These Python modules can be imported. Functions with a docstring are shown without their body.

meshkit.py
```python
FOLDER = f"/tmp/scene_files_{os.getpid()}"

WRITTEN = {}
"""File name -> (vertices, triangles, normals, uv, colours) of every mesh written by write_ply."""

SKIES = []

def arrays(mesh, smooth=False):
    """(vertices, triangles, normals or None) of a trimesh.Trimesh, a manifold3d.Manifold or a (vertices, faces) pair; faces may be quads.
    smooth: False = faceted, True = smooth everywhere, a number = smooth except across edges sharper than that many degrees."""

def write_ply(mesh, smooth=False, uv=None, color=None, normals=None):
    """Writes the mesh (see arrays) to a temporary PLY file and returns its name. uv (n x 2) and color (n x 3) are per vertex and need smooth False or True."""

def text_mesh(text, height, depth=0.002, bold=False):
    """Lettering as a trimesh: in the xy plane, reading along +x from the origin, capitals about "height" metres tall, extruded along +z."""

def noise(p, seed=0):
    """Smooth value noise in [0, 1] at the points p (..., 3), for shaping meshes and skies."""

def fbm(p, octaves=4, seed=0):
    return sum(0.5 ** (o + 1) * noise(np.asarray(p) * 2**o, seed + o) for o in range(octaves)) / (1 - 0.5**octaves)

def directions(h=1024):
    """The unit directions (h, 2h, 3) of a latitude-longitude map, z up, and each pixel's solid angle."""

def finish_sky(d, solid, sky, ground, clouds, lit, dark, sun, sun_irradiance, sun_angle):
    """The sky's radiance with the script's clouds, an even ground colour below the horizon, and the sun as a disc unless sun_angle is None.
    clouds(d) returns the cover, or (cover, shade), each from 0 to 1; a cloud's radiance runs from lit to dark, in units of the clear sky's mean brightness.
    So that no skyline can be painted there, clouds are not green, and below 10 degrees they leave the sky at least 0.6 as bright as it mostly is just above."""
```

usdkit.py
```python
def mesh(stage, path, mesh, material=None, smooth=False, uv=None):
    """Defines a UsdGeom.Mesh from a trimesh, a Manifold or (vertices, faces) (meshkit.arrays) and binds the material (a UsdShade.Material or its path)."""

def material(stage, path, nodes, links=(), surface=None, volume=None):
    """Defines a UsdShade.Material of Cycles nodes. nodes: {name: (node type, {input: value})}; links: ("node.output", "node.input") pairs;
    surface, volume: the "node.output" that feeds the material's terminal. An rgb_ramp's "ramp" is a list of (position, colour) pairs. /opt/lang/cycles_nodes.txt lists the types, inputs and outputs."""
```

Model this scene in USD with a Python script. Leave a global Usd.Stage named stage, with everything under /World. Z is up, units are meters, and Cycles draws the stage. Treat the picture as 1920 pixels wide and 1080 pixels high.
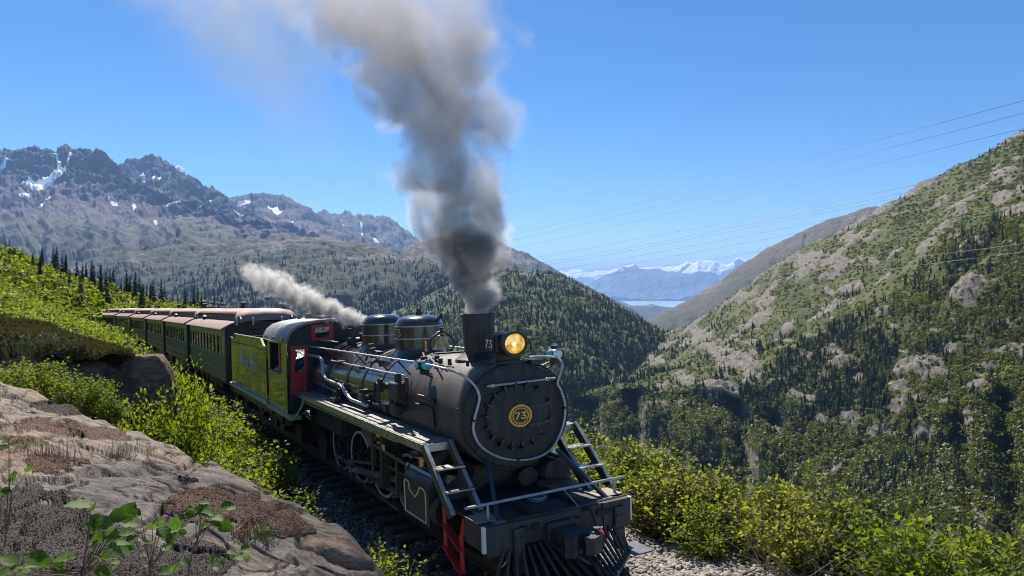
import math, random
import numpy as np, trimesh, usdkit, meshkit
import manifold3d as mf
from pxr import Usd, UsdGeom, UsdLux, UsdShade, Gf, Sdf, Vt
from meshkit import fbm, noise, text_mesh

stage = Usd.Stage.CreateInMemory()
UsdGeom.SetStageUpAxis(stage, 'Z'); UsdGeom.SetStageMetersPerUnit(stage, 1.0)
UsdGeom.Xform.Define(stage, '/World')
UsdGeom.Scope.Define(stage, '/World/Looks')
T = Sdf.ValueTypeNames
CZ = 3.44                      # camera height over the rails under the smokebox
F = 1341.0                     # focal length in pixels of the 1920 wide photograph

# ---------------------------------------------------------------- camera, sky, sun, exposure
cam = UsdGeom.Camera.Define(stage, '/World/camera')
cam.CreateHorizontalApertureAttr(36.0); cam.CreateFocalLengthAttr(36.0 * F / 1920.0)
cam.CreateClippingRangeAttr((0.05, 200000.0))
cam.CreateExposureAttr(1.0)
cam.AddTranslateOp().Set((0, 0, CZ)); cam.AddRotateXOp().Set(90.0)

SUN_EL, SUN_AZ = math.radians(49), math.radians(-18)      # azimuth: from +y towards +x
dome = UsdLux.DomeLight.Define(stage, '/World/sky')
sky_mat = usdkit.material(stage, '/World/Looks/sky', {
    's': ('sky_texture', dict(sky_type='single_scattering', sun_disc=False, sun_elevation=SUN_EL, sun_rotation=SUN_AZ,
                              altitude=2200.0, air_density=1.0, aerosol_density=0.3, ozone_density=3.6)),
    'b': ('background_shader', dict(strength=0.067)), 'h': ('hsv', dict(saturation=1.26, value=1.0))}, [('s.color', 'h.color'), ('h.color', 'b.color')], surface='b.background')
UsdShade.MaterialBindingAPI.Apply(dome.GetPrim()).Bind(sky_mat)
sun = UsdLux.DistantLight.Define(stage, '/World/sun')
sun.CreateIntensityAttr(1.25); sun.CreateAngleAttr(0.5); sun.CreateNormalizeAttr(True); sun.CreateColorAttr((1.0, 0.925, 0.81))
sun.AddRotateZOp().Set(math.degrees(-SUN_AZ)); sun.AddRotateXOp().Set(-(90 - math.degrees(SUN_EL)))
SUN = np.array([math.cos(SUN_EL) * math.sin(SUN_AZ), math.cos(SUN_EL) * math.cos(SUN_AZ), math.sin(SUN_EL)])

# ---------------------------------------------------------------- helpers
used = {}
def path_of(parent, name):
    base = str(parent.GetPath()) if parent is not None else '/World'
    k = used.get((base, name), -1) + 1
    used[(base, name)] = k
    return f'{base}/{name}' + (f'_{k:03d}' if k else '')

def tag(prim, label=None, cat=None, group=None, kind=None):
    for k, v in (('label', label), ('category', cat), ('group', group), ('kind', kind)):
        if v: prim.SetCustomDataByKey(k, v)
    return prim

def thing(name, label=None, cat=None, m=None, group=None, kind=None):
    x = UsdGeom.Xform.Define(stage, path_of(None, name))
    if m is not None:
        x.AddTransformOp().Set(Gf.Matrix4d(np.asarray(m, float).T.tolist()))
    return tag(x.GetPrim(), label, cat, group, kind)

def obj(name, mesh, mat, parent=None, smooth=30, label=None, cat=None, group=None, kind=None, prim=None):
    if isinstance(mesh, list): mesh = join(mesh)
    m = usdkit.mesh(stage, path_of(parent, name), mesh, mat, smooth=smooth)
    if prim:
        api = UsdGeom.PrimvarsAPI(m)
        for k, v in prim.items():
            v = np.asarray(v, np.float32)
            if v.ndim == 2: api.CreatePrimvar(k, T.Color3fArray, 'vertex').Set(Vt.Vec3fArray.FromNumpy(v))
            else: api.CreatePrimvar(k, T.FloatArray, 'vertex').Set(Vt.FloatArray.FromNumpy(v))
    return tag(m.GetPrim(), label, cat, group, kind)

def copy_of(src, name, m, label, cat, group=None):
    x = UsdGeom.Xform.Define(stage, path_of(None, name))
    x.AddTransformOp().Set(Gf.Matrix4d(np.asarray(m, float).T.tolist()))
    p = x.GetPrim(); p.GetReferences().AddInternalReference(src.GetPath()); p.SetInstanceable(True)
    return tag(p, label, cat, group)

def class_prim(name):
    stage.CreateClassPrim('/_kinds')
    x = stage.CreateClassPrim(f'/_kinds/{name}'); x.SetTypeName('Xform')
    return x

def instancer(name, protos, pos, idx, scale, yaw, label, cat, tilt=None):
    """protos: list of (mesh, material, smooth); one stuff object of many small copies."""
    pi = UsdGeom.PointInstancer.Define(stage, path_of(None, name))
    rel = pi.CreatePrototypesRel()
    for k, (me, ma, sm) in enumerate(protos):
        q = usdkit.mesh(stage, f'{pi.GetPath()}/kind_{k}', me, ma, smooth=sm)
        rel.AddTarget(q.GetPath())
    pi.CreatePositionsAttr(Vt.Vec3fArray.FromNumpy(np.asarray(pos, np.float32)))
    pi.CreateProtoIndicesAttr(Vt.IntArray.FromNumpy(np.asarray(idx, np.int32)))
    sc = np.asarray(scale, np.float32)
    if sc.ndim == 1: sc = np.repeat(sc[:, None], 3, 1)
    pi.CreateScalesAttr(Vt.Vec3fArray.FromNumpy(sc))
    h = np.asarray(yaw) / 2
    q = np.zeros((len(h), 4)); q[:, 0] = np.cos(h); q[:, 3] = np.sin(h)
    if tilt is not None:      # random small tilt about x first
        t = np.asarray(tilt) / 2
        q = np.stack([np.cos(h) * np.cos(t), np.cos(h) * np.sin(t), np.sin(h) * np.sin(t), np.sin(h) * np.cos(t)], 1)
    pi.CreateOrientationsAttr(Vt.QuathArray([Gf.Quath(*map(float, r)) for r in q]))
    return tag(pi.GetPrim(), label, cat, None, 'stuff')

def join(ms):
    ms = [arr(m) for m in ms]
    n, V, Fc = 0, [], []
    for v, f in ms:
        V.append(v); Fc.append(f + n); n += len(v)
    return trimesh.Trimesh(np.vstack(V), np.vstack(Fc), process=False)
def arr(m):
    if isinstance(m, list): m = join(m)
    v, f, _ = meshkit.arrays(m, False)
    return np.asarray(v, float), np.asarray(f, int)
def mv(m, d):
    v, f = arr(m); return trimesh.Trimesh(v + np.asarray(d, float), f, process=False)
def xf(m, M):
    v, f = arr(m); M = np.asarray(M, float)
    return trimesh.Trimesh(v @ M[:3, :3].T + (M[:3, 3] if M.shape[0] == 4 or M.shape[1] == 4 else 0), f, process=False)
def rot(axis, deg):
    return trimesh.transformations.rotation_matrix(math.radians(deg), axis)

def box(x0, x1, y0, y1, z0, z1, b=0.0):
    x0, x1 = min(x0, x1), max(x0, x1); y0, y1 = min(y0, y1), max(y0, y1); z0, z1 = min(z0, z1), max(z0, z1)
    if b <= 0:
        m = trimesh.creation.box([x1 - x0, y1 - y0, z1 - z0]); m.apply_translation([(x0 + x1) / 2, (y0 + y1) / 2, (z0 + z1) / 2]); return m
    pts = []
    for sx in (0, 1):
        for sy in (0, 1):
            for sz in (0, 1):
                c = np.array([x1 if sx else x0, y1 if sy else y0, z1 if sz else z0]); d = np.array([-b if sx else b, -b if sy else b, -b if sz else b])
                for k in range(3):
                    e = d.copy(); e[k] = 0; pts.append(c + e)
    return mf.Manifold.hull_points(np.array(pts))

def tube(pts, r, n=8, closed=False, caps=True):
    """A round bar along the points (polyline)."""
    p = np.asarray(pts, float); N = len(p)
    r = np.broadcast_to(np.asarray(r, float), (N,))
    t = np.gradient(p, axis=0) if not closed else np.roll(p, -1, 0) - np.roll(p, 1, 0)
    t /= np.linalg.norm(t, axis=1, keepdims=True) + 1e-12
    a = np.zeros_like(p)
    ref = np.array([0, 0, 1.0]) if abs(t[0, 2]) < 0.9 else np.array([1.0, 0, 0])
    for i in range(N):
        v = ref - t[i] * (ref @ t[i])
        if np.linalg.norm(v) < 1e-6: v = np.cross(t[i], [0.3, 0.5, 0.7])
        a[i] = v / np.linalg.norm(v); ref = a[i]
    b = np.cross(t, a); ang = np.arange(n) * 2 * np.pi / n
    v = p[:, None] + r[:, None, None] * (np.cos(ang)[None, :, None] * a[:, None] + np.sin(ang)[None, :, None] * b[:, None])
    M = N if closed else N - 1
    i, j = np.meshgrid(np.arange(M), np.arange(n), indexing='ij'); i2, j2 = (i + 1) % N, (j + 1) % n
    q = np.stack([i * n + j, i * n + j2, i2 * n + j2, i2 * n + j], -1).reshape(-1, 4)
    f = np.vstack([q[:, [0, 2, 1]], q[:, [0, 3, 2]]]); v = v.reshape(-1, 3)
    if caps and not closed:
        c0, c1 = len(v), len(v) + 1
        v = np.vstack([v, p[0], p[-1]])
        k = np.arange(n); k2 = (k + 1) % n
        f = np.vstack([f, np.stack([k * 0 + c0, k2, k], 1), np.stack([k * 0 + c1, (N - 1) * n + k, (N - 1) * n + k2], 1)])
    return trimesh.Trimesh(v, f[:, ::-1], process=False)

def bar(p0, p1, r, n=8): return tube([p0, p1], r, n)

def smooth_path(pts, n=6):
    """Catmull-Rom through the points."""
    p = np.asarray(pts, float); P = np.vstack([2 * p[0] - p[1], p, 2 * p[-1] - p[-2]]); out = []
    for i in range(1, len(P) - 2):
        for s in np.linspace(0, 1, n, endpoint=False):
            a, b, c, d = P[i - 1], P[i], P[i + 1], P[i + 2]
            out.append(0.5 * ((2 * b) + (-a + c) * s + (2 * a - 5 * b + 4 * c - d) * s * s + (-a + 3 * b - 3 * c + d) * s ** 3))
    return np.array(out + [p[-1]])

def lathe(prof, n=32, axis='z', at=(0, 0, 0)):
    """prof: (radius, height) pairs from one end to the other."""
    pr = np.asarray(prof, float); ang = np.arange(n) * 2 * np.pi / n; N = len(pr)
    v = np.stack([pr[:, None, 0] * np.cos(ang), pr[:, None, 0] * np.sin(ang), np.broadcast_to(pr[:, None, 1], (N, n))], -1).reshape(-1, 3)
    i, j = np.meshgrid(np.arange(N - 1), np.arange(n), indexing='ij'); j2 = (j + 1) % n
    q = np.stack([i * n + j, i * n + j2, (i + 1) * n + j2, (i + 1) * n + j], -1).reshape(-1, 4)
    f = np.vstack([q[:, [0, 1, 2]], q[:, [0, 2, 3]]])
    if axis == 'x': v = v[:, [2, 0, 1]]
    if axis == 'y': v = v[:, [1, 2, 0]]
    return trimesh.Trimesh(v + np.asarray(at, float), f, process=False)

def cyl(p0, p1, r, n=20): return tube([p0, p1], r, n)

def beam(p0, p1, w, h, up=(0, 0, 1)):
    """A straight bar of rectangular section: w across, h along up."""
    p0, p1 = np.asarray(p0, float), np.asarray(p1, float); t = p1 - p0; L = np.linalg.norm(t); t /= L
    s = np.cross(t, up); s /= np.linalg.norm(s) + 1e-12; u = np.cross(s, t)
    m = trimesh.creation.box([L, w, h]); R = np.eye(4); R[:3, 0], R[:3, 1], R[:3, 2], R[:3, 3] = t, s, u, (p0 + p1) / 2
    return xf(m, R)

def prism(poly, y0, y1, plane='xz'):
    """Polygon given in a plane, extruded along the third axis."""
    from shapely.geometry import Polygon
    m = trimesh.creation.extrude_polygon(Polygon(poly) if not hasattr(poly, 'exterior') else poly, y1 - y0, engine='earcut')
    v, f = np.array(m.vertices), np.array(m.faces)
    if plane == 'xz': v = np.stack([v[:, 0], v[:, 2] + y0, v[:, 1]], 1); f = f[:, ::-1]
    elif plane == 'yz': v = np.stack([v[:, 2] + y0, v[:, 0], v[:, 1]], 1)
    else: v = np.stack([v[:, 0], v[:, 1], v[:, 2] + y0], 1)
    return trimesh.Trimesh(v, f, process=False)

def P3(px, py, d):
    """World point seen at that place of the photograph, at distance d ahead."""
    px, py, d = np.asarray(px, float), np.asarray(py, float), np.asarray(d, float)
    return np.stack(np.broadcast_arrays((px - 960) / F * d, d, CZ - (py - 540) / F * d), -1)

def mat(name, nodes, links, surface='p.BSDF', volume=None):
    return usdkit.material(stage, f'/World/Looks/{name}', nodes, links, surface=surface, volume=volume)

def plain(name, color, rough=0.5, metal=0.0, var=0.25, scale=6.0, bump=0.0, coat=0.0, spec=0.5, bscale=40.0, streak=0.0):
    """Painted or bare surface with uneven tone and gloss."""
    c = np.asarray(color, float)
    nodes = {'t': ('texture_coordinate', {}), 'n': ('noise_texture', dict(scale=scale, detail=6.0, roughness=0.6)),
             'r': ('rgb_ramp', dict(ramp=[(0.25, tuple(c * (1 - var))), (0.75, tuple(np.minimum(c * (1 + var), 1)))])),
             'g': ('map_range', dict(from_min=0.3, from_max=0.7, to_min=max(rough - 0.1, 0.02), to_max=min(rough + 0.12, 1))),
             'p': ('principled_bsdf', dict(metallic=metal, roughness=rough, coat_weight=coat, specular_ior_level=spec))}
    links = [('t.object', 'n.vector'), ('n.fac', 'r.fac'), ('r.color', 'p.base_color'), ('n.fac', 'g.value'), ('g.result', 'p.roughness')]
    if streak:      # rain and soot runs down the surface
        nodes['sm'] = ('mapping', dict(scale=(7.0, 7.0, 0.7))); nodes['sn'] = ('noise_texture', dict(scale=1.6, detail=5.0, roughness=0.65)); nodes['sr'] = ('rgb_ramp', dict(ramp=[(0.35, (1 - streak,) * 3), (0.55, (1, 1, 1)), (0.72, (1 + streak, 1 + streak * 0.9, 1 + streak * 0.75))]))
        nodes['sx'] = ('mix_color', dict(blend_type='multiply', fac=1.0, use_clamp=False))
        links = [l for l in links if l[1] != 'p.base_color'] + [('t.object', 'sm.vector'), ('sm.vector', 'sn.vector'), ('sn.fac', 'sr.fac'), ('r.color', 'sx.a'), ('sr.color', 'sx.b'), ('sx.result', 'p.base_color')]
    if bump:
        nodes['bn'] = ('noise_texture', dict(scale=bscale, detail=4.0)); nodes['b'] = ('bump', dict(strength=1.0, distance=bump))
        links += [('t.object', 'bn.vector'), ('bn.fac', 'b.height'), ('b.normal', 'p.normal')]
    return mat(name, nodes, links)
# ---------------------------------------------------------------- far land
def terrain_mat(name, base, base2, rock, rock2, scale, snow=(0.85, 0.87, 0.9), scree=(0.16, 0.135, 0.13), bump=1.0, rough=0.9):
    """cover primvar: r rock, g snow, b scree; what remains is vegetation."""
    s = scale
    nodes = {'g': ('geometry', {}), 'a': ('attribute', dict(attribute='cover')), 'sc': ('separate_color', {}),
             'n1': ('noise_texture', dict(scale=1 / (4 * s), detail=6.0, roughness=0.7)),
             'n2': ('noise_texture', dict(scale=1 / s, detail=8.0, roughness=0.72)),
             'n3': ('noise_texture', dict(scale=3.1 / s, detail=5.0, roughness=0.7)),
             'veg': ('rgb_ramp', dict(ramp=[(0.3, base), (0.62, base2), (0.8, tuple(np.array(base2) * 1.25))])),
             'rk': ('rgb_ramp', dict(ramp=[(0.3, tuple(np.array(rock) * 0.6)), (0.48, rock), (0.66, rock2)])),
             'scr': ('rgb_ramp', dict(ramp=[(0.3, tuple(np.array(scree) * 0.8)), (0.7, tuple(np.array(scree) * 1.25))])),
             'o1': ('math', dict(math_type='subtract', value2=0.5)), 'k1': ('math', dict(math_type='multiply_add', value2=1.6)),
             'm1': ('map_range', dict(from_min=0.42, from_max=0.58, clamp=True)),
             'm2': ('map_range', dict(from_min=0.42, from_max=0.58, clamp=True)), 'k2': ('math', dict(math_type='multiply_add', value2=0.9)),
             'm3': ('map_range', dict(from_min=0.3, from_max=0.7, clamp=True)), 'k3': ('math', dict(math_type='multiply_add', value2=1.0)),
             'x3': ('mix_color', {}), 'x1': ('mix_color', {}), 'x2': ('mix_color', dict(b=snow)),
             'b': ('bump', dict(strength=0.9, distance=bump)), 'p': ('principled_bsdf', dict(roughness=rough, specular_ior_level=0.2))}
    links = [('g.position', 'n1.vector'), ('g.position', 'n2.vector'), ('g.position', 'n3.vector'), ('a.color', 'sc.color'),
             ('n2.fac', 'veg.fac'), ('n2.fac', 'rk.fac'), ('n3.fac', 'scr.fac'), ('n3.fac', 'o1.value1'),
             ('o1.value', 'k1.value1'), ('sc.r', 'k1.value3'), ('k1.value', 'm1.value'),
             ('o1.value', 'k2.value1'), ('sc.g', 'k2.value3'), ('k2.value', 'm2.value'),
             ('o1.value', 'k3.value1'), ('sc.b', 'k3.value3'), ('k3.value', 'm3.value'),
             ('veg.color', 'x3.a'), ('scr.color', 'x3.b'), ('m3.result', 'x3.fac'),
             ('x3.result', 'x1.a'), ('rk.color', 'x1.b'), ('m1.result', 'x1.fac'),
             ('x1.result', 'x2.a'), ('m2.result', 'x2.fac'), ('x2.result', 'p.base_color'),
             ('n2.fac', 'b.height'), ('b.normal', 'p.normal')]
    return mat(name, nodes, links)

def loft(rows, nu, nv, back=0.0, back_drop=0.35):
    """rows: ridge first, then down towards the viewer; each a polyline (px, py, distance). Returns world grid (nv, nu, 3), v from behind the ridge to the foot."""
    from scipy.interpolate import PchipInterpolator
    W = []
    for row in rows:
        r = np.array(row, float); t = (r[:, 0] - r[0, 0]) / (r[-1, 0] - r[0, 0])
        u = np.linspace(0, 1, nu)
        px, py, d = np.interp(u, t, r[:, 0]), np.interp(u, t, r[:, 1]), np.interp(u, t, r[:, 2])
        W.append(P3(px, py, d))
    W = np.array(W)
    if back:
        b = W[0].copy(); h = np.maximum(W[0][:, 2] - W[-1][:, 2], 1.0)
        b[:, :2] *= 1 + back; b[:, 2] -= h * back_drop * 1.0
        b2 = W[0].copy(); b2[:, :2] *= 1 + 3 * back; b2[:, 2] -= h * 1.05
        W = np.concatenate([[b2, b], W])
    k = np.linspace(0, len(W) - 1, nv)
    return PchipInterpolator(np.arange(len(W)), W, axis=0)(k), k - (2 if back else 0)

def grid_mesh(G):
    nv, nu = G.shape[:2]
    i, j = np.meshgrid(np.arange(nv - 1), np.arange(nu - 1), indexing='ij')
    q = np.stack([i * nu + j, (i + 1) * nu + j, (i + 1) * nu + j + 1, i * nu + j + 1], -1).reshape(-1, 4)
    return trimesh.Trimesh(G.reshape(-1, 3), np.vstack([q[:, [0, 1, 2]], q[:, [0, 2, 3]]]), process=False)

def ridged(p, oct=5, seed=0):
    return sum(0.5 ** (o + 1) * (1 - np.abs(2 * noise(np.asarray(p) * 2 ** o, seed + o) - 1)) for o in range(oct)) / (1 - 0.5 ** oct)

def seen(G):
    return 960 + F * G[..., 0] / G[..., 1], 540 - F * (G[..., 2] - CZ) / G[..., 1]

def in_poly(px, py, poly):
    from matplotlib.path import Path
    return Path(poly).contains_points(np.stack([px.ravel(), py.ravel()], 1)).reshape(px.shape)

def blur_in(px, py, polys):
    """Soft membership (0..1) of places in polygons of the survey."""
    from shapely.geometry import Polygon
    from shapely import contains_xy
    out = np.zeros(px.shape)
    for poly in polys:
        out = np.maximum(out, contains_xy(Polygon(poly), px.ravel(), py.ravel()).reshape(px.shape))
    return out

def slope_of(G):
    du, dv = np.gradient(G, axis=1), np.gradient(G, axis=0)
    n = np.cross(du, dv); n /= np.linalg.norm(n, axis=-1, keepdims=True) + 1e-9
    return n * np.sign(n[..., 2:] + 1e-9)

def smoothstep(a, b, x):
    t = np.clip((x - a) / (b - a), 0, 1); return t * t * (3 - 2 * t)

# haze over the whole valley
hz = mat('haze', {'v': ('principled_volume', dict(color=(0.30, 0.52, 0.97), density=4.1e-5, anisotropy=0.15))}, [], surface=None, volume='v.volume')
obj('haze', box(-52000, 52000, -1500, 62000, -472, 1420), hz, smooth=False, label='thin blue haze filling the whole valley', cat='haze', kind='stuff')

ocean = plain('valley_ground', (0.05, 0.06, 0.03), 0.95, var=0.4, scale=0.002)
obj('ground', box(-60000, 60000, -2000, 70000, -471.0, -470.0), ocean, smooth=False, label='valley floor reaching to the horizon', cat='ground', kind='structure')
water_m = mat('water', {'g': ('geometry', {}), 'n': ('noise_texture', dict(scale=0.02, detail=4.0)), 'b': ('bump', dict(strength=0.25, distance=1.0)),
                        'p': ('principled_bsdf', dict(base_color=(0.34, 0.47, 0.44), roughness=0.3))},
              [('g.position', 'n.vector'), ('n.fac', 'b.height'), ('b.normal', 'p.normal')])
obj('water', box(1200, 12000, 17500, 26500, -469.9, -468.0), water_m, smooth=False, label='pale blue green inlet of the sea at the far end of the valley', cat='water', kind='structure')

def far_mountain(name, label, rows, nu, nv, m, amp, wl, cover, back=0.08, seed=0, gully=0.0, fine=0.25, cat='mountain', jag=0.0):
    G, k = loft(rows, nu, nv, back)
    base = G.copy(); px, py = seen(base)
    q = base / wl
    edge = smoothstep(-0.15, 0.5, np.abs(k))[:, None] * 0.75 + 0.25
    d = (ridged(q * [1, 1, 0.6], 6, seed) - 0.6) * amp * edge
    if gully:
        # gullies that run down the slope: noise stretched along the fall line
        U = np.linspace(0, 1, nu)[None, :] * np.ones((nv, 1)); V = k[:, None] * np.ones((1, nu))
        w = 0.25 * fbm(np.stack([U * 9, V * 3, U * 0], -1), 3, seed + 5)
        d += gully * (ridged(np.stack([U * (gully_n := 14) + w * 4, V * 0.35, U * 0 + seed], -1), 4, seed + 3) - 0.6) * smoothstep(0, 0.5, V)
    G[..., 2] += d
    if jag: G[..., 2] += jag * (ridged(base / np.array([120, 120, 55.0]), 4, seed + 7) - 0.62) * smoothstep(2.2, 0.8, np.abs(k))[:, None]
    G[..., 2] += fine * amp * (fbm(base / (wl * 0.07), 4, seed + 9) - 0.5)
    cov = cover(G, base, px, py, k[:, None] * np.ones((1, nu)))
    obj(name, grid_mesh(G), m, smooth=True, label=label, cat=cat, kind='structure', prim={'cover': np.clip(cov, 0, 1).reshape(-1, 3).astype(np.float32)})
    return G

def cov3(r, g, b): return np.stack(np.broadcast_arrays(r, g, b), -1)

# --- left range of dark peaks
snow_left = [[(30, 358), (55, 348), (90, 345), (105, 336), (118, 345), (95, 362), (70, 370)], [(98, 305), (104, 303), (115, 330), (118, 340), (106, 338), (108, 322)],
             [(124, 322), (134, 303), (136, 305), (128, 325)], [(0, 320), (14, 308), (16, 312), (4, 326)], [(34, 385), (52, 376), (56, 380), (42, 386)],
             [(73, 400), (93, 387), (94, 390), (78, 403)], [(200, 385), (218, 392), (222, 396), (214, 396)], [(248, 396), (254, 396), (256, 404), (250, 405)],
             [(110, 342), (124, 330), (120, 350), (105, 352)], [(305, 390), (330, 396), (340, 402), (318, 398)], [(366, 395), (374, 398), (372, 402), (366, 400)],
             [(382, 375), (400, 385), (396, 388)], [(260, 315), (266, 316), (274, 340), (270, 356), (266, 340)], [(287, 336), (291, 336), (290, 348), (286, 350)],
             [(298, 334), (302, 334), (300, 346), (297, 346)], [(314, 337), (319, 338), (320, 347), (316, 345)], [(285, 420), (296, 422), (292, 426)], [(372, 404), (380, 404), (376, 410)], [(440, 408), (456, 414), (450, 418)]]
mt_left = terrain_mat('dark_peak_rock', (0.05, 0.062, 0.035), (0.085, 0.095, 0.05), (0.030, 0.031, 0.037), (0.068, 0.066, 0.074), 140.0, scree=(0.092, 0.076, 0.078), bump=25.0)
def cov_left(G, base, px, py, k):
    n = slope_of(G); nz = fbm(G / 500, 4, 3)
    # scree aprons below the cliffs, then knolls with thin heath
    rock = smoothstep(0.25, 0.0, k - 0.9 + (nz - 0.5) * 1.2) + smoothstep(1.9, 2.5, k) * (0.25 + 0.5 * nz)
    scree = smoothstep(0.5, 1.0, k + (nz - 0.5)) * smoothstep(2.25, 1.85, k + (nz - 0.5) * 0.8)
    snow = blur_in(px, py, snow_left)
    return cov3(rock, snow, scree)
far_mountain('mountain', 'dark jagged mountain at the far left with a snowfield in its cirque and grey scree below',
    [[(-160, 262, 6300), (-90, 300, 6300), (-40, 285, 6200), (0, 290, 6200), (30, 291, 6150), (62, 286, 6100), (80, 294, 6100), (95, 291, 6100), (103, 298, 6100), (112, 287, 6050), (124, 284, 6050), (138, 291, 6050),
      (150, 290, 6000), (164, 291, 6000), (176, 296, 5900), (192, 299, 5900), (206, 309, 5800), (220, 322, 5700), (250, 345, 5500), (300, 375, 5300), (420, 420, 5000), (520, 450, 4800)],
     [(-160, 350, 5600), (0, 352, 5500), (60, 362, 5450), (120, 355, 5450), (200, 362, 5400), (300, 392, 5100), (420, 430, 4900), (520, 455, 4750)],
     [(-160, 430, 4700), (0, 425, 4650), (150, 425, 4600), (300, 432, 4550), (420, 450, 4500), (520, 462, 4450)],
     [(-160, 470, 3900), (0, 468, 3900), (150, 470, 3800), (300, 472, 3800), (520, 480, 3700)],
     [(-160, 560, 3300), (0, 560, 3300), (300, 560, 3200), (520, 560, 3200)]], 420, 220, mt_left, 210, 700, cov_left, gully=120, seed=11, jag=150)
def cov_left2(G, base, px, py, k):
    nz = fbm(G / 500, 4, 4)
    scree = smoothstep(0.7, 1.1, k + (nz - 0.5) * 1.2) * 0.9
    return cov3(smoothstep(0.3, 0.0, k - 0.9 + (nz - 0.5)), blur_in(px, py, snow_left + [[(225, 330), (232, 318), (234, 320), (230, 334)], [(240, 335), (248, 322), (250, 325), (244, 338)]]), scree)
far_mountain('mountain', 'second dark pointed mountain right of the snowfield peak',
    [[(120, 360, 7600), (200, 330, 7500), (222, 315, 7400), (238, 303, 7300), (247, 300, 7300), (256, 304, 7300), (263, 303, 7250), (275, 297, 7200), (290, 294, 7200), (301, 298, 7200), (308, 303, 7150), (322, 313, 7100), (340, 330, 7000), (360, 345, 6900),
      (385, 358, 6800), (392, 362, 6800), (396, 359, 6800), (402, 362, 6800), (412, 375, 6700), (440, 395, 6500), (520, 430, 6200), (600, 460, 6000)],
     [(120, 400, 6700), (240, 360, 6600), (300, 365, 6500), (400, 410, 6200), (500, 440, 5900), (600, 470, 5700)],
     [(120, 440, 5900), (240, 430, 5800), (400, 440, 5600), (600, 480, 5300)],
     [(120, 520, 5000), (300, 520, 5000), (600, 520, 4900)]], 320, 150, mt_left, 220, 700, cov_left2, gully=110, seed=21, jag=150)
def cov_left3(G, base, px, py, k):
    nz = fbm(G / 500, 4, 6)
    s = blur_in(px, py, [[(420, 405), (440, 398), (444, 402), (428, 410)], [(500, 395), (520, 390), (532, 402), (520, 410)], [(445, 390), (470, 392), (468, 396), (446, 395)], [(540, 420), (552, 424), (548, 428)]])
    return cov3(smoothstep(0.35, 0.05, k - 0.6 + (nz - 0.5)), s, smoothstep(0.4, 0.9, k + nz - 0.5))
far_mountain('mountain', 'low brown ridge with snow patches between the second peak and the blue pinnacles',
    [[(330, 420, 8400), (400, 385, 8300), (415, 377, 8200), (430, 379, 8200), (445, 373, 8200), (465, 377, 8100), (480, 373, 8100), (500, 374, 8100), (520, 371, 8000), (540, 378, 8000), (556, 388, 7900), (575, 396, 7800), (600, 412, 7600), (640, 432, 7400), (700, 460, 7200), (760, 480, 7000)],
     [(330, 430, 7400), (460, 405, 7300), (560, 420, 7100), (640, 448, 6800), (760, 490, 6500)],
     [(330, 470, 6300), (560, 470, 6200), (760, 500, 6000)],
     [(330, 540, 5200), (760, 540, 5200)]], 300, 120, mt_left, 190, 650, cov_left3, gully=90, seed=31, jag=90)
mt_blue = terrain_mat('blue_pinnacle_rock', (0.05, 0.06, 0.04), (0.07, 0.08, 0.05), (0.07, 0.07, 0.075), (0.12, 0.115, 0.12), 150.0, scree=(0.12, 0.11, 0.11), bump=25.0)
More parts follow.
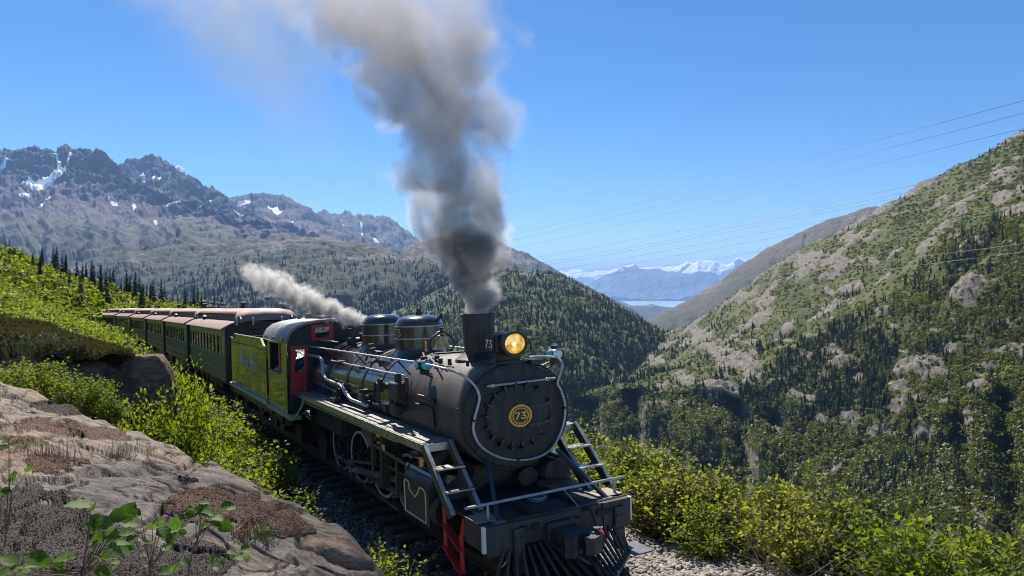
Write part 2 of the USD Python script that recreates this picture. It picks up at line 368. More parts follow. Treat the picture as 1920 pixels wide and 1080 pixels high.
def cov_blue(G, base, px, py, k):
    nz = fbm(G / 500, 4, 7)
    s = blur_in(px, py, [[(675, 425), (678, 425), (682, 450), (684, 462), (679, 455)], [(700, 462), (720, 466), (726, 474), (706, 472)], [(640, 425), (644, 424), (646, 432)]])
    return cov3(0.9, s, smoothstep(1.0, 1.6, k + nz - 0.5))
far_mountain('mountain', 'row of jagged blue rock pinnacles far behind the wooded hills',
    [[(520, 420, 9800), (575, 402, 9700), (583, 400, 9700), (592, 408, 9700), (604, 399, 9600), (612, 401, 9600), (624, 411, 9600), (640, 408, 9600), (648, 401, 9600), (656, 404, 9600), (662, 414, 9600), (672, 407, 9500), (680, 413, 9500), (692, 409, 9500), (704, 416, 9500), (716, 410, 9500), (730, 413, 9400), (744, 424, 9300),
      (760, 436, 9200), (780, 450, 9100), (800, 464, 9000), (840, 490, 8800)],
     [(520, 440, 8800), (600, 440, 8700), (700, 445, 8500), (840, 500, 8300)],
     [(520, 480, 7600), (700, 485, 7500), (840, 515, 7300)],
     [(520, 560, 6600), (840, 560, 6600)]], 320, 110, mt_blue, 260, 600, cov_blue, gully=130, seed=41, jag=100)

# --- wooded hill behind the train, bare on top
mt_hill = terrain_mat('wooded_hill', (0.020, 0.032, 0.019), (0.036, 0.050, 0.024), (0.10, 0.092, 0.084), (0.20, 0.183, 0.163), 45.0, scree=(0.044, 0.048, 0.028), bump=12.0)
def cov_hill(G, base, px, py, k):
    nz = fbm(G / np.array([420, 300, 90]), 4, 8); n2 = fbm(G / np.array([160, 120, 30]), 4, 9)
    top = smoothstep(1.7, 0.3, k + (nz - 0.5) * 2.0)
    rock = top * smoothstep(0.38, 0.72, n2) * 0.95
    return cov3(rock, 0, top * 0.75)
hill_a = far_mountain('hill', 'broad rounded hill behind the train, bare rock on top and dark forest below',
    [[(60, 520, 3600), (160, 500, 3500), (230, 482, 3400), (330, 466, 3300), (450, 453, 3200), (520, 449, 3150), (590, 448, 3100), (640, 455, 3050), (700, 468, 3000), (740, 482, 2950), (790, 500, 2850), (860, 530, 2700), (960, 580, 2500)],
     [(60, 545, 3000), (230, 505, 2850), (400, 480, 2800), (590, 478, 2700), (740, 505, 2550), (860, 555, 2400), (960, 600, 2300)],
     [(60, 580, 2500), (300, 540, 2400), (590, 520, 2300), (740, 545, 2200), (960, 620, 2100)],
     [(60, 640, 2100), (300, 620, 2000), (590, 610, 1900), (960, 680, 1800)],
     [(60, 900, 1700), (300, 900, 1650), (590, 900, 1600), (960, 900, 1600)]], 460, 260, mt_hill, 110, 420, cov_hill, seed=51, gully=35, cat='hill')
def cov_peak(G, base, px, py, k):
    nz = fbm(G / np.array([420, 300, 120]), 4, 12)
    s = blur_in(px, py, [[(962, 468), (972, 470), (968, 474)], [(835, 466), (842, 462), (840, 470)]])
    return cov3(smoothstep(0.42, 0.66, nz) * 0.9, s, 0.7)
far_mountain('mountain', 'long blue ridge sloping right behind the smoke and the wooded spur',
    [[(800, 480, 6200), (860, 452, 6200), (900, 444, 6200), (925, 449, 6200), (934, 452, 6200), (950, 462, 6200), (966, 471, 6200), (976, 473, 6200), (990, 479, 6200), (1010, 492, 6200), (1040, 508, 6250), (1070, 523, 6300), (1110, 545, 6400), (1150, 566, 6500), (1200, 590, 6600), (1260, 620, 6600)],
     [(800, 510, 5400), (925, 490, 5300), (1040, 535, 5350), (1150, 585, 5500), (1260, 640, 5600)],
     [(800, 560, 4600), (1000, 560, 4500), (1150, 620, 4600), (1260, 680, 4700)],
     [(800, 800, 3900), (1000, 800, 3900), (1260, 800, 3900)]], 360, 150, mt_hill, 130, 480, cov_peak, seed=61, gully=60)
hill_b = far_mountain('hill', 'wooded hill with a pale rocky hump behind the smoke column',
    [[(660, 560, 3100), (720, 505, 3100), (745, 487, 3100), (775, 468, 3050), (800, 457, 3000), (822, 452, 3000), (838, 446, 3000), (852, 443, 3000), (872, 446, 3000), (890, 453, 3000), (910, 460, 2950), (935, 478, 2900), (980, 505, 2800), (1040, 540, 2700), (1100, 580, 2600)],
     [(660, 580, 2700), (745, 515, 2650), (850, 475, 2550), (935, 510, 2500), (1100, 600, 2350)],
     [(660, 620, 2300), (745, 570, 2200), (850, 540, 2100), (980, 560, 2100), (1100, 640, 2050)],
     [(660, 900, 1700), (850, 900, 1650), (1100, 900, 1700)]], 360, 200, mt_hill, 90, 360, cov_hill, seed=63, gully=35, cat='hill')
far_mountain('hill', 'low blue foothill down at the water in the far valley',
    [[(1060, 540, 11500), (1110, 548, 11500), (1150, 561, 11500), (1185, 574, 11500), (1205, 573, 11500), (1222, 571, 11500), (1236, 575, 11500), (1260, 578, 11500), (1300, 590, 11500), (1340, 600, 11500)],
     [(1060, 580, 9800), (1200, 592, 9800), (1340, 610, 9800)], [(1060, 640, 7500), (1340, 640, 7500)]], 200, 60, mt_hill, 90, 700, cov_hill, seed=65, cat='hill')
far_mountain('hill', 'blue flank meeting the inlet from the left side of the valley',
    [[(1000, 520, 8200), (1060, 536, 8200), (1120, 556, 8200), (1170, 578, 8200), (1210, 596, 8200), (1250, 612, 8200)],
     [(1000, 570, 6900), (1120, 598, 6900), (1250, 630, 6900)], [(1000, 680, 5600), (1250, 690, 5600)]], 200, 70, mt_hill, 90, 600, cov_hill, seed=66, cat='hill')
# --- snow mountains over the water
mt_snow = terrain_mat('snow_mountain', (0.06, 0.075, 0.06), (0.08, 0.09, 0.07), (0.12, 0.12, 0.13), (0.17, 0.17, 0.18), 500.0, bump=60.0)
def cov_snow(G, base, px, py, k):
    nz = fbm(G / np.array([1500, 1500, 500]), 5, 13); n = slope_of(G)
    s = smoothstep(0.62, 0.3, k + (nz - 0.5) * 1.5) * smoothstep(0.28, 0.5, nz + 0.12)
    s = np.maximum(s, blur_in(px, py, [[(1275, 512), (1290, 498), (1310, 489), (1340, 492), (1368, 500), (1380, 504), (1350, 514), (1320, 512), (1300, 520)]]) * smoothstep(0.3, 0.42, nz))
    return cov3(0.6, s, 0)
far_mountain('mountain', 'snow covered mountain across the far inlet',
    [[(1080, 540, 31000), (1120, 522, 30500), (1150, 510, 30000), (1172, 501, 30000), (1185, 498, 30000), (1200, 503, 30000), (1225, 500, 30000), (1250, 500, 30000), (1272, 498, 30000), (1290, 490, 30000), (1302, 492, 29800), (1310, 486, 29800), (1322, 487, 29800), (1340, 491, 29800), (1362, 497, 29800), (1372, 494, 29800), (1383, 484, 30000), (1392, 487, 30000), (1420, 492, 30500), (1480, 505, 30500)],
     [(1080, 548, 29000), (1180, 520, 28800), (1310, 512, 28500), (1480, 525, 28800)],
     [(1080, 558, 27500), (1250, 548, 27300), (1480, 550, 27500)],
     [(1080, 564.2, 26100), (1480, 564.2, 26100)]], 340, 110, mt_snow, 420, 2200, cov_snow, back=0.05, seed=71, gully=250)
far_mountain('mountain', 'faint white peaks on the horizon left of the snow mountain',
    [[(980, 520, 42000), (1040, 513, 42000), (1052, 509, 42000), (1062, 511, 42000), (1072, 506, 42000), (1088, 505, 42000), (1096, 510, 42000), (1108, 512, 42000), (1122, 508, 42000), (1140, 509, 42000), (1156, 504, 42000), (1180, 512, 42000), (1260, 520, 42000)],
     [(980, 535, 39000), (1120, 526, 39000), (1260, 535, 39000)], [(980, 556, 35500), (1260, 556, 35500)]], 260, 60, mt_snow, 350, 1800, lambda G, b, px, py, k: cov3(0.6, smoothstep(1.1, 0.4, k + fbm(G / 1500, 4, 3) - 0.5), 0), back=0.05, seed=75)
mt_brown = terrain_mat('brown_hill', (0.035, 0.04, 0.022), (0.06, 0.06, 0.035), (0.11, 0.10, 0.088), (0.2, 0.18, 0.16), 40.0, scree=(0.085, 0.072, 0.05), bump=12.0)
# --- right hill far down the valley
def cov_right(G, base, px, py, k):
    nz = fbm(G / np.array([260, 260, 110]), 5, 14)
    return cov3(smoothstep(0.5, 0.66, nz - 0.1 * (k - 0.5)) * smoothstep(1.6, 0.2, k + (nz - 0.5)) * 0.8 + 0.5 * smoothstep(0.64, 0.7, nz), 0, 0.75 * smoothstep(1.4, 0.2, k))
far_mountain('hill', 'rounded brown hill down the valley behind the rocky right slope',
    [[(1150, 640, 4600), (1215, 600, 4500), (1260, 580, 4400), (1300, 560, 4300), (1350, 530, 4200), (1400, 495, 4100), (1440, 468, 4050), (1480, 447, 4000), (1520, 430, 4000), (1560, 412, 4000), (1590, 403, 4000), (1620, 391, 4000), (1645, 388, 4000), (1670, 396, 4000), (1740, 430, 4000), (1820, 470, 4000)],
     [(1150, 650, 3900), (1300, 590, 3700), (1440, 510, 3500), (1560, 470, 3400), (1820, 520, 3300)],
     [(1150, 670, 3300), (1300, 620, 3100), (1560, 560, 2800), (1820, 600, 2700)],
     [(1150, 760, 2700), (1400, 760, 2400), (1820, 760, 2300)]], 380, 150, mt_brown, 80, 380, cov_right, seed=81, gully=55, cat='hill')
# ---------------------------------------------------------------- wooded spur, rocky slope across the gorge, wooded hillside at the left
rng = np.random.default_rng(73)
mt_spur = terrain_mat('wooded_spur', (0.03, 0.048, 0.018), (0.06, 0.085, 0.028), (0.15, 0.135, 0.115), (0.27, 0.245, 0.21), 14.0, scree=(0.085, 0.10, 0.035), bump=4.0)
def cov_spur(G, base, px, py, k):
    n2 = fbm(G / np.array([60, 60, 22]), 5, 9)
    top = smoothstep(0.75, 0.1, k + (fbm(G / 200, 3, 2) - 0.5) * 1.2)
    return cov3(top * smoothstep(0.44, 0.6, n2), 0, top * 0.7)
spur = far_mountain('hill', 'wooded spur with a bare rocky crest behind the locomotive stack',
    [[(640, 640, 1900), (740, 590, 1950), (800, 555, 1950), (860, 525, 1900), (900, 510, 1900), (935, 504, 1850), (965, 510, 1850), (985, 517, 1800), (1005, 520, 1800), (1030, 517, 1750), (1050, 523, 1750), (1075, 534, 1700), (1100, 547, 1700), (1130, 561, 1650), (1150, 575, 1650), (1175, 592, 1600), (1200, 604, 1600), (1225, 618, 1600), (1245, 628, 1550), (1262, 636, 1550), (1290, 650, 1550)],
     [(640, 670, 1600), (800, 590, 1550), (935, 545, 1500), (1050, 560, 1450), (1150, 605, 1400), (1290, 660, 1400)],
     [(640, 700, 1300), (935, 620, 1200), (1100, 640, 1150), (1290, 680, 1250)],
     [(640, 800, 1050), (935, 760, 950), (1100, 745, 950), (1290, 700, 1100)],
     [(640, 1000, 900), (935, 1000, 850), (1100, 950, 850), (1290, 900, 950)]], 420, 260, mt_spur, 45, 170, cov_spur, seed=91, gully=22, cat='hill')

# rocky slope: outcrops stand proud of the scrub, buttresses and chimneys below the bench
mt_rocky = terrain_mat('rocky_slope', (0.028, 0.042, 0.012), (0.062, 0.075, 0.02), (0.125, 0.112, 0.096), (0.25, 0.225, 0.19), 4.5, scree=(0.072, 0.08, 0.024), bump=1.6)
rows = [[(1040, 712, 1600), (1130, 676, 1550), (1200, 648, 1500), (1235, 634, 1450), (1270, 620, 1420), (1300, 608, 1380), (1325, 594, 1340), (1345, 578, 1300), (1362, 563, 1270), (1385, 550, 1240), (1405, 538, 1200), (1425, 522, 1170), (1450, 503, 1140), (1480, 484, 1100), (1505, 468, 1080), (1530, 456, 1050), (1560, 444, 1020), (1590, 426, 1000),
         (1620, 412, 980), (1660, 392, 950), (1700, 370, 920), (1730, 352, 900), (1760, 336, 880), (1785, 318, 860), (1810, 308, 840), (1850, 293, 820), (1880, 276, 800), (1900, 266, 790), (1930, 255, 770), (2000, 222, 730), (2100, 190, 680)],
        [(1040, 735, 1250), (1200, 690, 1150), (1350, 632, 1000), (1500, 560, 860), (1650, 490, 740), (1800, 420, 640), (1920, 370, 580), (2100, 300, 500)],
        [(1040, 748, 1000), (1200, 715, 900), (1350, 690, 790), (1500, 655, 680), (1650, 610, 590), (1800, 560, 510), (1920, 520, 460), (2100, 470, 400)],
        [(1040, 752, 880), (1200, 732, 800), (1300, 735, 730), (1400, 742, 660), (1500, 750, 600), (1650, 745, 520), (1800, 735, 450), (1920, 720, 410), (2100, 690, 350)],
        [(1040, 775, 850), (1100, 775, 820), (1200, 760, 770), (1300, 765, 710), (1400, 785, 640), (1500, 835, 570), (1650, 860, 480), (1760, 830, 430), (1850, 800, 400), (1920, 790, 385), (2100, 780, 330)],
        [(1040, 890, 740), (1200, 885, 670), (1300, 890, 610), (1400, 930, 550), (1500, 980, 480), (1650, 1010, 400), (1800, 1000, 350), (1920, 990, 330), (2100, 1000, 290)],
        [(1040, 1150, 640), (1400, 1200, 460), (1800, 1250, 300), (2100, 1300, 280)]]
NU, NV = 620, 430
G, kk = loft(rows, NU, NV, 0.1)
base = G.copy(); px, py = seen(base); K2 = kk[:, None] * np.ones((1, NU)); U2 = np.linspace(0, 1, NU)[None, :] * np.ones((NV, 1))
q = base / np.array([46.0, 46.0, 20.0])
bed = fbm(q, 5, 101)                                  # where rock shows
lo = fbm(base / 160.0, 3, 102)
high = smoothstep(2.3, 0.2, K2)
thr = 0.61 - 0.07 * high - 0.05 * (lo - 0.5)
out = smoothstep(thr, thr + 0.05, bed)
outcrops = [(1340, 657, 38, 9), (1560, 664, 26, 7), (1740, 690, 30, 9), (1840, 705, 34, 10), (1775, 660, 20, 6), (1500, 742, 26, 9), (1680, 780, 24, 11), (1730, 770, 26, 8), (1285, 722, 22, 8), (1350, 748, 34, 9), (1610, 705, 18, 6), (1905, 640, 24, 10), (1860, 225, 60, 20), (1880, 340, 34, 20), (1800, 390, 30, 16), (1520, 490, 40, 16), (1600, 450, 30, 14)]
outcrops += [(x_, y_, w_, w_ * 0.32) for x_, y_, w_ in zip(np.random.default_rng(12).uniform(1230, 1920, 46), np.random.default_rng(13).uniform(620, 830, 46), np.random.default_rng(14).uniform(9, 26, 46))]
wob = (fbm(base / 14.0, 3, 108) - 0.5) * 1.5
for ox, oy, rx, ry in outcrops:
    out = np.maximum(out, smoothstep(1.15, 0.75, np.sqrt(((px - ox) / rx) ** 2 + ((py - oy) / ry) ** 2) * 1.15 + wob * 1.3))
cliff = smoothstep(3.7, 4.05, K2) * smoothstep(5.6, 5.0, K2)
# buttresses: the cliff face moves in and out along the bench
wq = np.stack([U2 * 13 + 1.1 * (fbm(base / 90, 3, 5) - 0.5) + 0.16 * K2, K2 * 1.1, U2 * 0], -1)
fold = ridged(wq, 4, 104) - 0.62
fold += 0.45 * (fbm(base / np.array([40, 40, 34.0]), 4, 105) - 0.5)
dirv = base[..., :2] / np.linalg.norm(base[..., :2], axis=-1, keepdims=True)
dist = base[..., 1]
amt = smoothstep(3.1, 4.2, K2) * fold * 52 * (dist / 600)
for cx_, w_, dp in ((1382, 20, 42), (1185, 14, 40), (1105, 20, 30), (1885, 24, 46), (1800, 18, 30), (1460, 16, 22)):      # deep clefts
    amt += smoothstep(3.15, 3.9, K2) * np.exp(-((px - cx_ - (K2 - 4) * 14) / w_) ** 2) * dp * (dist / 600)
G[..., :2] += dirv * amt[..., None]
G[..., 2] += (ridged(base / np.array([150, 150, 90.0]), 5, 106) - 0.6) * 26 * (0.3 + 0.7 * smoothstep(0, 0.4, np.abs(K2)))
G[..., 2] += (fbm(base / 34.0, 4, 109) - 0.5) * 12 * (0.35 + 0.65 * smoothstep(0, 0.4, np.abs(K2)))
step = (np.floor(bed * 26) + smoothstep(0.55, 1.0, (bed * 26) % 1)) / 26
G[..., 2] += out * (0.6 + 2.6 * np.clip(step - thr, 0, 0.3) / 0.12 + 4.5 * (ridged(base / np.array([16, 16, 6.0]), 4, 107) - 0.6) + 1.6 * (fbm(base / 4.0, 3, 108) - 0.5))
steep = 1 - slope_of(G)[..., 2]
rock = np.maximum(out, smoothstep(0.52, 0.72, steep + (fbm(base / 25, 3, 110) - 0.5) * 0.35) * smoothstep(3.2, 3.9, K2))
obj('hill', grid_mesh(G), mt_rocky, smooth=True, label='rocky slope across the gorge with scrub, outcrops and cliffs', cat='hill', kind='structure',
    prim={'cover': np.clip(cov3(rock, 0, smoothstep(0.45, 0.65, fbm(base / 70, 3, 111)) * 0.9), 0, 1).reshape(-1, 3)})
rocky, rocky_rock, rocky_k = G, rock, K2

hill_g = [[(-330, 330, 85), (-200, 405, 92), (-60, 452, 100), (0, 474, 102), (50, 492, 104), (100, 511, 106), (150, 527, 109), (200, 543, 112), (250, 556, 116), (300, 566, 120), (350, 577, 124), (410, 590, 132), (470, 612, 142), (560, 650, 155)],
          [(-330, 480, 64), (-60, 535, 66), (60, 562, 70), (150, 582, 76), (230, 596, 84), (320, 606, 94), (420, 616, 104), (560, 670, 118)],
          [(-330, 600, 46), (-60, 628, 48), (60, 636, 52), (150, 640, 58), (230, 640, 66), (320, 650, 78), (420, 670, 88), (560, 720, 100)],
          [(-330, 760, 34), (-60, 760, 36), (150, 740, 46), (320, 740, 66), (560, 800, 90)]]
Gh, kh = loft(hill_g, 260, 150, 0.12)
bh = Gh.copy()
Gh[..., 2] += (fbm(bh / 14.0, 4, 121) - 0.5) * 4.0 * (0.4 + 0.6 * smoothstep(0, 0.4, np.abs(kh)))[:, None] + (fbm(bh / 3.5, 3, 122) - 0.5) * 0.9
rock_h = smoothstep(0.62, 0.68, fbm(bh / 7.0, 4, 123))
mt_side = terrain_mat('scrub_hillside', (0.03, 0.05, 0.012), (0.08, 0.11, 0.025), (0.17, 0.15, 0.125), (0.3, 0.27, 0.23), 0.9, scree=(0.10, 0.12, 0.03), bump=0.3)
obj('hillside', grid_mesh(Gh), mt_side, smooth=True, label='scrub covered hillside behind the last coaches', cat='hillside', kind='structure', prim={'cover': cov3(rock_h, 0, smoothstep(0.45, 0.6, fbm(bh / 9, 3, 124))).reshape(-1, 3)})

# ---------------------------------------------------------------- woods and scrub on the far slopes
def leaf_mat(name, c1, c2, c3, trans=0.35, rough=0.5, spec=0.35):
    n = {'o': ('object_info', {}), 'g': ('geometry', {}), 'nz': ('noise_texture', dict(scale=0.9, detail=3.0)),
         'a': ('math', dict(math_type='multiply_add', value2=0.45)), 'a2': ('math', dict(math_type='multiply_add', value2=0.35)),
         'r': ('rgb_ramp', dict(ramp=[(0.12, c1), (0.5, c2), (0.9, c3)])), 'k': ('math', dict(math_type='multiply', value2=0.4)),
         'p': ('principled_bsdf', dict(roughness=rough, specular_ior_level=spec)), 't': ('translucent_bsdf', {}), 'hs': ('hsv', dict(saturation=1.15, value=1.9)), 'm': ('mix_closure', dict(fac=trans))}
    l = [('g.position', 'nz.vector'), ('g.random_per_island', 'a.value1'), ('o.random', 'k.value1'), ('k.value', 'a.value3'), ('nz.fac', 'a2.value1'), ('a.value', 'a2.value3'), ('a2.value', 'r.fac'),
         ('r.color', 'p.base_color'), ('r.color', 'hs.color'), ('hs.color', 't.color'), ('p.BSDF', 'm.closure1'), ('t.BSDF', 'm.closure2')]
    return mat(name, n, l, surface='m.closure')
conifer_m = leaf_mat('conifer_needles', (0.018, 0.034, 0.014), (0.032, 0.052, 0.02), (0.055, 0.078, 0.026), 0.12, 0.6, 0.2)
scrub_m = leaf_mat('scrub_leaves', (0.05, 0.064, 0.011), (0.092, 0.106, 0.017), (0.15, 0.15, 0.03), 0.4)
bark_m = plain('bark', (0.085, 0.065, 0.05), 0.9, var=0.4, scale=9)

def far_conifer(seed, tiers=7, sides=7):
    """Small spruce one unit high: ragged drooping tiers."""
    r = np.random.default_rng(seed); V, Fc = [], []; n = 0
    for t in range(tiers):
        z0 = 0.08 + 0.86 * t / tiers; z1 = z0 + 0.26 * (1 - 0.4 * t / tiers); R = 0.21 * (1 - t / tiers) ** 0.85 + 0.02
        ang = np.arange(sides) * 2 * np.pi / sides + r.uniform(0, 6)
        rr = R * r.uniform(0.55, 1.2, sides); zz = z0 + r.uniform(-0.03, 0.03, sides)
        for k in range(sides):
            a0, a1 = ang[k] - 0.42, ang[k] + 0.42
            V += [[rr[k] * math.cos(ang[k]), rr[k] * math.sin(ang[k]), zz[k]], [0.45 * R * math.cos(a0), 0.45 * R * math.sin(a0), z0 + 0.08], [0, 0, min(z1, 1.0)], [0.45 * R * math.cos(a1), 0.45 * R * math.sin(a1), z0 + 0.08]]
            Fc += [[n, n + 1, n + 2], [n, n + 2, n + 3]]; n += 4
    return trimesh.Trimesh(np.array(V), np.array(Fc), process=False)
def far_shrub(seed, k=70, flat=0.75):
    r = np.random.default_rng(seed); V, Fc = [], []
    lobes = r.normal(0, 0.42, (6, 3)) * [1, 1, 0.45] + [0, 0, 0.45]
    for i in range(k):
        c = lobes[i % 6]; d = r.normal(size=3); d /= np.linalg.norm(d); p = c + d * [0.5, 0.5, 0.42] * r.uniform(0.7, 1.05); p[2] = max(p[2], 0.03)
        a = np.cross(d, r.normal(size=3)); a /= np.linalg.norm(a); b = np.cross(d, a) + d * r.uniform(-0.5, 0.5); s = r.uniform(0.12, 0.26); n = len(V)
        V += [p + a * s, p - a * s * 0.5 + b * s, p - a * s * 0.5 - b * s]; Fc.append([n, n + 1, n + 2])
    return trimesh.Trimesh(np.array(V), np.array(Fc), process=False)

def scatter(G, keep, n, seed):
    """n random places on a grid surface, evenly spread as seen, kept with probability keep."""
    r = np.random.default_rng(seed); nv, nu = G.shape[:2]
    px, py = seen(G)
    cell = np.abs((px[:-1, 1:] - px[:-1, :-1]) * (py[1:, :-1] - py[:-1, :-1]) - (px[1:, :-1] - px[:-1, :-1]) * (py[:-1, 1:] - py[:-1, :-1])) + 0.3
    w = (cell * keep[:-1, :-1]).ravel(); w /= w.sum()
    c = r.choice(len(w), n, p=w); i, j = c // (nu - 1), c % (nu - 1); a, b = r.random(n)[:, None], r.random(n)[:, None]
    return (G[i, j] * (1 - a) + G[i + 1, j] * a) * (1 - b) + (G[i, j + 1] * (1 - a) + G[i + 1, j + 1] * a) * b, i, j

con = [(far_conifer(k), conifer_m, False) for k in range(4)]
shr = [(far_shrub(k), scrub_m, False) for k in range(4)]
in_view = lambda G: (lambda p: ((p[0] > -40) & (p[0] < 1960) & (p[1] < 1110)).astype(float))(seen(G))
# rocky slope: spruces thick towards the left and bottom, scrub everywhere but on bare rock
kx, ky = seen(rocky)
vv = in_view(rocky) * (rocky_k > -0.1)
clump = smoothstep(0.46, 0.6, fbm(rocky / 55, 3, 131))
keep = vv * (1 - rocky_rock) * (0.05 + clump) * (0.06 + smoothstep(0.9, 2.2, rocky_k) * 0.7 + smoothstep(1450, 1150, kx) * 1.6)
pos, i, j = scatter(rocky, keep, 9000, 1)
instancer('spruce_wood', con, pos - [0, 0, 0.3], rng.integers(0, 4, len(pos)), np.stack([rng.uniform(4.5, 10, len(pos))] * 2 + [rng.uniform(2.5, 10.5, len(pos))], 1), rng.uniform(0, 6.28, len(pos)), 'dark spruces growing all over the slope across the gorge', 'spruce wood')
keep = vv * (1 - 0.9 * rocky_rock) * (1 + 0.5 * smoothstep(3.4, 4.2, rocky_k)) * (0.5 + smoothstep(0.4, 0.6, fbm(rocky / 30, 3, 133)))
pos, i, j = scatter(rocky, keep, 30000, 2)
instancer('scrub', shr, pos - [0, 0, 0.5], rng.integers(0, 4, len(pos)), np.stack([rng.uniform(1.3, 3.4, len(pos))] * 3, 1) * (0.8 + 0.5 * smoothstep(3, 4.5, rocky_k[i, j]))[:, None], rng.uniform(0, 6.28, len(pos)), 'light green alder scrub covering the slope across the gorge', 'scrub')
# spur and far hill
kp = (seen(spur)[1] < 800) * in_view(spur) * (0.35 + smoothstep(0.4, 0.55, fbm(spur / 90, 3, 141)))
pos, i, j = scatter(spur, kp * smoothstep(430, 560, seen(spur)[1]), 15000, 3)
instancer('spruce_wood', con, pos - [0, 0, 0.5], rng.integers(0, 4, len(pos)), np.stack([rng.uniform(6, 14, len(pos))] * 2 + [rng.uniform(3.5, 13.5, len(pos))], 1), rng.uniform(0, 6.28, len(pos)), 'dark spruce forest covering the spur behind the locomotive', 'spruce wood')
pos, i, j = scatter(spur, (seen(spur)[1] < 800) * in_view(spur) * (0.2 + smoothstep(0.5, 0.62, fbm(spur / 60, 3, 142))), 9000, 4)
instancer('scrub', shr, pos - [0, 0, 0.5], rng.integers(0, 4, len(pos)), rng.uniform(2, 4.5, len(pos)), rng.uniform(0, 6.28, len(pos)), 'pale alder scrub between the spruces of the spur', 'scrub')
for Gx, s_, nme in ((hill_a, 5, 'dark forest on the lower flank of the broad hill'), (hill_b, 6, 'dark forest below the rocky hump behind the smoke')):
    yy = seen(Gx)[1]
    kp = (yy < 680) * in_view(Gx) * smoothstep(455, 560, yy + 60 * (fbm(Gx / 200, 3, 143) - 0.5)) * (0.15 + smoothstep(0.42, 0.6, fbm(Gx / 130, 3, 144)))
    pos, i, j = scatter(Gx, kp, 9000, s_)
    instancer('spruce_wood', con, pos - [0, 0, 0.5], rng.integers(0, 4, len(pos)), np.stack([rng.uniform(11, 19, len(pos))] * 2 + [rng.uniform(9, 16, len(pos))], 1), rng.uniform(0, 6.28, len(pos)), nme, 'forest')
# ---------------------------------------------------------------- the train
# Train coordinates: x forward along the track from the smokebox front, y to the engine's left, z up from the rail top.
KZ = 0.844
RM = np.array([[0.499774, 0.865523, -0.033088], [-0.86575, 0.500344, 0.011483], [0.026494, 0.022907, 0.999386]])
T0 = np.array([0.114, 9.3479, 0.0])
def track(s):
    """Track centre and heading (train coordinates) at arc length s; straight under the engine, bending gently behind it."""
    ss = np.linspace(0, -150, 1201); d = np.maximum(-11.0 - ss, 0); th = 5.92e-4 * d + 1.89e-5 * d * d
    m = (th[1:] + th[:-1]) / 2; ds = np.diff(ss)
    X = np.r_[0, np.cumsum(np.cos(m) * ds)]; Y = np.r_[0, np.cumsum(np.sin(m) * ds)]; Z = 5.2e-5 * d * d
    s = np.asarray(s, float); f = lambda q: np.where(s > 0, 0, np.interp(-s, -ss, q))
    return np.stack([np.where(s > 0, s, f(X)), f(Y), f(Z)], -1), f(th)
def W(P):
    return np.asarray(P, float) @ RM.T + T0
def pose(s):
    p, th = track(s); M = np.eye(4); c, sn = math.cos(th), math.sin(th)
    M[:3, :3] = RM @ np.array([[c, -sn, 0], [sn, c, 0], [0, 0, 1]]); M[:3, 3] = W(p); return M
class Rig:
    """A vehicle whose parts are drawn in train coordinates; its Xform stands on the rails at x0."""
    def __init__(self, prim, x0): self.p, self.x0 = prim, x0
    def __call__(self, name, mesh, m, smooth=32, label=None, parent=None):
        v, f = arr(mesh)
        return obj(name, (np.stack([v[:, 0] - self.x0, v[:, 1], v[:, 2] * KZ], 1), f), m, parent or self.p, smooth, label, kind='stuff' if name in ('rivets', 'rivet_ring', 'smokebox_rivets', 'coal') else None)
def front_text(t, h, at, depth=0.006, bold=True):
    m = text_mesh(t, h, depth, bold); v, f = arr(m); v = v - [(v[:, 0].min() + v[:, 0].max()) / 2, (v[:, 1].min() + v[:, 1].max()) / 2, 0]
    return trimesh.Trimesh(np.stack([v[:, 2], v[:, 0], v[:, 1]], 1) + at, f, process=False)
def side_text(t, h, at, depth=0.006, bold=True, skew=0.0, wide=1.0):
    m = text_mesh(t, h, depth, bold); v, f = arr(m); v = v - [v[:, 0].min(), v[:, 1].min(), 0]; v[:, 0] = v[:, 0] * wide + skew * v[:, 1]
    return trimesh.Trimesh(np.stack([v[:, 0], -v[:, 2], v[:, 1]], 1) + at, f, process=False)
def bolts(points, r, axis=(1, 0, 0), h=0.02):
    a = np.asarray(axis, float); return join([cyl(np.asarray(p) - a * 0.005, np.asarray(p) + a * h, r, 7) for p in points])
def ring(R, x, z, n, r=0.016, h=0.02, ph=0.0, span=(0, 360)):
    t = np.radians(np.linspace(span[0], span[1], n, endpoint=span[1] - span[0] < 359)) + ph
    return bolts([(x, R * math.cos(a), z + R * math.sin(a)) for a in t], r, (1, 0, 0), h)

jacket = plain('polished_black', (0.026, 0.023, 0.02), 0.2, var=0.3, scale=2.5, coat=0.45, bump=0.0006, bscale=5)
graphite = plain('smokebox_black', (0.058, 0.049, 0.042), 0.55, var=0.25, scale=1.6, bump=0.0015, bscale=14, spec=0.3, streak=0.35)
frontblk = plain('smokebox_front_black', (0.032, 0.028, 0.027), 0.55, var=0.25, scale=2, bump=0.001, bscale=14, spec=0.3, streak=0.4)
black = plain('frame_black', (0.022, 0.0195, 0.018), 0.45, var=0.35, scale=3, bump=0.001, bscale=15, streak=0.4)
sooty = plain('sooty_iron', (0.036, 0.030, 0.026), 0.65, var=0.35, scale=3, bump=0.002, bscale=15, streak=0.4)
silver = plain('silver_paint', (0.36, 0.355, 0.35), 0.38, 0.55, var=0.15, scale=9)
steel = plain('worn_steel', (0.34, 0.33, 0.32), 0.3, 0.85, var=0.25, scale=12)
white_p = plain('white_paint', (0.6, 0.585, 0.53), 0.45, var=0.1)
gold = plain('gold_paint', (0.72, 0.42, 0.05), 0.35, 0.1, var=0.12)
brass = plain('brass', (0.55, 0.36, 0.15), 0.32, 0.9, var=0.25, scale=9)
red = plain('red_paint', (0.36, 0.022, 0.022), 0.4, var=0.2, scale=5)
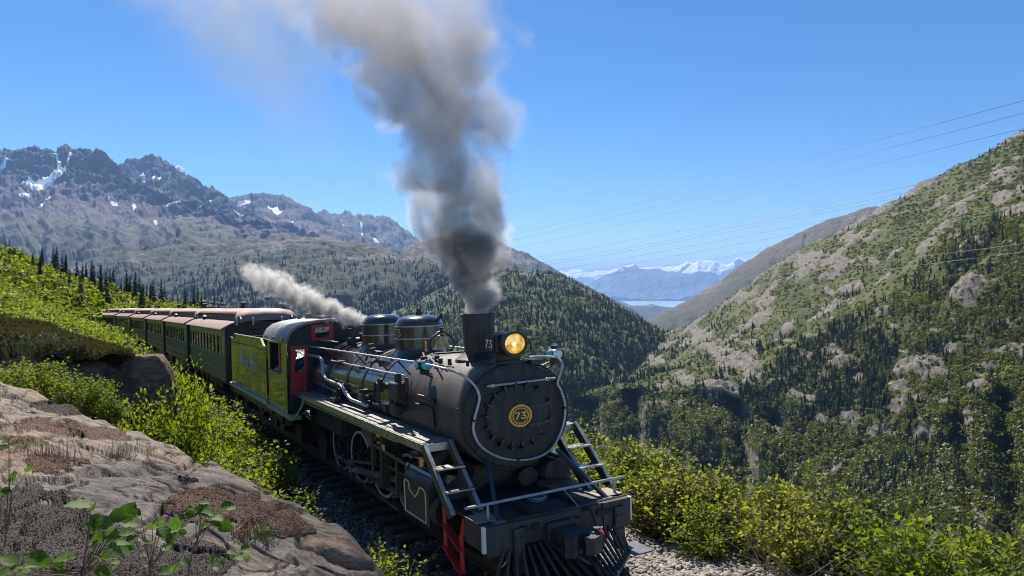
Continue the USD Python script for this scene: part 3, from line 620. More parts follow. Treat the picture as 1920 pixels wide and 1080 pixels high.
green = plain('olive_green_paint', (0.072, 0.074, 0.015), 0.2, var=0.07, scale=1.2, coat=0.5)
green_l = plain('pale_green_trim', (0.30, 0.33, 0.16), 0.45, var=0.15)
deckm = plain('worn_deck_plate', (0.20, 0.19, 0.165), 0.65, var=0.35, scale=4, bump=0.002, bscale=60)
roofgrey = plain('cab_roof_grey', (0.17, 0.165, 0.165), 0.5, var=0.25, scale=2.5, bump=0.004, bscale=4)
rusty = plain('rusty_iron', (0.16, 0.06, 0.03), 0.75, var=0.45, scale=7, bump=0.002)
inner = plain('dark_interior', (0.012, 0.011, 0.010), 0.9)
glass = mat('window_glass', {'t': ('transparent_bsdf', dict(color=(0.86, 0.9, 0.9))), 'g': ('glossy_bsdf', dict(color=(1, 1, 1), roughness=0.03)), 'f': ('fresnel', dict(IOR=1.5)), 'm': ('mix_closure', {})},
            [('f.fac', 'm.fac'), ('t.BSDF', 'm.closure1'), ('g.BSDF', 'm.closure2')], surface='m.closure')
lens_teal = mat('teal_lens', {'p': ('principled_bsdf', dict(base_color=(0.015, 0.20, 0.26), roughness=0.08, coat_weight=1.0, emission_color=(0.02, 0.5, 0.6), emission_strength=0.06))}, [])
lens_clear = mat('clear_lens', {'p': ('principled_bsdf', dict(base_color=(0.55, 0.62, 0.62), roughness=0.08, coat_weight=1.0))}, [])
lamp_on = mat('lit_headlight', {'g': ('texture_coordinate', {}), 'n': ('noise_texture', dict(scale=9.0, detail=3.0)), 'r': ('rgb_ramp', dict(ramp=[(0.35, (0.55, 0.22, 0.02)), (0.5, (0.95, 0.50, 0.07)), (0.68, (1.0, 0.75, 0.25))])),
               'p': ('principled_bsdf', dict(roughness=0.12, coat_weight=1.0, emission_strength=0.32))}, [('g.object', 'n.vector'), ('n.fac', 'r.fac'), ('r.color', 'p.emission_color'), ('r.color', 'p.base_color')])
bulb = mat('lit_bulb', {'e': ('emission', dict(color=(1.0, 0.8, 0.35), strength=3.0))}, [], surface='e.emission')
leather = plain('brake_hose_rubber', (0.018, 0.018, 0.02), 0.6)

H = 2.12; R = 0.824
loco = Rig(thing('steam_locomotive', 'black steam locomotive with lit amber headlight and gold number 73 on its round front', 'locomotive', pose(0.0)), 0.0)
L = loco
# smokebox, boiler, firebox
t = np.linspace(0, 2 * np.pi, 73)
L('smokebox', join([lathe([(0.80, -2.25), (R, -2.25), (R, -0.02), (0.80, 0.0), (0.0, 0.005)], 72, 'x', (0, 0, H)), lathe([(R, -0.09), (R + 0.018, -0.085), (R + 0.018, -0.02), (R, -0.01)], 72, 'x', (0, 0, H))]), graphite)
fr = L('smokebox_front', lathe([(0.805, 0.0), (0.79, 0.03), (0.60, 0.045), (0.56, 0.05), (0.0, 0.055)], 72, 'x', (0, 0, H)), frontblk)
L('rivet_ring', ring(0.765, 0.03, H, 40, 0.013, 0.016), frontblk, parent=fr)
door = L('smokebox_door', lathe([(0.47, 0.05), (0.465, 0.085), (0.44, 0.10), (0.30, 0.115), (0.0, 0.12)], 64, 'x', (0, -0.02, H)), frontblk)
for a in list(range(75, 300, 20)) + [52, 318]:
    ca, sa = math.cos(math.radians(a)), math.sin(math.radians(a))
    L('door_clamp', join([beam((0.105, 0.40 * ca - 0.02, H + 0.40 * sa), (0.105, 0.53 * ca - 0.02, H + 0.53 * sa), 0.03, 0.025, (1, 0, 0)), cyl((0.05, 0.50 * ca - 0.02, H + 0.50 * sa), (0.145, 0.50 * ca - 0.02, H + 0.50 * sa), 0.018, 8)]), black, parent=door)
for dz in (-0.14, 0.14):
    L('door_hinge', join([beam((0.125, 0.10, H + dz - 0.03), (0.10, 0.52, H + dz), 0.055, 0.03, (1, 0, 0)), cyl((0.09, 0.47, H + dz - 0.06), (0.09, 0.47, H + dz + 0.06), 0.032, 10)]), black, parent=door)
plate = L('number_plate', lathe([(0.168, 0.115), (0.168, 0.135), (0.16, 0.14), (0.0, 0.14)], 48, 'x', (0, -0.02, H)), plain('plate_dark', (0.02, 0.022, 0.012), 0.4))
L('plate_rim', join([lathe([(0.150, 0.139), (0.150, 0.152), (0.170, 0.152), (0.170, 0.12)], 48, 'x', (0, -0.02, H)), lathe([(0.108, 0.139), (0.108, 0.150), (0.119, 0.150), (0.119, 0.139)], 48, 'x', (0, -0.02, H))]), gold, parent=plate)
L('plate_band', lathe([(0.119, 0.1425), (0.150, 0.1425)], 48, 'x', (0, -0.02, H)), plain('plate_red', (0.32, 0.03, 0.015), 0.4), parent=plate)
L('numerals', front_text('73', 0.105, (0.140, -0.02, H), 0.012), gold, parent=plate)
def arc_text(s, radius, a0, a1, h, at):
    out = []
    for k, c in enumerate(s):
        if c == ' ': continue
        a = math.radians(a0 + (a1 - a0) * k / (len(s) - 1)); flip = a1 > a0
        m = text_mesh(c, h, 0.004, False); v, f = arr(m); v = v - [(v[:, 0].min() + v[:, 0].max()) / 2, h / 2, 0]
        th = a - math.pi / 2 + (math.pi if flip else 0); c_, s_ = math.cos(th), math.sin(th)
        x, y = v[:, 0] * c_ - v[:, 1] * s_ + radius * math.cos(a), v[:, 0] * s_ + v[:, 1] * c_ + radius * math.sin(a)
        out.append(trimesh.Trimesh(np.stack([v[:, 2], x, y], 1) + at, f, process=False))
    return join(out)
L('plate_lettering', join([arc_text('BALDWIN LOCOMOTIVE WORKS', 0.1345, 200, -20, 0.018, (0.143, -0.02, H)), arc_text('PHILADELPHIA', 0.1345, 225, 315, 0.016, (0.143, -0.02, H))]), gold, parent=plate)
L('smokebox_rivets', join([bolts([(-0.05, (R + .012) * math.cos(a), H + (R + .012) * math.sin(a)) for a in np.linspace(0.2, 2.94, 22)], 0.018, (0, 0, 1), 0.012)]), graphite)
L('boiler_jacket', lathe([(0.80, -2.25), (0.80, -4.9), (0.86, -5.9), (0.88, -6.1), (0.88, -7.07)], 72, 'x', (0, 0, H)), jacket)
for x, r in ((-2.27, 0.815), (-3.05, 0.812), (-3.92, 0.812), (-4.80, 0.812), (-5.85, 0.872)):
    L('boiler_band', lathe([(r - 0.02, x - 0.045), (r, x - 0.04), (r, x + 0.04), (r - 0.02, x + 0.045)], 72, 'x', (0, 0, H)), black)
L('firebox', join([box(-7.07, -5.2, -0.80, 0.80, 0.95, 2.1), box(-6.9, -5.4, -0.55, 0.55, 0.45, 0.95)]), sooty)
L('smokebox_saddle', join([prism([(-1.5, 1.35), (-0.25, 1.35), (-0.4, 1.0), (-0.4, 0.5), (-1.4, 0.5), (-1.4, 1.0)], -0.5, 0.5), box(-1.35, -0.45, -0.75, 0.75, 0.85, 1.2)]), sooty)
# stack
L('smoke_stack', join([lathe([(0.36, 2.84), (0.34, 2.92), (0.26, 2.985), (0.212, 3.03), (0.212, 3.12), (0.236, 3.655), (0.246, 3.66), (0.246, 3.675), (0.218, 3.675), (0.205, 3.4), (0.20, 2.95)], 40, 'z', (-1.0, 0, 0))]), sooty)
# domes
def domed(x, r, y0=2.75, top=3.64):
    c = top - 0.22
    prof = [(r + 0.10, y0), (r + 0.04, y0 + 0.10), (r + 0.005, y0 + 0.2), (r, y0 + 0.26), (r, c)] + [(r * math.cos(a) ** 0.62, c + 0.22 * math.sin(a)) for a in np.linspace(0.12, 1.45, 12)] + [(0, top)]
    return lathe(prof, 48, 'z', (x, 0, 0))
d1 = L('steam_dome', domed(-3.2, 0.405), jacket); d2 = L('sand_dome', domed(-5.02, 0.38), jacket)
for d, x, r in ((d1, -3.2, 0.405), (d2, -5.02, 0.38)):
    for z in (3.18, 3.42):
        L('dome_band', lathe([(r, z - 0.012), (r + 0.006, z - 0.01), (r + 0.006, z + 0.01), (r, z + 0.012)], 48, 'z', (x, 0, 0)), silver, parent=d)
v, f = arr(text_mesh('73', 0.15, 0.004, False)); a = -math.pi / 2 + (v[:, 0] - v[:, 0].mean()) / 0.41 + 0.18
L('dome_number', (np.stack([-3.2 + (0.407 + v[:, 2]) * np.cos(a), (0.407 + v[:, 2]) * np.sin(a), v[:, 1] + 3.23], 1), f), silver, parent=d1)
L('dome_valve', join([cyl((-3.25, 0.03, 3.62), (-3.25, 0.03, 3.70), 0.06, 12), cyl((-3.25, 0.03, 3.70), (-3.25, 0.03, 3.76), 0.035, 10), cyl((-2.92, 0.2, 3.52), (-2.80, 0.24, 3.60), 0.03, 8), cyl((-2.80, 0.24, 3.56), (-2.80, 0.24, 3.66), 0.025, 8)]), sooty)
L('turret_fittings', join([cyl((-6.1, -0.35, 3.0), (-6.1, 0.45, 3.0), 0.09, 12), cyl((-6.45, -0.2, 2.95), (-6.45, -0.2, 3.28), 0.05, 10), cyl((-6.3, 0.15, 2.95), (-6.3, 0.15, 3.32), 0.06, 10), cyl((-5.9, -0.3, 2.95), (-5.9, -0.3, 3.2), 0.05, 10), box(-6.2, -5.8, -0.1, 0.1, 3.0, 3.18)]), sooty)
# bell
yk = [(-2.28, 0.0 + 0.21 * math.sin(a) * 1.0, 3.10 + 0.20 * math.cos(a) + (0.03 if abs(a) < 0.3 else 0)) for a in np.linspace(-2.75, 2.75, 23)]
bl = L('bell_frame', join([tube([(x, y, z) for x, y, z in yk], 0.020, 8), box(-2.42, -2.14, -0.16, 0.16, 2.86, 2.93, 0.01), cyl((-2.28, -0.10, 2.90), (-2.28, 0.10, 2.90), 0.03, 10), cyl((-2.28, 0, 3.30), (-2.28, 0, 3.40), 0.03, 8)]), black)
L('bell', lathe([(0.035, 3.27), (0.075, 3.25), (0.085, 3.20), (0.095, 3.12), (0.115, 3.06), (0.15, 3.015), (0.155, 3.0), (0.135, 3.0), (0.09, 3.06), (0.0, 3.2)], 32, 'z', (-2.28, 0, 0)), brass, parent=bl)
# headlight
hl = L('headlight', join([lathe([(0.16, -0.40), (0.175, -0.36), (0.175, -0.02), (0.195, 0.0), (0.195, 0.035), (0.155, 0.035)], 40, 'x', (0, 0, 3.215)), cyl((-0.40, 0, 3.215), (-0.39, 0, 3.215), 0.16, 40), box(-0.40, -0.12, -0.20, 0.20, 3.06, 3.36, 0.02), box(-0.3, -0.06, -0.12, 0.12, 2.94, 3.06), tube([(0.03, 0.19, 3.30), (0.05, 0.23, 3.22), (0.03, 0.235, 3.08)], 0.01, 6)]), black)
L('headlight_lens', lathe([(0.158, 0.018), (0.13, 0.040), (0.08, 0.055), (0, 0.06)], 40, 'x', (0, 0, 3.215)), lamp_on, parent=hl)
L('headlight_bulb', trimesh.creation.icosphere(2, 0.024).apply_translation((0.055, -0.03, 3.205)), bulb, parent=hl)
nb = L('number_board', box(-0.38, -0.15, -0.232, -0.205, 3.10, 3.33, 0.008), black, parent=hl)
L('board_numerals', join([side_text('73', 0.125, (-0.36, -0.232, 3.15), 0.004, False)]), white_p, parent=hl)
L('headlight_bracket', join([box(-0.45, 0.02, -0.22, 0.22, 2.915, 2.94), beam((-0.35, -0.2, 2.92), (-0.35, -0.3, 2.80), 0.05, 0.03, (1, 0, 0)), beam((-0.35, 0.2, 2.92), (-0.35, 0.3, 2.80), 0.05, 0.03, (1, 0, 0)), box(-0.1, 0.1, 0.2, 0.36, 2.88, 2.95)]), black)
# class lamps
for side, x in ((-1, -1.22), (1, -0.2)):
    y = side * 0.76; z = 2.86 if side < 0 else 2.98
    cl = L('class_lamp', join([lathe([(0.0, -0.1), (0.085, -0.09), (0.10, -0.03), (0.10, 0.05), (0.088, 0.09)], 20, 'x', (x, y, z)), lathe([(0.07, 0.0), (0.078, 0.115), (0.06, 0.118)], 18, 'y', (x, y, z)) if side > 0 else xf(lathe([(0.07, 0.0), (0.078, 0.115), (0.06, 0.118)], 18, 'y'), np.array([[1, 0, 0, x], [0, -1, 0, y], [0, 0, -1, z], [0, 0, 0, 1]])),
                               cyl((x, y, z + 0.08), (x, y, z + 0.14), 0.05, 12), box(x - 0.06, x + 0.06, y - 0.05, y + 0.05, z - 0.16, z - 0.09)]), black)
    L('lamp_lens', lathe([(0.082, 0.085), (0.06, 0.105), (0, 0.115)], 20, 'x', (x, y, z)), lens_teal if side < 0 else lens_clear, parent=cl)
    L('lamp_lens', trimesh.creation.icosphere(2, 0.062).apply_transform(np.diag([1, 0.45, 1, 1])).apply_translation((x, y + side * 0.112, z)), lens_teal, parent=cl)
    if side > 0:   # blue lens that faces the photographer's side
        L('lamp_lens', trimesh.creation.icosphere(2, 0.066).apply_transform(np.diag([1, 0.5, 1, 1])).apply_translation((x + 0.01, y - 0.09, z)), lens_teal, parent=cl)
    L('lamp_bracket', join([bar((x, y, z - 0.15), (x, y - side * 0.16, z - 0.24), 0.018, 6), bar((x - 0.05, y, z - 0.12), (x - 0.1, y - side * 0.2, z - 0.2), 0.014, 6)]), black)
# handrails and pipes
fp = [(-1.05, -0.80, 2.88), (-0.75, -0.84, 2.89), (-0.30, -0.84, 2.87), (0.02, -0.80, 2.82), (0.08, -0.65, 2.66), (0.08, -0.575, 2.48), (0.08, -0.60, 2.33), (0.08, -0.66, 2.12), (0.08, -0.665, 1.94), (0.08, -0.57, 1.72), (0.08, -0.33, 1.53), (0.08, -0.05, 1.435), (0.08, 0.23, 1.425), (0.08, 0.48, 1.53),
      (0.08, 0.66, 1.82), (0.08, 0.72, 2.14), (0.08, 0.67, 2.40), (0.08, 0.61, 2.54), (0.08, 0.66, 2.70), (0.06, 0.71, 2.84), (-0.05, 0.70, 2.93), (-0.15, 0.55, 2.955), (-0.22, 0.36, 2.96)]
L('front_pipe', tube(smooth_path(fp, 7), 0.019, 9), silver)
for k in (7, 11, 15): L('pipe_clip', join([cyl((0.02, fp[k][1], fp[k][2]), (0.115, fp[k][1], fp[k][2]), 0.022, 8)]), black)
L('front_grab_rail', join([bar((0.115, -0.48, 2.615), (0.115, 0.55, 2.635), 0.019, 8), cyl((0.03, -0.40, 2.615), (0.13, -0.40, 2.615), 0.026, 8), cyl((0.03, 0.42, 2.63), (0.13, 0.42, 2.63), 0.026, 8)]), silver)
for s in (-1, 1):
    L('handrail', bar((-6.85, s * 0.93, 2.885), (-1.32, s * 0.86, 2.905), 0.018, 8), silver)
    L('handrail_posts', join([bar((x, s * 0.90, 2.89), (x + 0.02, s * 0.70, 2.62 if x > -5 else 2.68), 0.015, 6) for x in (-1.9, -2.9, -3.9, -4.9, -5.9)]), black)
    L('feed_pipe', tube(smooth_path([(-5.6, s * 0.84, 2.62), (-4.8, s * 0.84, 2.62), (-3.0, s * 0.83, 2.62), (-1.75, s * 0.83, 2.63)], 4), 0.016, 8), silver)
    L('injector_pipe', tube(smooth_path([(-7.0, s * 0.9, 2.66), (-6.4, s * 0.9, 2.66), (-6.12, s * 0.9, 2.62), (-6.0, s * 0.9, 2.45), (-5.95, s * 0.91, 2.30), (-5.7, s * 0.92, 2.19), (-5.2, s * 0.92, 2.17), (-4.75, s * 0.92, 2.15), (-4.45, s * 0.92, 2.02), (-4.2, s * 0.92, 1.93), (-3.9, s * 0.92, 1.915), (-3.3, s * 0.92, 1.91)], 5), 0.034, 10), silver)
    L('lower_pipe', tube(smooth_path([(-6.9, s * 0.86, 2.03), (-6.0, s * 0.88, 2.0), (-5.0, s * 0.9, 1.96)], 4), 0.016, 8), steel)
    L('second_rail', bar((-6.6, s * 0.74, 3.03), (-5.6, s * 0.70, 3.03), 0.016, 8), silver)
    L('check_valve', join([cyl((-2.62, s * 0.72, 2.36), (-2.62, s * 0.98, 2.36), 0.06, 12), cyl((-2.62, s * 0.92, 2.26), (-2.62, s * 0.92, 2.5), 0.045, 10), lathe([(0.09, -0.03), (0.09, 0.03), (0.03, 0.06)], 14, 'y', (-2.62, s * 0.97, 2.36))]), sooty)
    L('washout_fittings', join([cyl((x, s * 0.80, z), (x, s * 0.93, z), r_, 10) for x, z, r_ in ((-3.55, 2.02, 0.07), (-3.42, 1.95, 0.05), (-3.62, 2.15, 0.045), (-5.0, 2.0, 0.06), (-4.93, 2.12, 0.04), (-4.9, 2.62, 0.05), (-2.45, 1.98, 0.06), (-3.6, 2.62, 0.035))] + [bar((-3.5, s * 0.9, 1.78), (-3.5, s * 0.9, 2.2), 0.03, 8), bar((-5.0, s * 0.92, 1.78), (-5.0, s * 0.92, 2.25), 0.03, 8), box(-5.15, -4.85, s * 0.86, s * 1.02, 1.78, 1.86)]), sooty)
# air compressor and its plumbing at the side of the smokebox (right side), builder's plate
L('lubricator', join([box(-2.05, -1.75, -1.0, -0.80, 2.22, 2.52, 0.02), cyl((-1.9, -0.9, 2.5), (-1.9, -0.9, 2.66), 0.05, 10), lathe([(0.0, -0.07), (0.11, -0.06), (0.12, 0.0), (0.11, 0.06), (0, 0.07)], 18, 'y', (-1.85, -0.95, 2.05)), cyl((-1.85, -0.82, 2.05), (-1.85, -1.02, 2.05), 0.055, 12), cyl((-2.15, -0.92, 1.95), (-2.15, -0.92, 2.45), 0.035, 10), cyl((-1.6, -0.88, 2.4), (-1.6, -0.88, 2.62), 0.03, 8)]), sooty)
L('top_fittings', join([bar((-2.0, -0.35, 2.90), (-0.95, -0.62, 2.76), 0.012, 6), bar((-2.0, -0.30, 2.92), (-1.0, -0.52, 2.82), 0.012, 6), bar((-1.5, -0.5, 2.83), (-0.8, -0.5, 2.83), 0.014, 6), cyl((-1.35, -0.45, 2.8), (-1.35, -0.45, 2.93), 0.035, 8), cyl((-1.15, -0.4, 2.82), (-1.15, -0.4, 2.93), 0.03, 8), bar((-2.6, -0.2, 2.95), (-1.9, -0.45, 2.87), 0.02, 7), cyl((-1.7, -0.35, 2.84), (-1.7, -0.35, 2.95), 0.04, 8), bar((-1.9, -0.3, 2.96), (-1.9, 0.3, 2.96), 0.018, 7), cyl((-0.72, -0.25, 2.88), (-0.72, -0.25, 2.97), 0.022, 8), cyl((-0.66, -0.36, 2.84), (-0.66, -0.36, 2.93), 0.022, 8)]), black)
L('throttle_linkage', join([bar((-4.3, -0.5, 2.95), (-3.65, -0.62, 2.98), 0.022, 8), cyl((-4.1, -0.55, 2.85), (-4.1, -0.55, 3.05), 0.05, 10), cyl((-3.85, -0.62, 2.78), (-3.85, -0.62, 2.98), 0.045, 10), box(-4.0, -3.6, -0.62, -0.5, 2.86, 2.92), bar((-4.1, -0.55, 3.0), (-4.25, -0.6, 2.7), 0.02, 6)]), black)
bp = L('builders_plate', join([xf(box(-0.30, 0.30, -0.012, 0.012, -0.16, 0.16), trimesh.transformations.translation_matrix((-1.05, -0.845, 2.06)) @ rot((1, 0, 0), 4)), xf(box(-0.26, 0.26, -0.010, 0.012, -0.055, 0.055), trimesh.transformations.translation_matrix((-1.02, -0.835, 2.32)) @ rot((1, 0, 0), 14))]), black)
L('plate_lines', join([box(-1.28, -0.82, -0.862, -0.856, z, z + 0.014) for z in (1.96, 2.02, 2.08, 2.14)] + [box(-1.2, -0.84, -0.858, -0.852, z, z + 0.02) for z in (2.29, 2.33)]), plain('plate_letter_brown', (0.13, 0.06, 0.05), 0.5), parent=bp)
# running boards
for s in (-1, 1):
    rb = L('running_board', join([box(-7.07, -0.36, s * 0.74, s * 1.165, 1.72, 1.75)]), deckm)
    L('board_edge', join([box(-7.07, -0.36, s * 1.165, s * 1.185, 1.64, 1.757), box(-0.36, -0.345, s * 0.74, s * 1.185, 1.64, 1.757)]), steel, parent=rb)
    for k in range(9):
        x = -0.45 - k * 0.72
        L('board_plate', box(x - 0.69, x, s * 0.765, s * 1.15, 1.7505, 1.757), deckm, parent=rb)
    L('under_rail', bar((-6.9, s * 1.13, 1.56), (-1.5, s * 1.10, 1.58), 0.018, 6), green_l)
    L('board_bracket', join([beam((x, s * 0.5, 1.3), (x, s * 1.1, 1.70), 0.05, 0.06, (1, 0, 0)) for x in (-1.6, -3.0, -4.4, -5.8)]), black)
    # step ladder from the pilot deck up to the running board
    lad = L('front_ladder', join([beam((0.42, s * 1.165, 0.90), (-0.38, s * 1.165, 1.73), 0.045, 0.12, (0.7, 0, 0.7)), beam((0.42, s * 0.80, 0.90), (-0.38, s * 0.80, 1.73), 0.045, 0.12, (0.7, 0, 0.7))]), plain('ladder_brown_%d' % (s + 1), (0.045, 0.036, 0.022), 0.5), smooth=20)
    L('ladder_edge', join([beam((0.48, s * y, 0.945), (-0.335, s * y, 1.79), 0.05, 0.016, (0.7, 0, 0.7)) for y in (1.165, 0.80)]), silver, parent=lad)
    for q in (0.36, 0.68):
        x, z = 0.42 - 0.80 * q + 0.02, 0.90 + 0.83 * q
        L('ladder_step', box(x - 0.02, x + 0.16, s * 0.79, s * 1.17, z - 0.012, z + 0.012), steel, parent=lad)
    L('front_brace', beam((0.15, s * 0.52, 1.52), (0.84, s * 0.78, 0.90), 0.05, 0.05), plain('brace_blue_%d' % (s + 1), (0.03, 0.035, 0.05), 0.35), smooth=20)
# pilot deck, beam, cowcatcher
L('pilot_deck', join([box(-0.6, 0.92, -0.98, 0.98, 0.84, 0.875), box(0.3, 0.9, -0.4, 0.4, 0.875, 0.89)]), sooty)
bm = L('pilot_beam', join([box(0.86, 1.0, -1.05, 1.05, 0.56, 0.90, 0.012), box(1.0, 1.02, -1.02, -0.60, 0.50, 0.9), box(1.0, 1.02, 0.60, 1.02, 0.50, 0.9)]), sooty)
L('beam_slots', join([box(1.0, 1.028, y, y + 0.10, 0.74, 0.82) for y in (-0.58, -0.42, 0.5, 0.62)]), inner, parent=bm)
L('beam_brackets', join([box(1.0, 1.06, y - 0.07, y + 0.07, 0.22, 0.82) for y in (-0.62, 0.82)] + [bolts([(1.06, y + dy, z) for y in (-0.62, 0.82) for dy in (-0.04, 0.04) for z in (0.35, 0.5, 0.7)], 0.014)]), sooty, parent=bm)
for s in (-1, 1):
    L('beam_end', join([box(0.50, 0.86, s * 0.98, s * 1.05, 0.56, 0.90, 0.01)]), sooty, parent=bm)
    L('end_cap', join([box(0.52, 0.84, s * 0.80, s * 1.045, 0.905, 0.918), box(0.35, 0.95, s * 0.72, s * 0.86, 0.878, 0.905)]), plain('tan_cap_%d' % (s + 1), (0.20, 0.17, 0.14), 0.6), parent=bm)
    L('white_edge', box(0.955, 1.006, s * 1.02, s * 1.056, 0.56, 0.905), white_p, parent=bm)
    L('side_step', join([beam((-0.02, s * 1.06, 0.90), (0.0, s * 1.06, 0.34), 0.012, 0.10, (1, 0, 0)), beam((0.44, s * 1.06, 0.62), (0.46, s * 1.06, 0.12), 0.012, 0.10, (1, 0, 0)), beam((0.0, s * 1.06, 0.34), (0.46, s * 1.06, 0.10), 0.10, 0.02), beam((-0.01, s * 1.06, 0.66), (0.45, s * 1.06, 0.42), 0.10, 0.016), beam((0.46, s * 1.06, 0.62), (0.46, s * 1.02, 0.85), 0.01, 0.10, (1, 0, 0))]), red)
L('pilot_rail', join([bar((0.76, -1.15, 1.115), (0.76, 1.15, 1.125), 0.022, 8), bar((0.76, -0.86, 0.88), (0.76, -0.86, 1.11), 0.016, 7), bar((0.76, 0.98, 0.88), (0.76, 0.98, 1.11), 0.02, 7), bar((0.76, 0.2, 1.11), (0.95, 0.28, 0.9), 0.009, 6)]), silver)
L('uncoupling_lever', tube(smooth_path([(1.0, -0.6, 0.93), (1.02, 0.0, 0.93), (1.03, 0.95, 0.95), (1.04, 1.0, 1.0), (1.05, 1.08, 0.99), (1.06, 1.1, 0.85)], 5), 0.012, 6), black)
L('air_hose', tube(smooth_path([(1.0, 0.30, 0.86), (1.08, 0.34, 0.9), (1.16, 0.36, 0.80), (1.18, 0.38, 0.62), (1.2, 0.42, 0.5), (1.2, 0.44, 0.36)], 5), 0.026, 8), leather)
cp = L('coupler', join([prism([(1.0, -0.16), (1.0, 0.16), (1.22, 0.12), (1.34, 0.20), (1.50, 0.22), (1.53, 0.16), (1.40, 0.06), (1.36, -0.04), (1.46, -0.10), (1.52, -0.20), (1.44, -0.26), (1.28, -0.18), (1.2, -0.11)], 0.47, 0.73, 'xy'), box(1.0, 1.07, -0.24, 0.24, 0.44, 0.80, 0.02)]), sooty, smooth=40)
L('coupler_knuckle', join([prism([(1.40, 0.20), (1.55, 0.16), (1.60, 0.04), (1.56, -0.06), (1.50, -0.05), (1.50, 0.04), (1.42, 0.10)], 0.49, 0.71, 'xy'), cyl((1.46, 0.17, 0.44), (1.46, 0.17, 0.77), 0.03, 10), cyl((1.46, 0.17, 0.77), (1.46, 0.17, 0.785), 0.042, 10)]), black, parent=cp, smooth=40)
L('coupler_lift', join([bar((1.2, 0.0, 0.80), (1.2, 0.0, 0.93), 0.018, 7), bar((1.2, -0.35, 0.90), (1.2, 0.05, 0.93), 0.014, 7)]), black, parent=cp)
tip = np.array([1.78, 0.05, 0.12])
for s in (-1, 1):
    pts = [np.array([1.0, s * 1.0, 0.12]), tip]
    L('cowcatcher_sill', beam(pts[0], pts[1], 0.07, 0.05), plain('sill_brown_%d' % (s + 1), (0.07, 0.055, 0.035), 0.6), smooth=20)
    for k in range(10):
        q = (k + 0.5) / 10; lo = pts[0] * (1 - q) + pts[1] * q + [0, 0, 0.02]; hi = np.array([1.03, s * (0.86 - 0.80 * q), 0.56])
        L('cowcatcher_bar', tube([hi, lo], 0.022, 7), sooty)
L('pilot_step', join([box(0.82, 1.22, 0.92, 1.22, 0.125, 0.145), box(0.82, 1.22, -1.22, -0.92, 0.125, 0.145)]), plain('step_blue', (0.05, 0.055, 0.08), 0.5))
L('beam_hook', tube(smooth_path([(0.95, -0.72, 0.55), (0.98, -0.74, 0.42), (0.97, -0.8, 0.33), (0.95, -0.88, 0.32)], 5), 0.014, 6), brass)
# tanks under the smokebox
for y, x, r, m in ((0.66, -0.12, 0.19, graphite), (0.28, -0.2, 0.17, sooty)):
    L('air_reservoir', lathe([(0.0, x + 0.03), (r * 0.5, x + 0.02), (r * 0.9, x), (r, x - 0.05), (r, x - 1.2)], 28, 'x', (0, y, 1.10 if y > 0.5 else 1.05)), m)
L('tank_lid', lathe([(0.24, 0.88), (0.24, 0.93), (0.2, 0.98), (0, 1.0)], 28, 'z', (-0.02, 0.55, 0)), rusty)
L('drum', lathe([(0.14, 0.875), (0.14, 0.93), (0.12, 0.945), (0, 0.945)], 24, 'z', (0.35, 0.05, 0)), steel)
L('steam_pipe', join([tube(smooth_path([(-0.7, s * 0.55, 1.6), (-0.7, s * 0.8, 1.45), (-0.7, s * 0.9, 1.2)], 5), 0.09, 12) for s in (-1, 1)]), sooty)
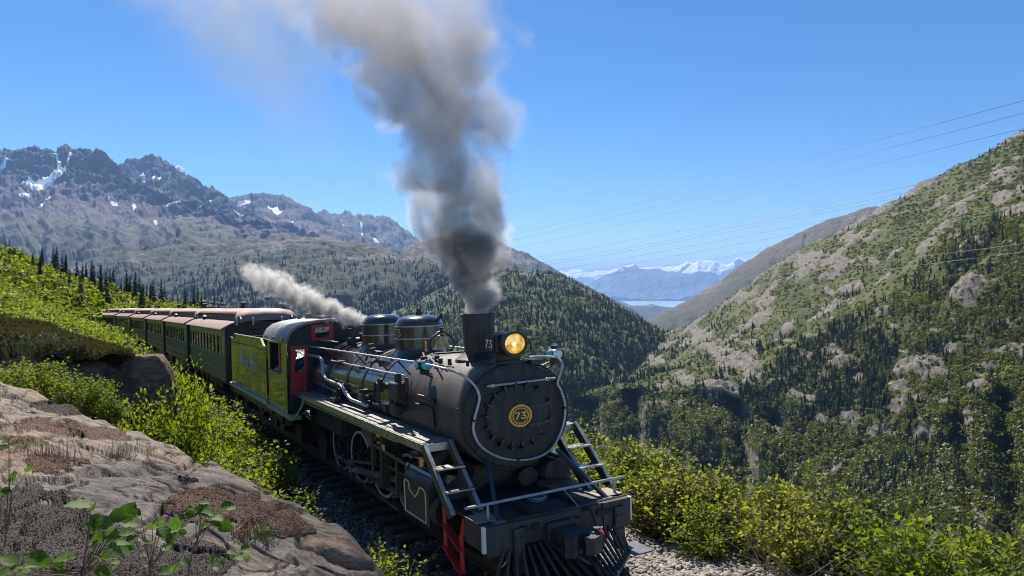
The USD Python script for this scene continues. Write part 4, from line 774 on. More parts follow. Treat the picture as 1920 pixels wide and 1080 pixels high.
# frame, cylinders, wheels, rods
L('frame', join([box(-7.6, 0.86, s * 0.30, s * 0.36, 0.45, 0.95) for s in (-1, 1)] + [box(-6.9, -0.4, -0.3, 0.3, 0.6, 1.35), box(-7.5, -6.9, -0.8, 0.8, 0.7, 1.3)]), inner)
for s in (-1, 1):
    cz = 0.70
    prof = [(s * 1.06, 0.42), (s * 1.10, 0.50), (s * 1.10, 1.02), (s * 1.04, 1.17), (s * 0.92, 1.24), (s * 0.72, 1.22), (s * 0.55, 1.05), (s * 0.55, 0.42), (s * 0.7, 0.34), (s * 0.95, 0.34)]
    cy = L('cylinder', prism(prof, -1.30, -0.40, 'yz'), black, smooth=40)
    L('valve_chest', join([lathe([(0.0, -1.44), (0.13, -1.43), (0.15, -1.36), (0.15, -0.34), (0.13, -0.27), (0, -0.26)], 28, 'x', (0, s * 0.88, 1.14)), lathe([(0.17, -1.36), (0.17, -1.30)], 28, 'x', (0, s * 0.88, 1.14))]), jacket, parent=cy)
    L('cylinder_head', join([lathe([(0.30, -0.40), (0.31, -0.37), (0.31, -0.33), (0.26, -0.29), (0, -0.27)], 32, 'x', (0, s * 0.80, 0.72)), lathe([(0, -1.40), (0.26, -1.39), (0.29, -1.30)], 32, 'x', (0, s * 0.80, 0.72)), ring(0.27, -0.33, 0, 14, 0.016, 0.02).apply_translation((0, s * 0.80, 0.72))]), black, parent=cy)
    out = [(-1.22, 0.52), (-1.24, 0.98), (-1.19, 1.03), (-1.08, 1.02), (-1.05, 0.90), (-0.86, 0.83), (-0.75, 0.93), (-0.70, 1.02), (-0.56, 1.02), (-0.50, 0.97), (-0.50, 0.52), (-1.22, 0.52)]
    L('lining', tube([(x, s * 1.102, z) for x, z in out], 0.011, 6), plain('cream_lining_%d' % (s + 1), (0.6, 0.55, 0.38), 0.5), parent=cy)
    L('relief_valve', join([cyl((-0.98, s * 0.93, 1.24), (-0.98, s * 0.93, 1.40), 0.055, 14)]), brass, parent=cy)
    L('valve_cap', lathe([(0.10, 1.40), (0.11, 1.43), (0.06, 1.47), (0, 1.475)], 18, 'z', (-0.98, s * 0.93, 0)), steel, parent=cy)
    wheels = [(-2.35, 0.56), (-3.55, 0.56), (-4.75, 0.56), (-5.95, 0.56)]
    for x, r in wheels:
        wh = L('driving_wheel', join([lathe([(r - 0.07, s * 0.60), (r - 0.09, s * 0.57), (r - 0.09, s * 0.48), (r - 0.02, s * 0.48)], 48, 'y', (x, 0, 0.56)), lathe([(0.0, 0), (0.10, 0.0)], 16, 'y', (x, s * 0.62, 0.56)), cyl((x, s * 0.48, 0.56), (x, s * 0.63, 0.56), 0.10, 20)] + [beam((x, s * 0.555, 0.56), (x + (r - 0.08) * math.cos(a), s * 0.555, 0.56 + (r - 0.08) * math.sin(a)), 0.05, 0.045, (0, 1, 0)) for a in np.arange(12) * math.pi / 6]), black, smooth=20)
        L('tyre', lathe([(r + 0.028, s * 0.455), (r + 0.028, s * 0.482), (r, s * 0.49), (r, s * 0.595), (r - 0.01, s * 0.605), (r - 0.045, s * 0.605), (r - 0.07, s * 0.57)], 56, 'y', (x, 0, 0.56)), white_p, parent=wh, label='tyre with white painted face')
    cr = lambda x: (x + 0.20, s * 0.70, 0.36)
    L('side_rod', join([beam(cr(wheels[0][0]), cr(wheels[3][0]), 0.05, 0.10)] + [cyl((cr(x)[0], s * 0.61, 0.36), (cr(x)[0], s * 0.75, 0.36), 0.085, 16) for x, _ in wheels]), steel, smooth=20)
    L('main_rod', join([beam((-2.05, s * 0.78, 0.72), (-4.55, s * 0.80, 0.38), 0.06, 0.12), cyl((-4.55, s * 0.74, 0.36), (-4.55, s * 0.86, 0.36), 0.11, 16)]), steel, smooth=20)
    L('crosshead_guide', join([box(-2.6, -1.40, s * 0.72, s * 0.86, 0.86, 0.92), box(-2.6, -1.40, s * 0.72, s * 0.86, 0.50, 0.56), box(-2.2, -1.95, s * 0.70, s * 0.88, 0.56, 0.86), box(-2.66, -2.58, s * 0.5, s * 0.95, 0.48, 1.5)]), plain('guide_%d' % (s + 1), (0.05, 0.045, 0.03), 0.45), smooth=20)
    L('valve_gear', join([beam((-1.4, s * 0.9, 1.12), (-3.05, s * 0.92, 1.22), 0.04, 0.07), beam((-3.05, s * 0.92, 0.80), (-3.05, s * 0.92, 1.50), 0.06, 0.09, (1, 0, 0)), beam((-3.05, s * 0.95, 0.85), (-4.35, s * 0.93, 0.62), 0.035, 0.05), beam((-2.0, s * 0.92, 1.13), (-2.0, s * 0.92, 0.5), 0.03, 0.05, (1, 0, 0)), lathe([(0, -0.03), (0.10, -0.02), (0.10, 0.02), (0, 0.03)], 14, 'y', (-3.05, s * 0.95, 1.45)), box(-3.4, -2.9, s * 0.78, s * 0.92, 1.30, 1.42)]), plain('gear_%d' % (s + 1), (0.07, 0.065, 0.035), 0.4), smooth=20)
    L('oil_tags', join([box(-2.75, -2.6, s * 0.96, s * 0.97, 1.42, 1.54), box(-2.5, -2.38, s * 0.96, s * 0.97, 1.22, 1.33)]), gold)
    L('pilot_wheel', join([lathe([(0.0, s * 0.50), (0.32, s * 0.50), (0.37, s * 0.53), (0.385, s * 0.56), (0.36, s * 0.60), (0.28, s * 0.57), (0.0, s * 0.58)], 36, 'y', (0.30, 0, 0.385))]), black)
    L('trailing_wheel', lathe([(0.0, s * 0.50), (0.34, s * 0.50), (0.38, s * 0.60), (0.3, s * 0.57), (0, s * 0.58)], 36, 'y', (-7.35, 0, 0.38)), black)
    L('brake_rigging', join([beam((-1.9, s * 0.95, 0.30), (-6.0, s * 0.85, 0.28), 0.03, 0.05)] + [beam((x, s * 0.62, 0.2), (x, s * 0.62, 0.9), 0.05, 0.07, (1, 0, 0)) for x in (-2.95, -4.15, -5.35)]), black, smooth=20)
L('pilot_axle', cyl((0.30, -0.5, 0.385), (0.30, 0.5, 0.385), 0.06, 12), black)
# cab
arch = [(-1.40, 3.02), (-1.37, 3.14), (-1.30, 3.28), (-1.16, 3.40), (-0.95, 3.47), (-0.6, 3.52), (-0.3, 3.54), (0, 3.55), (0.3, 3.54), (0.6, 3.52), (0.95, 3.47), (1.16, 3.40), (1.30, 3.28), (1.37, 3.14), (1.40, 3.02)]
from shapely.geometry import Polygon, box as sbox
prof = Polygon([(-1.33, 1.30)] + [(y * 0.955, z - 0.02) for y, z in arch] + [(1.33, 1.30)])
holes = [sbox(-0.80, 3.04, -0.42, 3.36), sbox(0.42, 3.04, 0.80, 3.36), Polygon([(-1.24, 2.28), (-1.20, 2.80), (-0.98, 2.80), (-1.0, 2.28)]), Polygon([(1.24, 2.28), (1.20, 2.80), (0.98, 2.80), (1.0, 2.28)])]
for h in holes: prof = prof.difference(h)
cab_black = plain('cab_black', (0.016, 0.015, 0.016), 0.45, var=0.3)
L('cab_front', prism(prof, -7.12, -7.07, 'yz'), cab_black)
L('cab_back', prism(Polygon([(-1.33, 1.30), (-1.33, 3.05), (-1.1, 3.38), (0, 3.5), (1.1, 3.38), (1.33, 3.05), (1.33, 1.30)]).difference(sbox(-1.0, 1.4, 1.0, 3.3)), -8.95, -8.90, 'yz'), cab_black)
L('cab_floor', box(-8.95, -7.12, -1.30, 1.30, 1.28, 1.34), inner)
am = [(y * 1.0, z) for y, z in arch]; an = [(y * 0.965, z - 0.045) for y, z in arch][::-1]
rf = L('cab_roof', prism(am + an, -9.35, -6.98, 'yz'), roofgrey, smooth=45)
L('roof_hatch', join([box(-8.3, -7.5, -0.5, 0.5, 3.55, 3.60), xf(box(-0.4, 0.4, -0.5, 0.5, -0.015, 0.015), trimesh.transformations.translation_matrix((-8.35, 0, 3.78)) @ rot((0, 1, 0), 62)), box(-8.75, -8.5, -0.55, -0.35, 3.52, 3.66), cyl((-9.05, -0.6, 3.5), (-9.05, -0.6, 3.64), 0.05, 10)]), roofgrey, parent=rf)
for s in (-1, 1):
    side = Polygon([(-8.95, 1.24), (-8.95, 3.04), (-7.07, 3.04), (-7.07, 1.24)]).difference(sbox(-8.72, 2.22, -7.62, 2.94))
    sd = L('cab_side', prism(side, s * 1.35 - 0.02, s * 1.35 + 0.0 + 0.0001 if s < 0 else s * 1.35 + 0.0, 'xz'), green)
    L('side_lining', tube([(x, s * 1.353 - (0.012 if s < 0 else 0.0), z) for x, z in ((-8.80, 1.36), (-7.22, 1.36), (-7.22, 2.05), (-8.80, 2.05), (-8.80, 1.36))], 0.014, 5), green_l, parent=sd)
    L('window_frame', join([box(-7.72, -7.60, s * 1.34, s * 1.385, 2.20, 2.96), box(-7.79, -7.74, s * 1.33, s * 1.37, 2.22, 2.94)]), red, parent=sd)
    L('arm_rest', box(-8.72, -7.62, s * 1.28, s * 1.40, 2.19, 2.23), black, parent=sd)
    L('cab_corner', join([box(-8.955, -8.90, s * 1.345, s * 1.362, 1.25, 2.96), cyl((-9.03, s * 1.38, 1.5), (-9.03, s * 1.38, 2.5), 0.016, 7)]), black, parent=sd)
    L('drip_rail', join([tube(smooth_path([(-9.2, s * 1.42, 3.02), (-8.6, s * 1.44, 3.01), (-7.8, s * 1.44, 3.0), (-7.2, s * 1.43, 3.03)], 4), 0.014, 6), bolts([(x, s * 1.41, 3.04) for x in (-8.9, -8.1, -7.25)], 0.035, (0, 0, 1), 0.08), box(-8.93, -7.1, s * 1.352, s * 1.372, 2.96, 3.06)]), green_l, parent=sd)
    L('cab_sill', join([box(-8.98, -6.62, s * 1.20, s * 1.42, 1.16, 1.24)]), green_l)
    L('sill_hanger', tube(smooth_path([(-6.62, s * 1.40, 1.18), (-6.5, s * 1.36, 1.22), (-6.48, s * 1.22, 1.5), (-6.46, s * 1.18, 1.66), (-6.3, s * 1.17, 1.68)], 5), 0.02, 7), green_l)
    dr = L('cab_door', prism(Polygon([(s * 1.30, 1.72), (s * 1.27, 2.90), (s * 0.92, 2.90), (s * 0.98, 1.72)]).difference(Polygon([(s * 1.21, 2.26), (s * 1.18, 2.82), (s * 0.985, 2.82), (s * 1.01, 2.26)])), -7.07, -7.04, 'yz'), red)
    L('door_window', box(-7.06, -7.052, s * 1.00, s * 1.20, 2.26, 2.82), glass, parent=dr)
    fw_ = L('front_window_frame', prism(sbox(min(s * .84, s * .38), 3.00, max(s * .84, s * .38), 3.40).difference(sbox(min(s * .76, s * .46), 3.07, max(s * .76, s * .46), 3.33)), -7.07, -7.045, 'yz'), red)
    L('front_window', box(-7.062, -7.054, min(s * .76, s * .46), max(s * .76, s * .46), 3.07, 3.33), glass, parent=fw_)
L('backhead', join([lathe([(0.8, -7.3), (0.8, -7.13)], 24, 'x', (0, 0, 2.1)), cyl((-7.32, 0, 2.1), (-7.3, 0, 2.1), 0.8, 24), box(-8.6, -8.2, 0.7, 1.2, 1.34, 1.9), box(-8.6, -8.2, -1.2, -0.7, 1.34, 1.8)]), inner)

# ---------------------------------------------------------------- tender
tend = Rig(thing('tender', 'olive green riveted tender lettered in white behind the locomotive', 'tender', pose(-11.65)), -11.65)
Tn = tend
side = Polygon([(-14.3, 1.30), (-14.3, 2.84), (-13.75, 2.84), (-13.55, 2.98), (-9.75, 2.98), (-9.45, 2.78), (-9.2, 2.78), (-9.2, 1.30)])
for s in (-1, 1):
    y0 = s * 1.35 - (0.0 if s < 0 else 0.03)
    sp = Tn('tender_side', prism(side, y0, y0 + 0.03, 'xz'), green)
    rv = [(x, s * 1.352, z) for x in np.arange(-14.1, -9.2, 0.42) for z in np.arange(1.45, 2.75, 0.135)] + [(x, s * 1.352, z) for z in (1.40, 2.70) for x in np.arange(-14.2, -9.1, 0.14)]
    Tn('rivets', join([trimesh.Trimesh(np.array([[-.014, 0, 0], [0, 0, -.014], [.014, 0, 0], [0, 0, .014], [0, s * .010, 0]]) + p, [[0, 1, 4], [1, 2, 4], [2, 3, 4], [3, 0, 4]], process=False) for p in rv]), black, parent=sp, smooth=False)
    rim = [(-14.3, 2.84), (-13.75, 2.84), (-13.55, 2.98), (-9.75, 2.98), (-9.45, 2.78), (-9.2, 2.78)]
    Tn('rim', tube([(x, s * 1.352, z) for x, z in rim], 0.026, 7), green_l, parent=sp)
    Tn('rim_line', tube([(-14.25, s * 1.355, 2.74), (-9.2, s * 1.355, 2.67)], 0.010, 5), black, parent=sp)
    Tn('tender_sill', box(-14.35, -9.0, s * 1.22, s * 1.42, 1.20, 1.29), green_l)
    Tn('sill_beam', box(-14.3, -9.0, s * 1.1, s * 1.3, 0.95, 1.20), black)
    if s < 0:
        Tn('lettering', join([side_text('W', 0.50, (-12.75, -1.352, 2.02), 0.006, True, 0, 0.72), side_text('hite', 0.30, (-12.22, -1.352, 2.0), 0.006, False, 0, 0.9), side_text('P', 0.52, (-11.20, -1.352, 1.98), 0.006, True, 0, 0.8), side_text('ass', 0.30, (-10.87, -1.352, 1.98), 0.006, False, 0, 0.9)]), white_p, parent=sp)
Tn('tender_front', box(-9.15, -9.1, -1.32, 1.32, 1.30, 2.3), black)
Tn('tender_back', box(-14.3, -14.25, -1.32, 1.32, 1.30, 2.8), green)
Tn('tender_top', join([box(-14.25, -13.4, -1.32, 1.32, 2.60, 2.64), box(-13.4, -13.35, -1.32, 1.32, 2.1, 2.9), box(-14.25, -9.1, -1.3, 1.3, 1.25, 1.32)]), black)
c = np.stack(np.meshgrid(np.linspace(-13.35, -9.2, 30), np.linspace(-1.3, 1.3, 20), indexing='ij'), -1)
G = np.concatenate([c, (2.35 + 0.35 * fbm(np.concatenate([c * 3, c[..., :1] * 0], -1), 3, 4) - 0.1 * np.abs(c[..., 1]))[..., None]], -1)
Tn('coal', grid_mesh(np.swapaxes(G, 0, 1)), plain('coal', (0.012, 0.012, 0.013), 0.35, var=0.5, scale=20, bump=0.03, bscale=15), smooth=False)
def bogie(rig, xc, name='bogie', span=0.9):
    for s in (-1, 1):
        b = rig(name + '_frame', join([prism([(xc - 1.1, 0.52), (xc - 0.85, 0.66), (xc - 0.3, 0.66), (xc, 0.46), (xc + 0.3, 0.66), (xc + 0.85, 0.66), (xc + 1.1, 0.52), (xc + 0.4, 0.40), (xc, 0.30), (xc - 0.4, 0.40)], s * 0.72 - 0.04, s * 0.72 + 0.04, 'xz'), box(xc - 0.18, xc + 0.18, s * 0.6, s * 0.8, 0.4, 0.72)]), black, smooth=20)
        for dx in (-span, span):
            rig('wheel', lathe([(0.0, s * 0.46), (0.39, s * 0.455), (0.39, s * 0.48), (0.36, s * 0.49), (0.36, s * 0.60), (0.28, s * 0.57), (0, s * 0.58)], 28, 'y', (xc + dx, 0, 0.36)), black, parent=b)
bogie(tend, -10.4); bogie(tend, -13.1)

# ---------------------------------------------------------------- coaches (length 10.1, drawn about their middle)
maroon = plain('maroon_roof_paint', (0.215, 0.13, 0.112), 0.68, var=0.15, scale=1.5, bump=0.003, bscale=5)
coach_g = plain('coach_olive_paint', (0.23, 0.20, 0.085), 0.4, var=0.12, scale=2.5)
coach_d = plain('coach_dark_paint', (0.022, 0.02, 0.014), 0.5, var=0.3)
seat_m = plain('seat_cover', (0.10, 0.045, 0.03), 0.8)
def build_coach(prim, n_win):
    C = Rig(prim, 0.0); hl_, w = 4.72, 1.30
    wx = np.linspace(-hl_ + 0.55, hl_ - 0.55, n_win + 1)
    for s in (-1, 1):
        lp = C('lower_panel', box(-hl_ + 0.5, hl_, s * (w - 0.04), s * w, 1.12, 2.06), coach_g, smooth=False)
        C('lower_panel_trim', join([box(-hl_ + 0.5, hl_, s * w, s * (w + 0.018), z, z + 0.035) for z in (1.13, 1.45, 2.03)] + [box(x, x + 0.012, s * w, s * (w + 0.006), 1.17, 2.03) for x in np.arange(-hl_ + 0.6, hl_, 0.11)]), coach_g, parent=lp, smooth=False)
        lb = C('letter_board', box(-hl_ + 0.5, hl_, s * (w - 0.04), s * w, 2.80, 3.06), coach_g, smooth=False)
        C('board_scallops', join([lathe([(0.0, 0.0), (0.085, 0.006)], 8, 'y', (x, s * (w + 0.004), 2.83)) for x in np.arange(-hl_ + 0.6, hl_ - 0.05, 0.19)]), coach_g, parent=lb, smooth=False)
        C('corner_panel', join([box(hl_ - 0.55, hl_, s * (w - 0.04), s * w, 2.06, 2.80), box(-hl_ + 0.5, -hl_ + 0.55, s * (w - 0.04), s * w, 2.06, 2.80)]), coach_g, smooth=False)
        C('window_sill', box(-hl_ + 0.5, hl_ - 0.5, s * (w - 0.03), s * (w + 0.03), 2.06, 2.09), coach_g, smooth=False)
        for k in range(n_win + 1):
            C('window_post', box(wx[k] - 0.065, wx[k] + 0.065, s * (w - 0.045), s * (w + 0.004), 2.09, 2.80), coach_d, smooth=False)
        for k in range(n_win):
            C('window_pane', box(wx[k] + 0.065, wx[k + 1] - 0.065, s * (w - 0.026), s * (w - 0.018), 2.09, 2.80), glass, smooth=False)
        C('eave_roof', prism([(s * 1.42, 3.06), (s * 1.40, 3.10), (s * 1.1, 3.28), (s * 0.78, 3.36), (s * 0.78, 3.30), (s * 1.1, 3.22), (s * 1.36, 3.05)], -hl_ - 0.12, hl_ + 0.22, 'yz'), maroon, smooth=40)
        cw = C('clerestory_wall', box(-hl_ + 0.1, hl_ - 0.35, s * 0.74, s * 0.78, 3.33, 3.66), maroon, smooth=False)
        for k in range(12):
            x = -hl_ + 0.6 + k * 0.72
            C('clerestory_window', box(x, x + 0.46, s * 0.78, s * 0.788, 3.41, 3.60), coach_d, parent=cw, smooth=False)
    top = [(-0.84, 3.63), (-0.80, 3.70), (-0.5, 3.78), (0, 3.81), (0.5, 3.78), (0.80, 3.70), (0.84, 3.63)]
    C('clerestory_roof', prism(top + [(0.78, 3.62), (0, 3.74), (-0.78, 3.62)], -hl_ + 0.1, hl_ - 0.35, 'yz'), maroon, smooth=40)
    # bull nosed ends: the upper roof sweeps down over the platforms
    for e in (-1, 1):
        st = []
        x_end = hl_ - 0.35 if e > 0 else -hl_ + 0.1
        for q in np.linspace(0, 1, 9):
            x = x_end + e * (0.55 if e > 0 else 0.30) * math.sin(q * math.pi / 2); z = 3.0 + (0.0) ; dz = 0.46 * (1 - math.cos(q * math.pi / 2))
            st.append([(x, y * (1 + 0.25 * q), zz - dz) for y, zz in top])
        C('roof_end', grid_mesh(np.array(st)[:, ::1] if e > 0 else np.array(st)[:, ::-1]), maroon, smooth=60)
        C('hood_side', join([prism([(x_end, 3.3), (x_end, 3.66), (x_end + e * 0.3, 3.62), (x_end + e * 0.62, 3.42), (x_end + e * 0.72, 3.28)], s * 0.8 - 0.02, s * 0.8 + 0.02, 'xz') for s in (-1, 1)]), maroon, smooth=False)
        xe = hl_ - 0.02 if e > 0 else -hl_ + 0.5
        endw = Polygon([(-1.28, 1.12), (-1.28, 3.06), (-0.78, 3.28), (0.78, 3.28), (1.28, 3.06), (1.28, 1.12)])
        for h in (sbox(-0.38, 1.2, 0.38, 3.0), sbox(-1.1, 2.1, -0.55, 2.75), sbox(0.55, 2.1, 1.1, 2.75)): endw = endw.difference(h)
        C('end_wall', prism(endw, xe - 0.04, xe, 'yz'), coach_d, smooth=False)
        dr = C('end_door', prism(sbox(-0.37, 1.2, 0.37, 2.98).difference(sbox(-0.24, 2.1, 0.24, 2.8)), xe - 0.05, xe - 0.015, 'yz'), coach_d, smooth=False)
        C('end_door_pane', box(xe - 0.035, xe - 0.03, -0.24, 0.24, 2.1, 2.8), glass, parent=dr, smooth=False)
        C('platform', join([box(xe, xe + e * 0.45, -1.0, 1.0, 1.0, 1.08), bar((xe + e * 0.42, -0.95, 1.95), (xe + e * 0.42, 0.95, 1.95), 0.025, 6)] + [bar((xe + e * 0.42, y, 1.08), (xe + e * 0.42, y, 1.95), 0.014, 5) for y in np.linspace(-0.95, 0.95, 13)]), coach_d, smooth=False)
        C('grab_hoop', join([tube(smooth_path([(xe + e * 0.25, y, 3.2), (xe + e * 0.28, y, 3.40), (xe + e * 0.36, y, 3.42), (xe + e * 0.38, y, 3.18)], 4), 0.02, 6) for y in (-0.95, -0.45, 0.45, 0.95)]), silver, smooth=True)
    C('floor', box(-hl_, hl_, -1.26, 1.26, 1.0, 1.12), coach_d, smooth=False)
    C('underframe', join([box(-hl_, hl_, s * 0.5, s * 0.6, 0.75, 1.0) for s in (-1, 1)] + [box(-1.6, 1.6, -0.9, 0.9, 0.45, 0.8)]), coach_d, smooth=False)
    C('vent_stack', join([cyl((x, y, z), (x, y, z + 0.26), 0.07, 12) for x, y, z in ((-0.6, 0.25, 3.74),)] + [lathe([(0.05, 4.0), (0.16, 4.01), (0.14, 4.08), (0.0, 4.10)], 14, 'z', (-0.6, 0.25, 0)), cyl((-2.4, -0.95, 3.25), (-2.4, -0.95, 3.46), 0.06, 10), lathe([(0.05, 3.46), (0.12, 3.47), (0.0, 3.55)], 12, 'z', (-2.4, -0.95, 0))]), coach_d)
    for k in range(7):
        x = -3.6 + k * 1.15
        C('seat', join([box(x, x + 0.45, s * 0.35, s * 1.18, 1.45, 1.58, 0.03) for s in (-1, 1)] + [box(x - 0.06, x + 0.04, s * 0.35, s * 1.18, 1.5, 2.08, 0.03) for s in (-1, 1)]), seat_m, smooth=False)
    bogie(C, -3.3); bogie(C, 3.3)
coach_labels = ['olive passenger coach right behind the tender, nearest of the coaches', 'second olive coach counted back from the tender', 'third passenger coach counted back from the tender',
                'fourth passenger coach counted back from the tender', 'fifth passenger coach, small and far down the train', 'last visible coach, farthest of the train, half behind the leaves']
kinds = []
for nm, nw in (('coach_ten_windows', 10), ('coach_twelve_windows', 12)):
    k = class_prim(nm); build_coach(k, nw); kinds.append(k)
for i in range(7):
    s0 = -15.76 - i * 10.495 - 5.1
    if i < 6:
        copy_of(kinds[i % 2 if i else 0], 'passenger_coach', pose(s0), coach_labels[i], 'coach', 'coaches of the train')
# ---------------------------------------------------------------- ground near the track
rng = np.random.default_rng(4)
def ground_z(s, n):
    """Height above the rail plane at track position s, n metres to the engine's left of the centre line."""
    s, n = np.asarray(s, float), np.asarray(n, float)
    m = np.maximum(-n - 1.95, 0); k = 0.26 + 0.24 * smoothstep(3, -16, s)
    z = -0.30 + k * m * smoothstep(0, 1.2, m) + 0.0 * s
    r = np.maximum(n - 2.8, 0); r2 = np.maximum(n - 12, 0); r3 = np.maximum(n - 120, 0)
    z = z - 0.55 * r * smoothstep(0, 2.0, r) - 0.3 * r2 + 0.55 * r3
    q = np.stack([s, n, 0 * s], -1); rough = smoothstep(1.5, 3.0, np.abs(n))
    return z + (fbm(q / 2.6, 4, 201) - 0.5) * 0.55 * rough + (fbm(q / 0.5, 3, 202) - 0.5) * 0.06
def at_track(s, n):
    c, th = track(s); N = np.stack([-np.sin(th), np.cos(th), 0 * th], -1)
    return W(c + N * np.asarray(n)[..., None] + np.stack([0 * th, 0 * th, ground_z(s, n)], -1))
sv = np.r_[np.arange(9, -22, -0.14), np.arange(-22, -75, -0.6)]
nv = np.r_[-40, -32, -26, -22, np.arange(-19, -6, 0.4), np.arange(-6, 6, 0.10), np.arange(6, 14, 0.3), np.arange(14, 40, 2), np.arange(40, 200, 12)]
S_, N_ = np.meshgrid(sv, nv, indexing='ij')
Gn = at_track(S_, N_)
gravel = smoothstep(2.6, 1.9, np.abs(N_ - 0.25) + (fbm(np.stack([S_, N_, 0 * S_], -1) / 0.8, 3, 203) - 0.5) * 1.2)
ground_m = mat('bank_ground', {'g': ('geometry', {}), 'a': ('attribute', dict(attribute='cover')), 'sc': ('separate_color', {}),
    'n1': ('noise_texture', dict(scale=1.3, detail=7.0, roughness=0.7)), 'v': ('voronoi_texture', dict(scale=26.0)), 'vc': ('hsv', dict(saturation=0.12, value=0.55)),
    'r1': ('rgb_ramp', dict(ramp=[(0.35, (0.035, 0.030, 0.018)), (0.5, (0.055, 0.055, 0.02)), (0.65, (0.10, 0.085, 0.05))])),
    'r2': ('rgb_ramp', dict(ramp=[(0.0, (0.16, 0.145, 0.125)), (0.6, (0.24, 0.22, 0.19)), (1.0, (0.11, 0.10, 0.09))])), 'mc': ('mix_color', dict(fac=0.3)),
    'm': ('mix_color', {}), 'bm': ('bump', dict(strength=1.0, distance=0.05)), 'p': ('principled_bsdf', dict(roughness=0.95, specular_ior_level=0.2))},
    [('g.position', 'n1.vector'), ('g.position', 'v.vector'), ('v.color', 'vc.color'), ('a.color', 'sc.color'), ('n1.fac', 'r1.fac'), ('v.distance', 'r2.fac'), ('r2.color', 'mc.a'), ('vc.color', 'mc.b'),
     ('r1.color', 'm.a'), ('mc.result', 'm.b'), ('sc.r', 'm.fac'), ('m.result', 'p.base_color'), ('v.distance', 'bm.height'), ('bm.normal', 'p.normal')])
gm = grid_mesh(Gn)
obj('bank', gm, ground_m, smooth=True, label='stony ledge that carries the track, with the bank on its left and the drop to its right', cat='ground', kind='structure', prim={'cover': cov3(gravel, 0, 0).reshape(-1, 3)})

# ---------------------------------------------------------------- track
tk = thing('railway_track', 'narrow gauge track of steel rails on dark wooden ties under the train', 'track', pose(0.0))
Minv = np.linalg.inv(pose(0.0))
ties_m = plain('tie_wood', (0.035, 0.028, 0.022), 0.85, var=0.4, scale=4, bump=0.006, bscale=18)
rail_m = plain('rail_steel', (0.085, 0.06, 0.045), 0.5, 0.5, var=0.3, scale=8)
sr = np.r_[8, np.arange(0, -11, -4), np.arange(-11, -95, -1.5)]
sec = [(-0.055, -0.13), (0.055, -0.13), (0.05, -0.115), (0.012, -0.10), (0.012, -0.04), (0.03, -0.03), (0.03, 0.0), (-0.03, 0.0), (-0.03, -0.03), (-0.012, -0.04), (-0.012, -0.10), (-0.05, -0.115)]
for s in (-1, 1):
    c, th = track(sr); rows_ = []
    for y, z in sec + sec[:1]:
        N = np.stack([-np.sin(th), np.cos(th), 0 * th], -1); rows_.append(c + N * (s * 0.487 + y) + [0, 0, z])
    obj('rail', grid_mesh(np.array(rows_)), rail_m, tk, smooth=False)
for i, s0 in enumerate(np.arange(5.0, -36, -0.52)):
    c, th = track(s0); a = float(th) + rng.normal(0, 0.015)
    m = xf(box(-0.10, 0.10, -1.02 + rng.normal(0, .05), 1.02 + rng.normal(0, .05), -0.30, -0.132 + rng.normal(0, .006), 0.012), trimesh.transformations.translation_matrix(c) @ rot((0, 0, 1), math.degrees(a)))
    obj('tie', m, ties_m, tk, smooth=False)

def pebble(seed, n=1):
    m = trimesh.creation.icosphere(n); r = np.random.default_rng(seed)
    v = m.vertices * (0.75 + 0.5 * noise(m.vertices * 1.4 + 50, seed)[:, None]) * [1.0, 0.8, 0.62]
    return trimesh.Trimesh(v, m.faces, process=False)
stone_m = mat('ballast_stone', {'o': ('object_info', {}), 'r': ('rgb_ramp', dict(ramp=[(0.0, (0.13, 0.12, 0.11)), (0.5, (0.26, 0.24, 0.21)), (0.85, (0.36, 0.32, 0.28)), (1.0, (0.2, 0.14, 0.1))])), 'p': ('principled_bsdf', dict(roughness=0.9))}, [('o.random', 'r.fac'), ('r.color', 'p.base_color')])
cinder_m = plain('sooty_ballast_stone', (0.085, 0.08, 0.075), 0.85, var=0.4)  # dark cinder colour that also paints in the shade left of the track
k = 26000
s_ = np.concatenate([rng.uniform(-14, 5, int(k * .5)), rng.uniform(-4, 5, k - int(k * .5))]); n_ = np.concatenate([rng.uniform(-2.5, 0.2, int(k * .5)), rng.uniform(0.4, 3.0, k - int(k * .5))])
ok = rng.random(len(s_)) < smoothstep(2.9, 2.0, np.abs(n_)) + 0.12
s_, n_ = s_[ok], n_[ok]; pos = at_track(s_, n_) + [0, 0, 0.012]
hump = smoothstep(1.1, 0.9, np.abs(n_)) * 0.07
instancer('ballast', [(pebble(i), stone_m, False) for i in range(3)] + [(pebble(i + 5), cinder_m, False) for i in range(2)], pos + np.stack([0 * hump, 0 * hump, hump], 1), np.where(rng.random(len(pos)) < smoothstep(1.2, -0.2, n_) * 0.85, rng.integers(3, 5, len(pos)), rng.integers(0, 3, len(pos))), rng.uniform(0.018, 0.05, len(pos)), rng.uniform(0, 6.28, len(pos)), 'grey crushed stone ballast beside and between the ties', 'ballast', rng.uniform(0, 1.2, len(pos)))

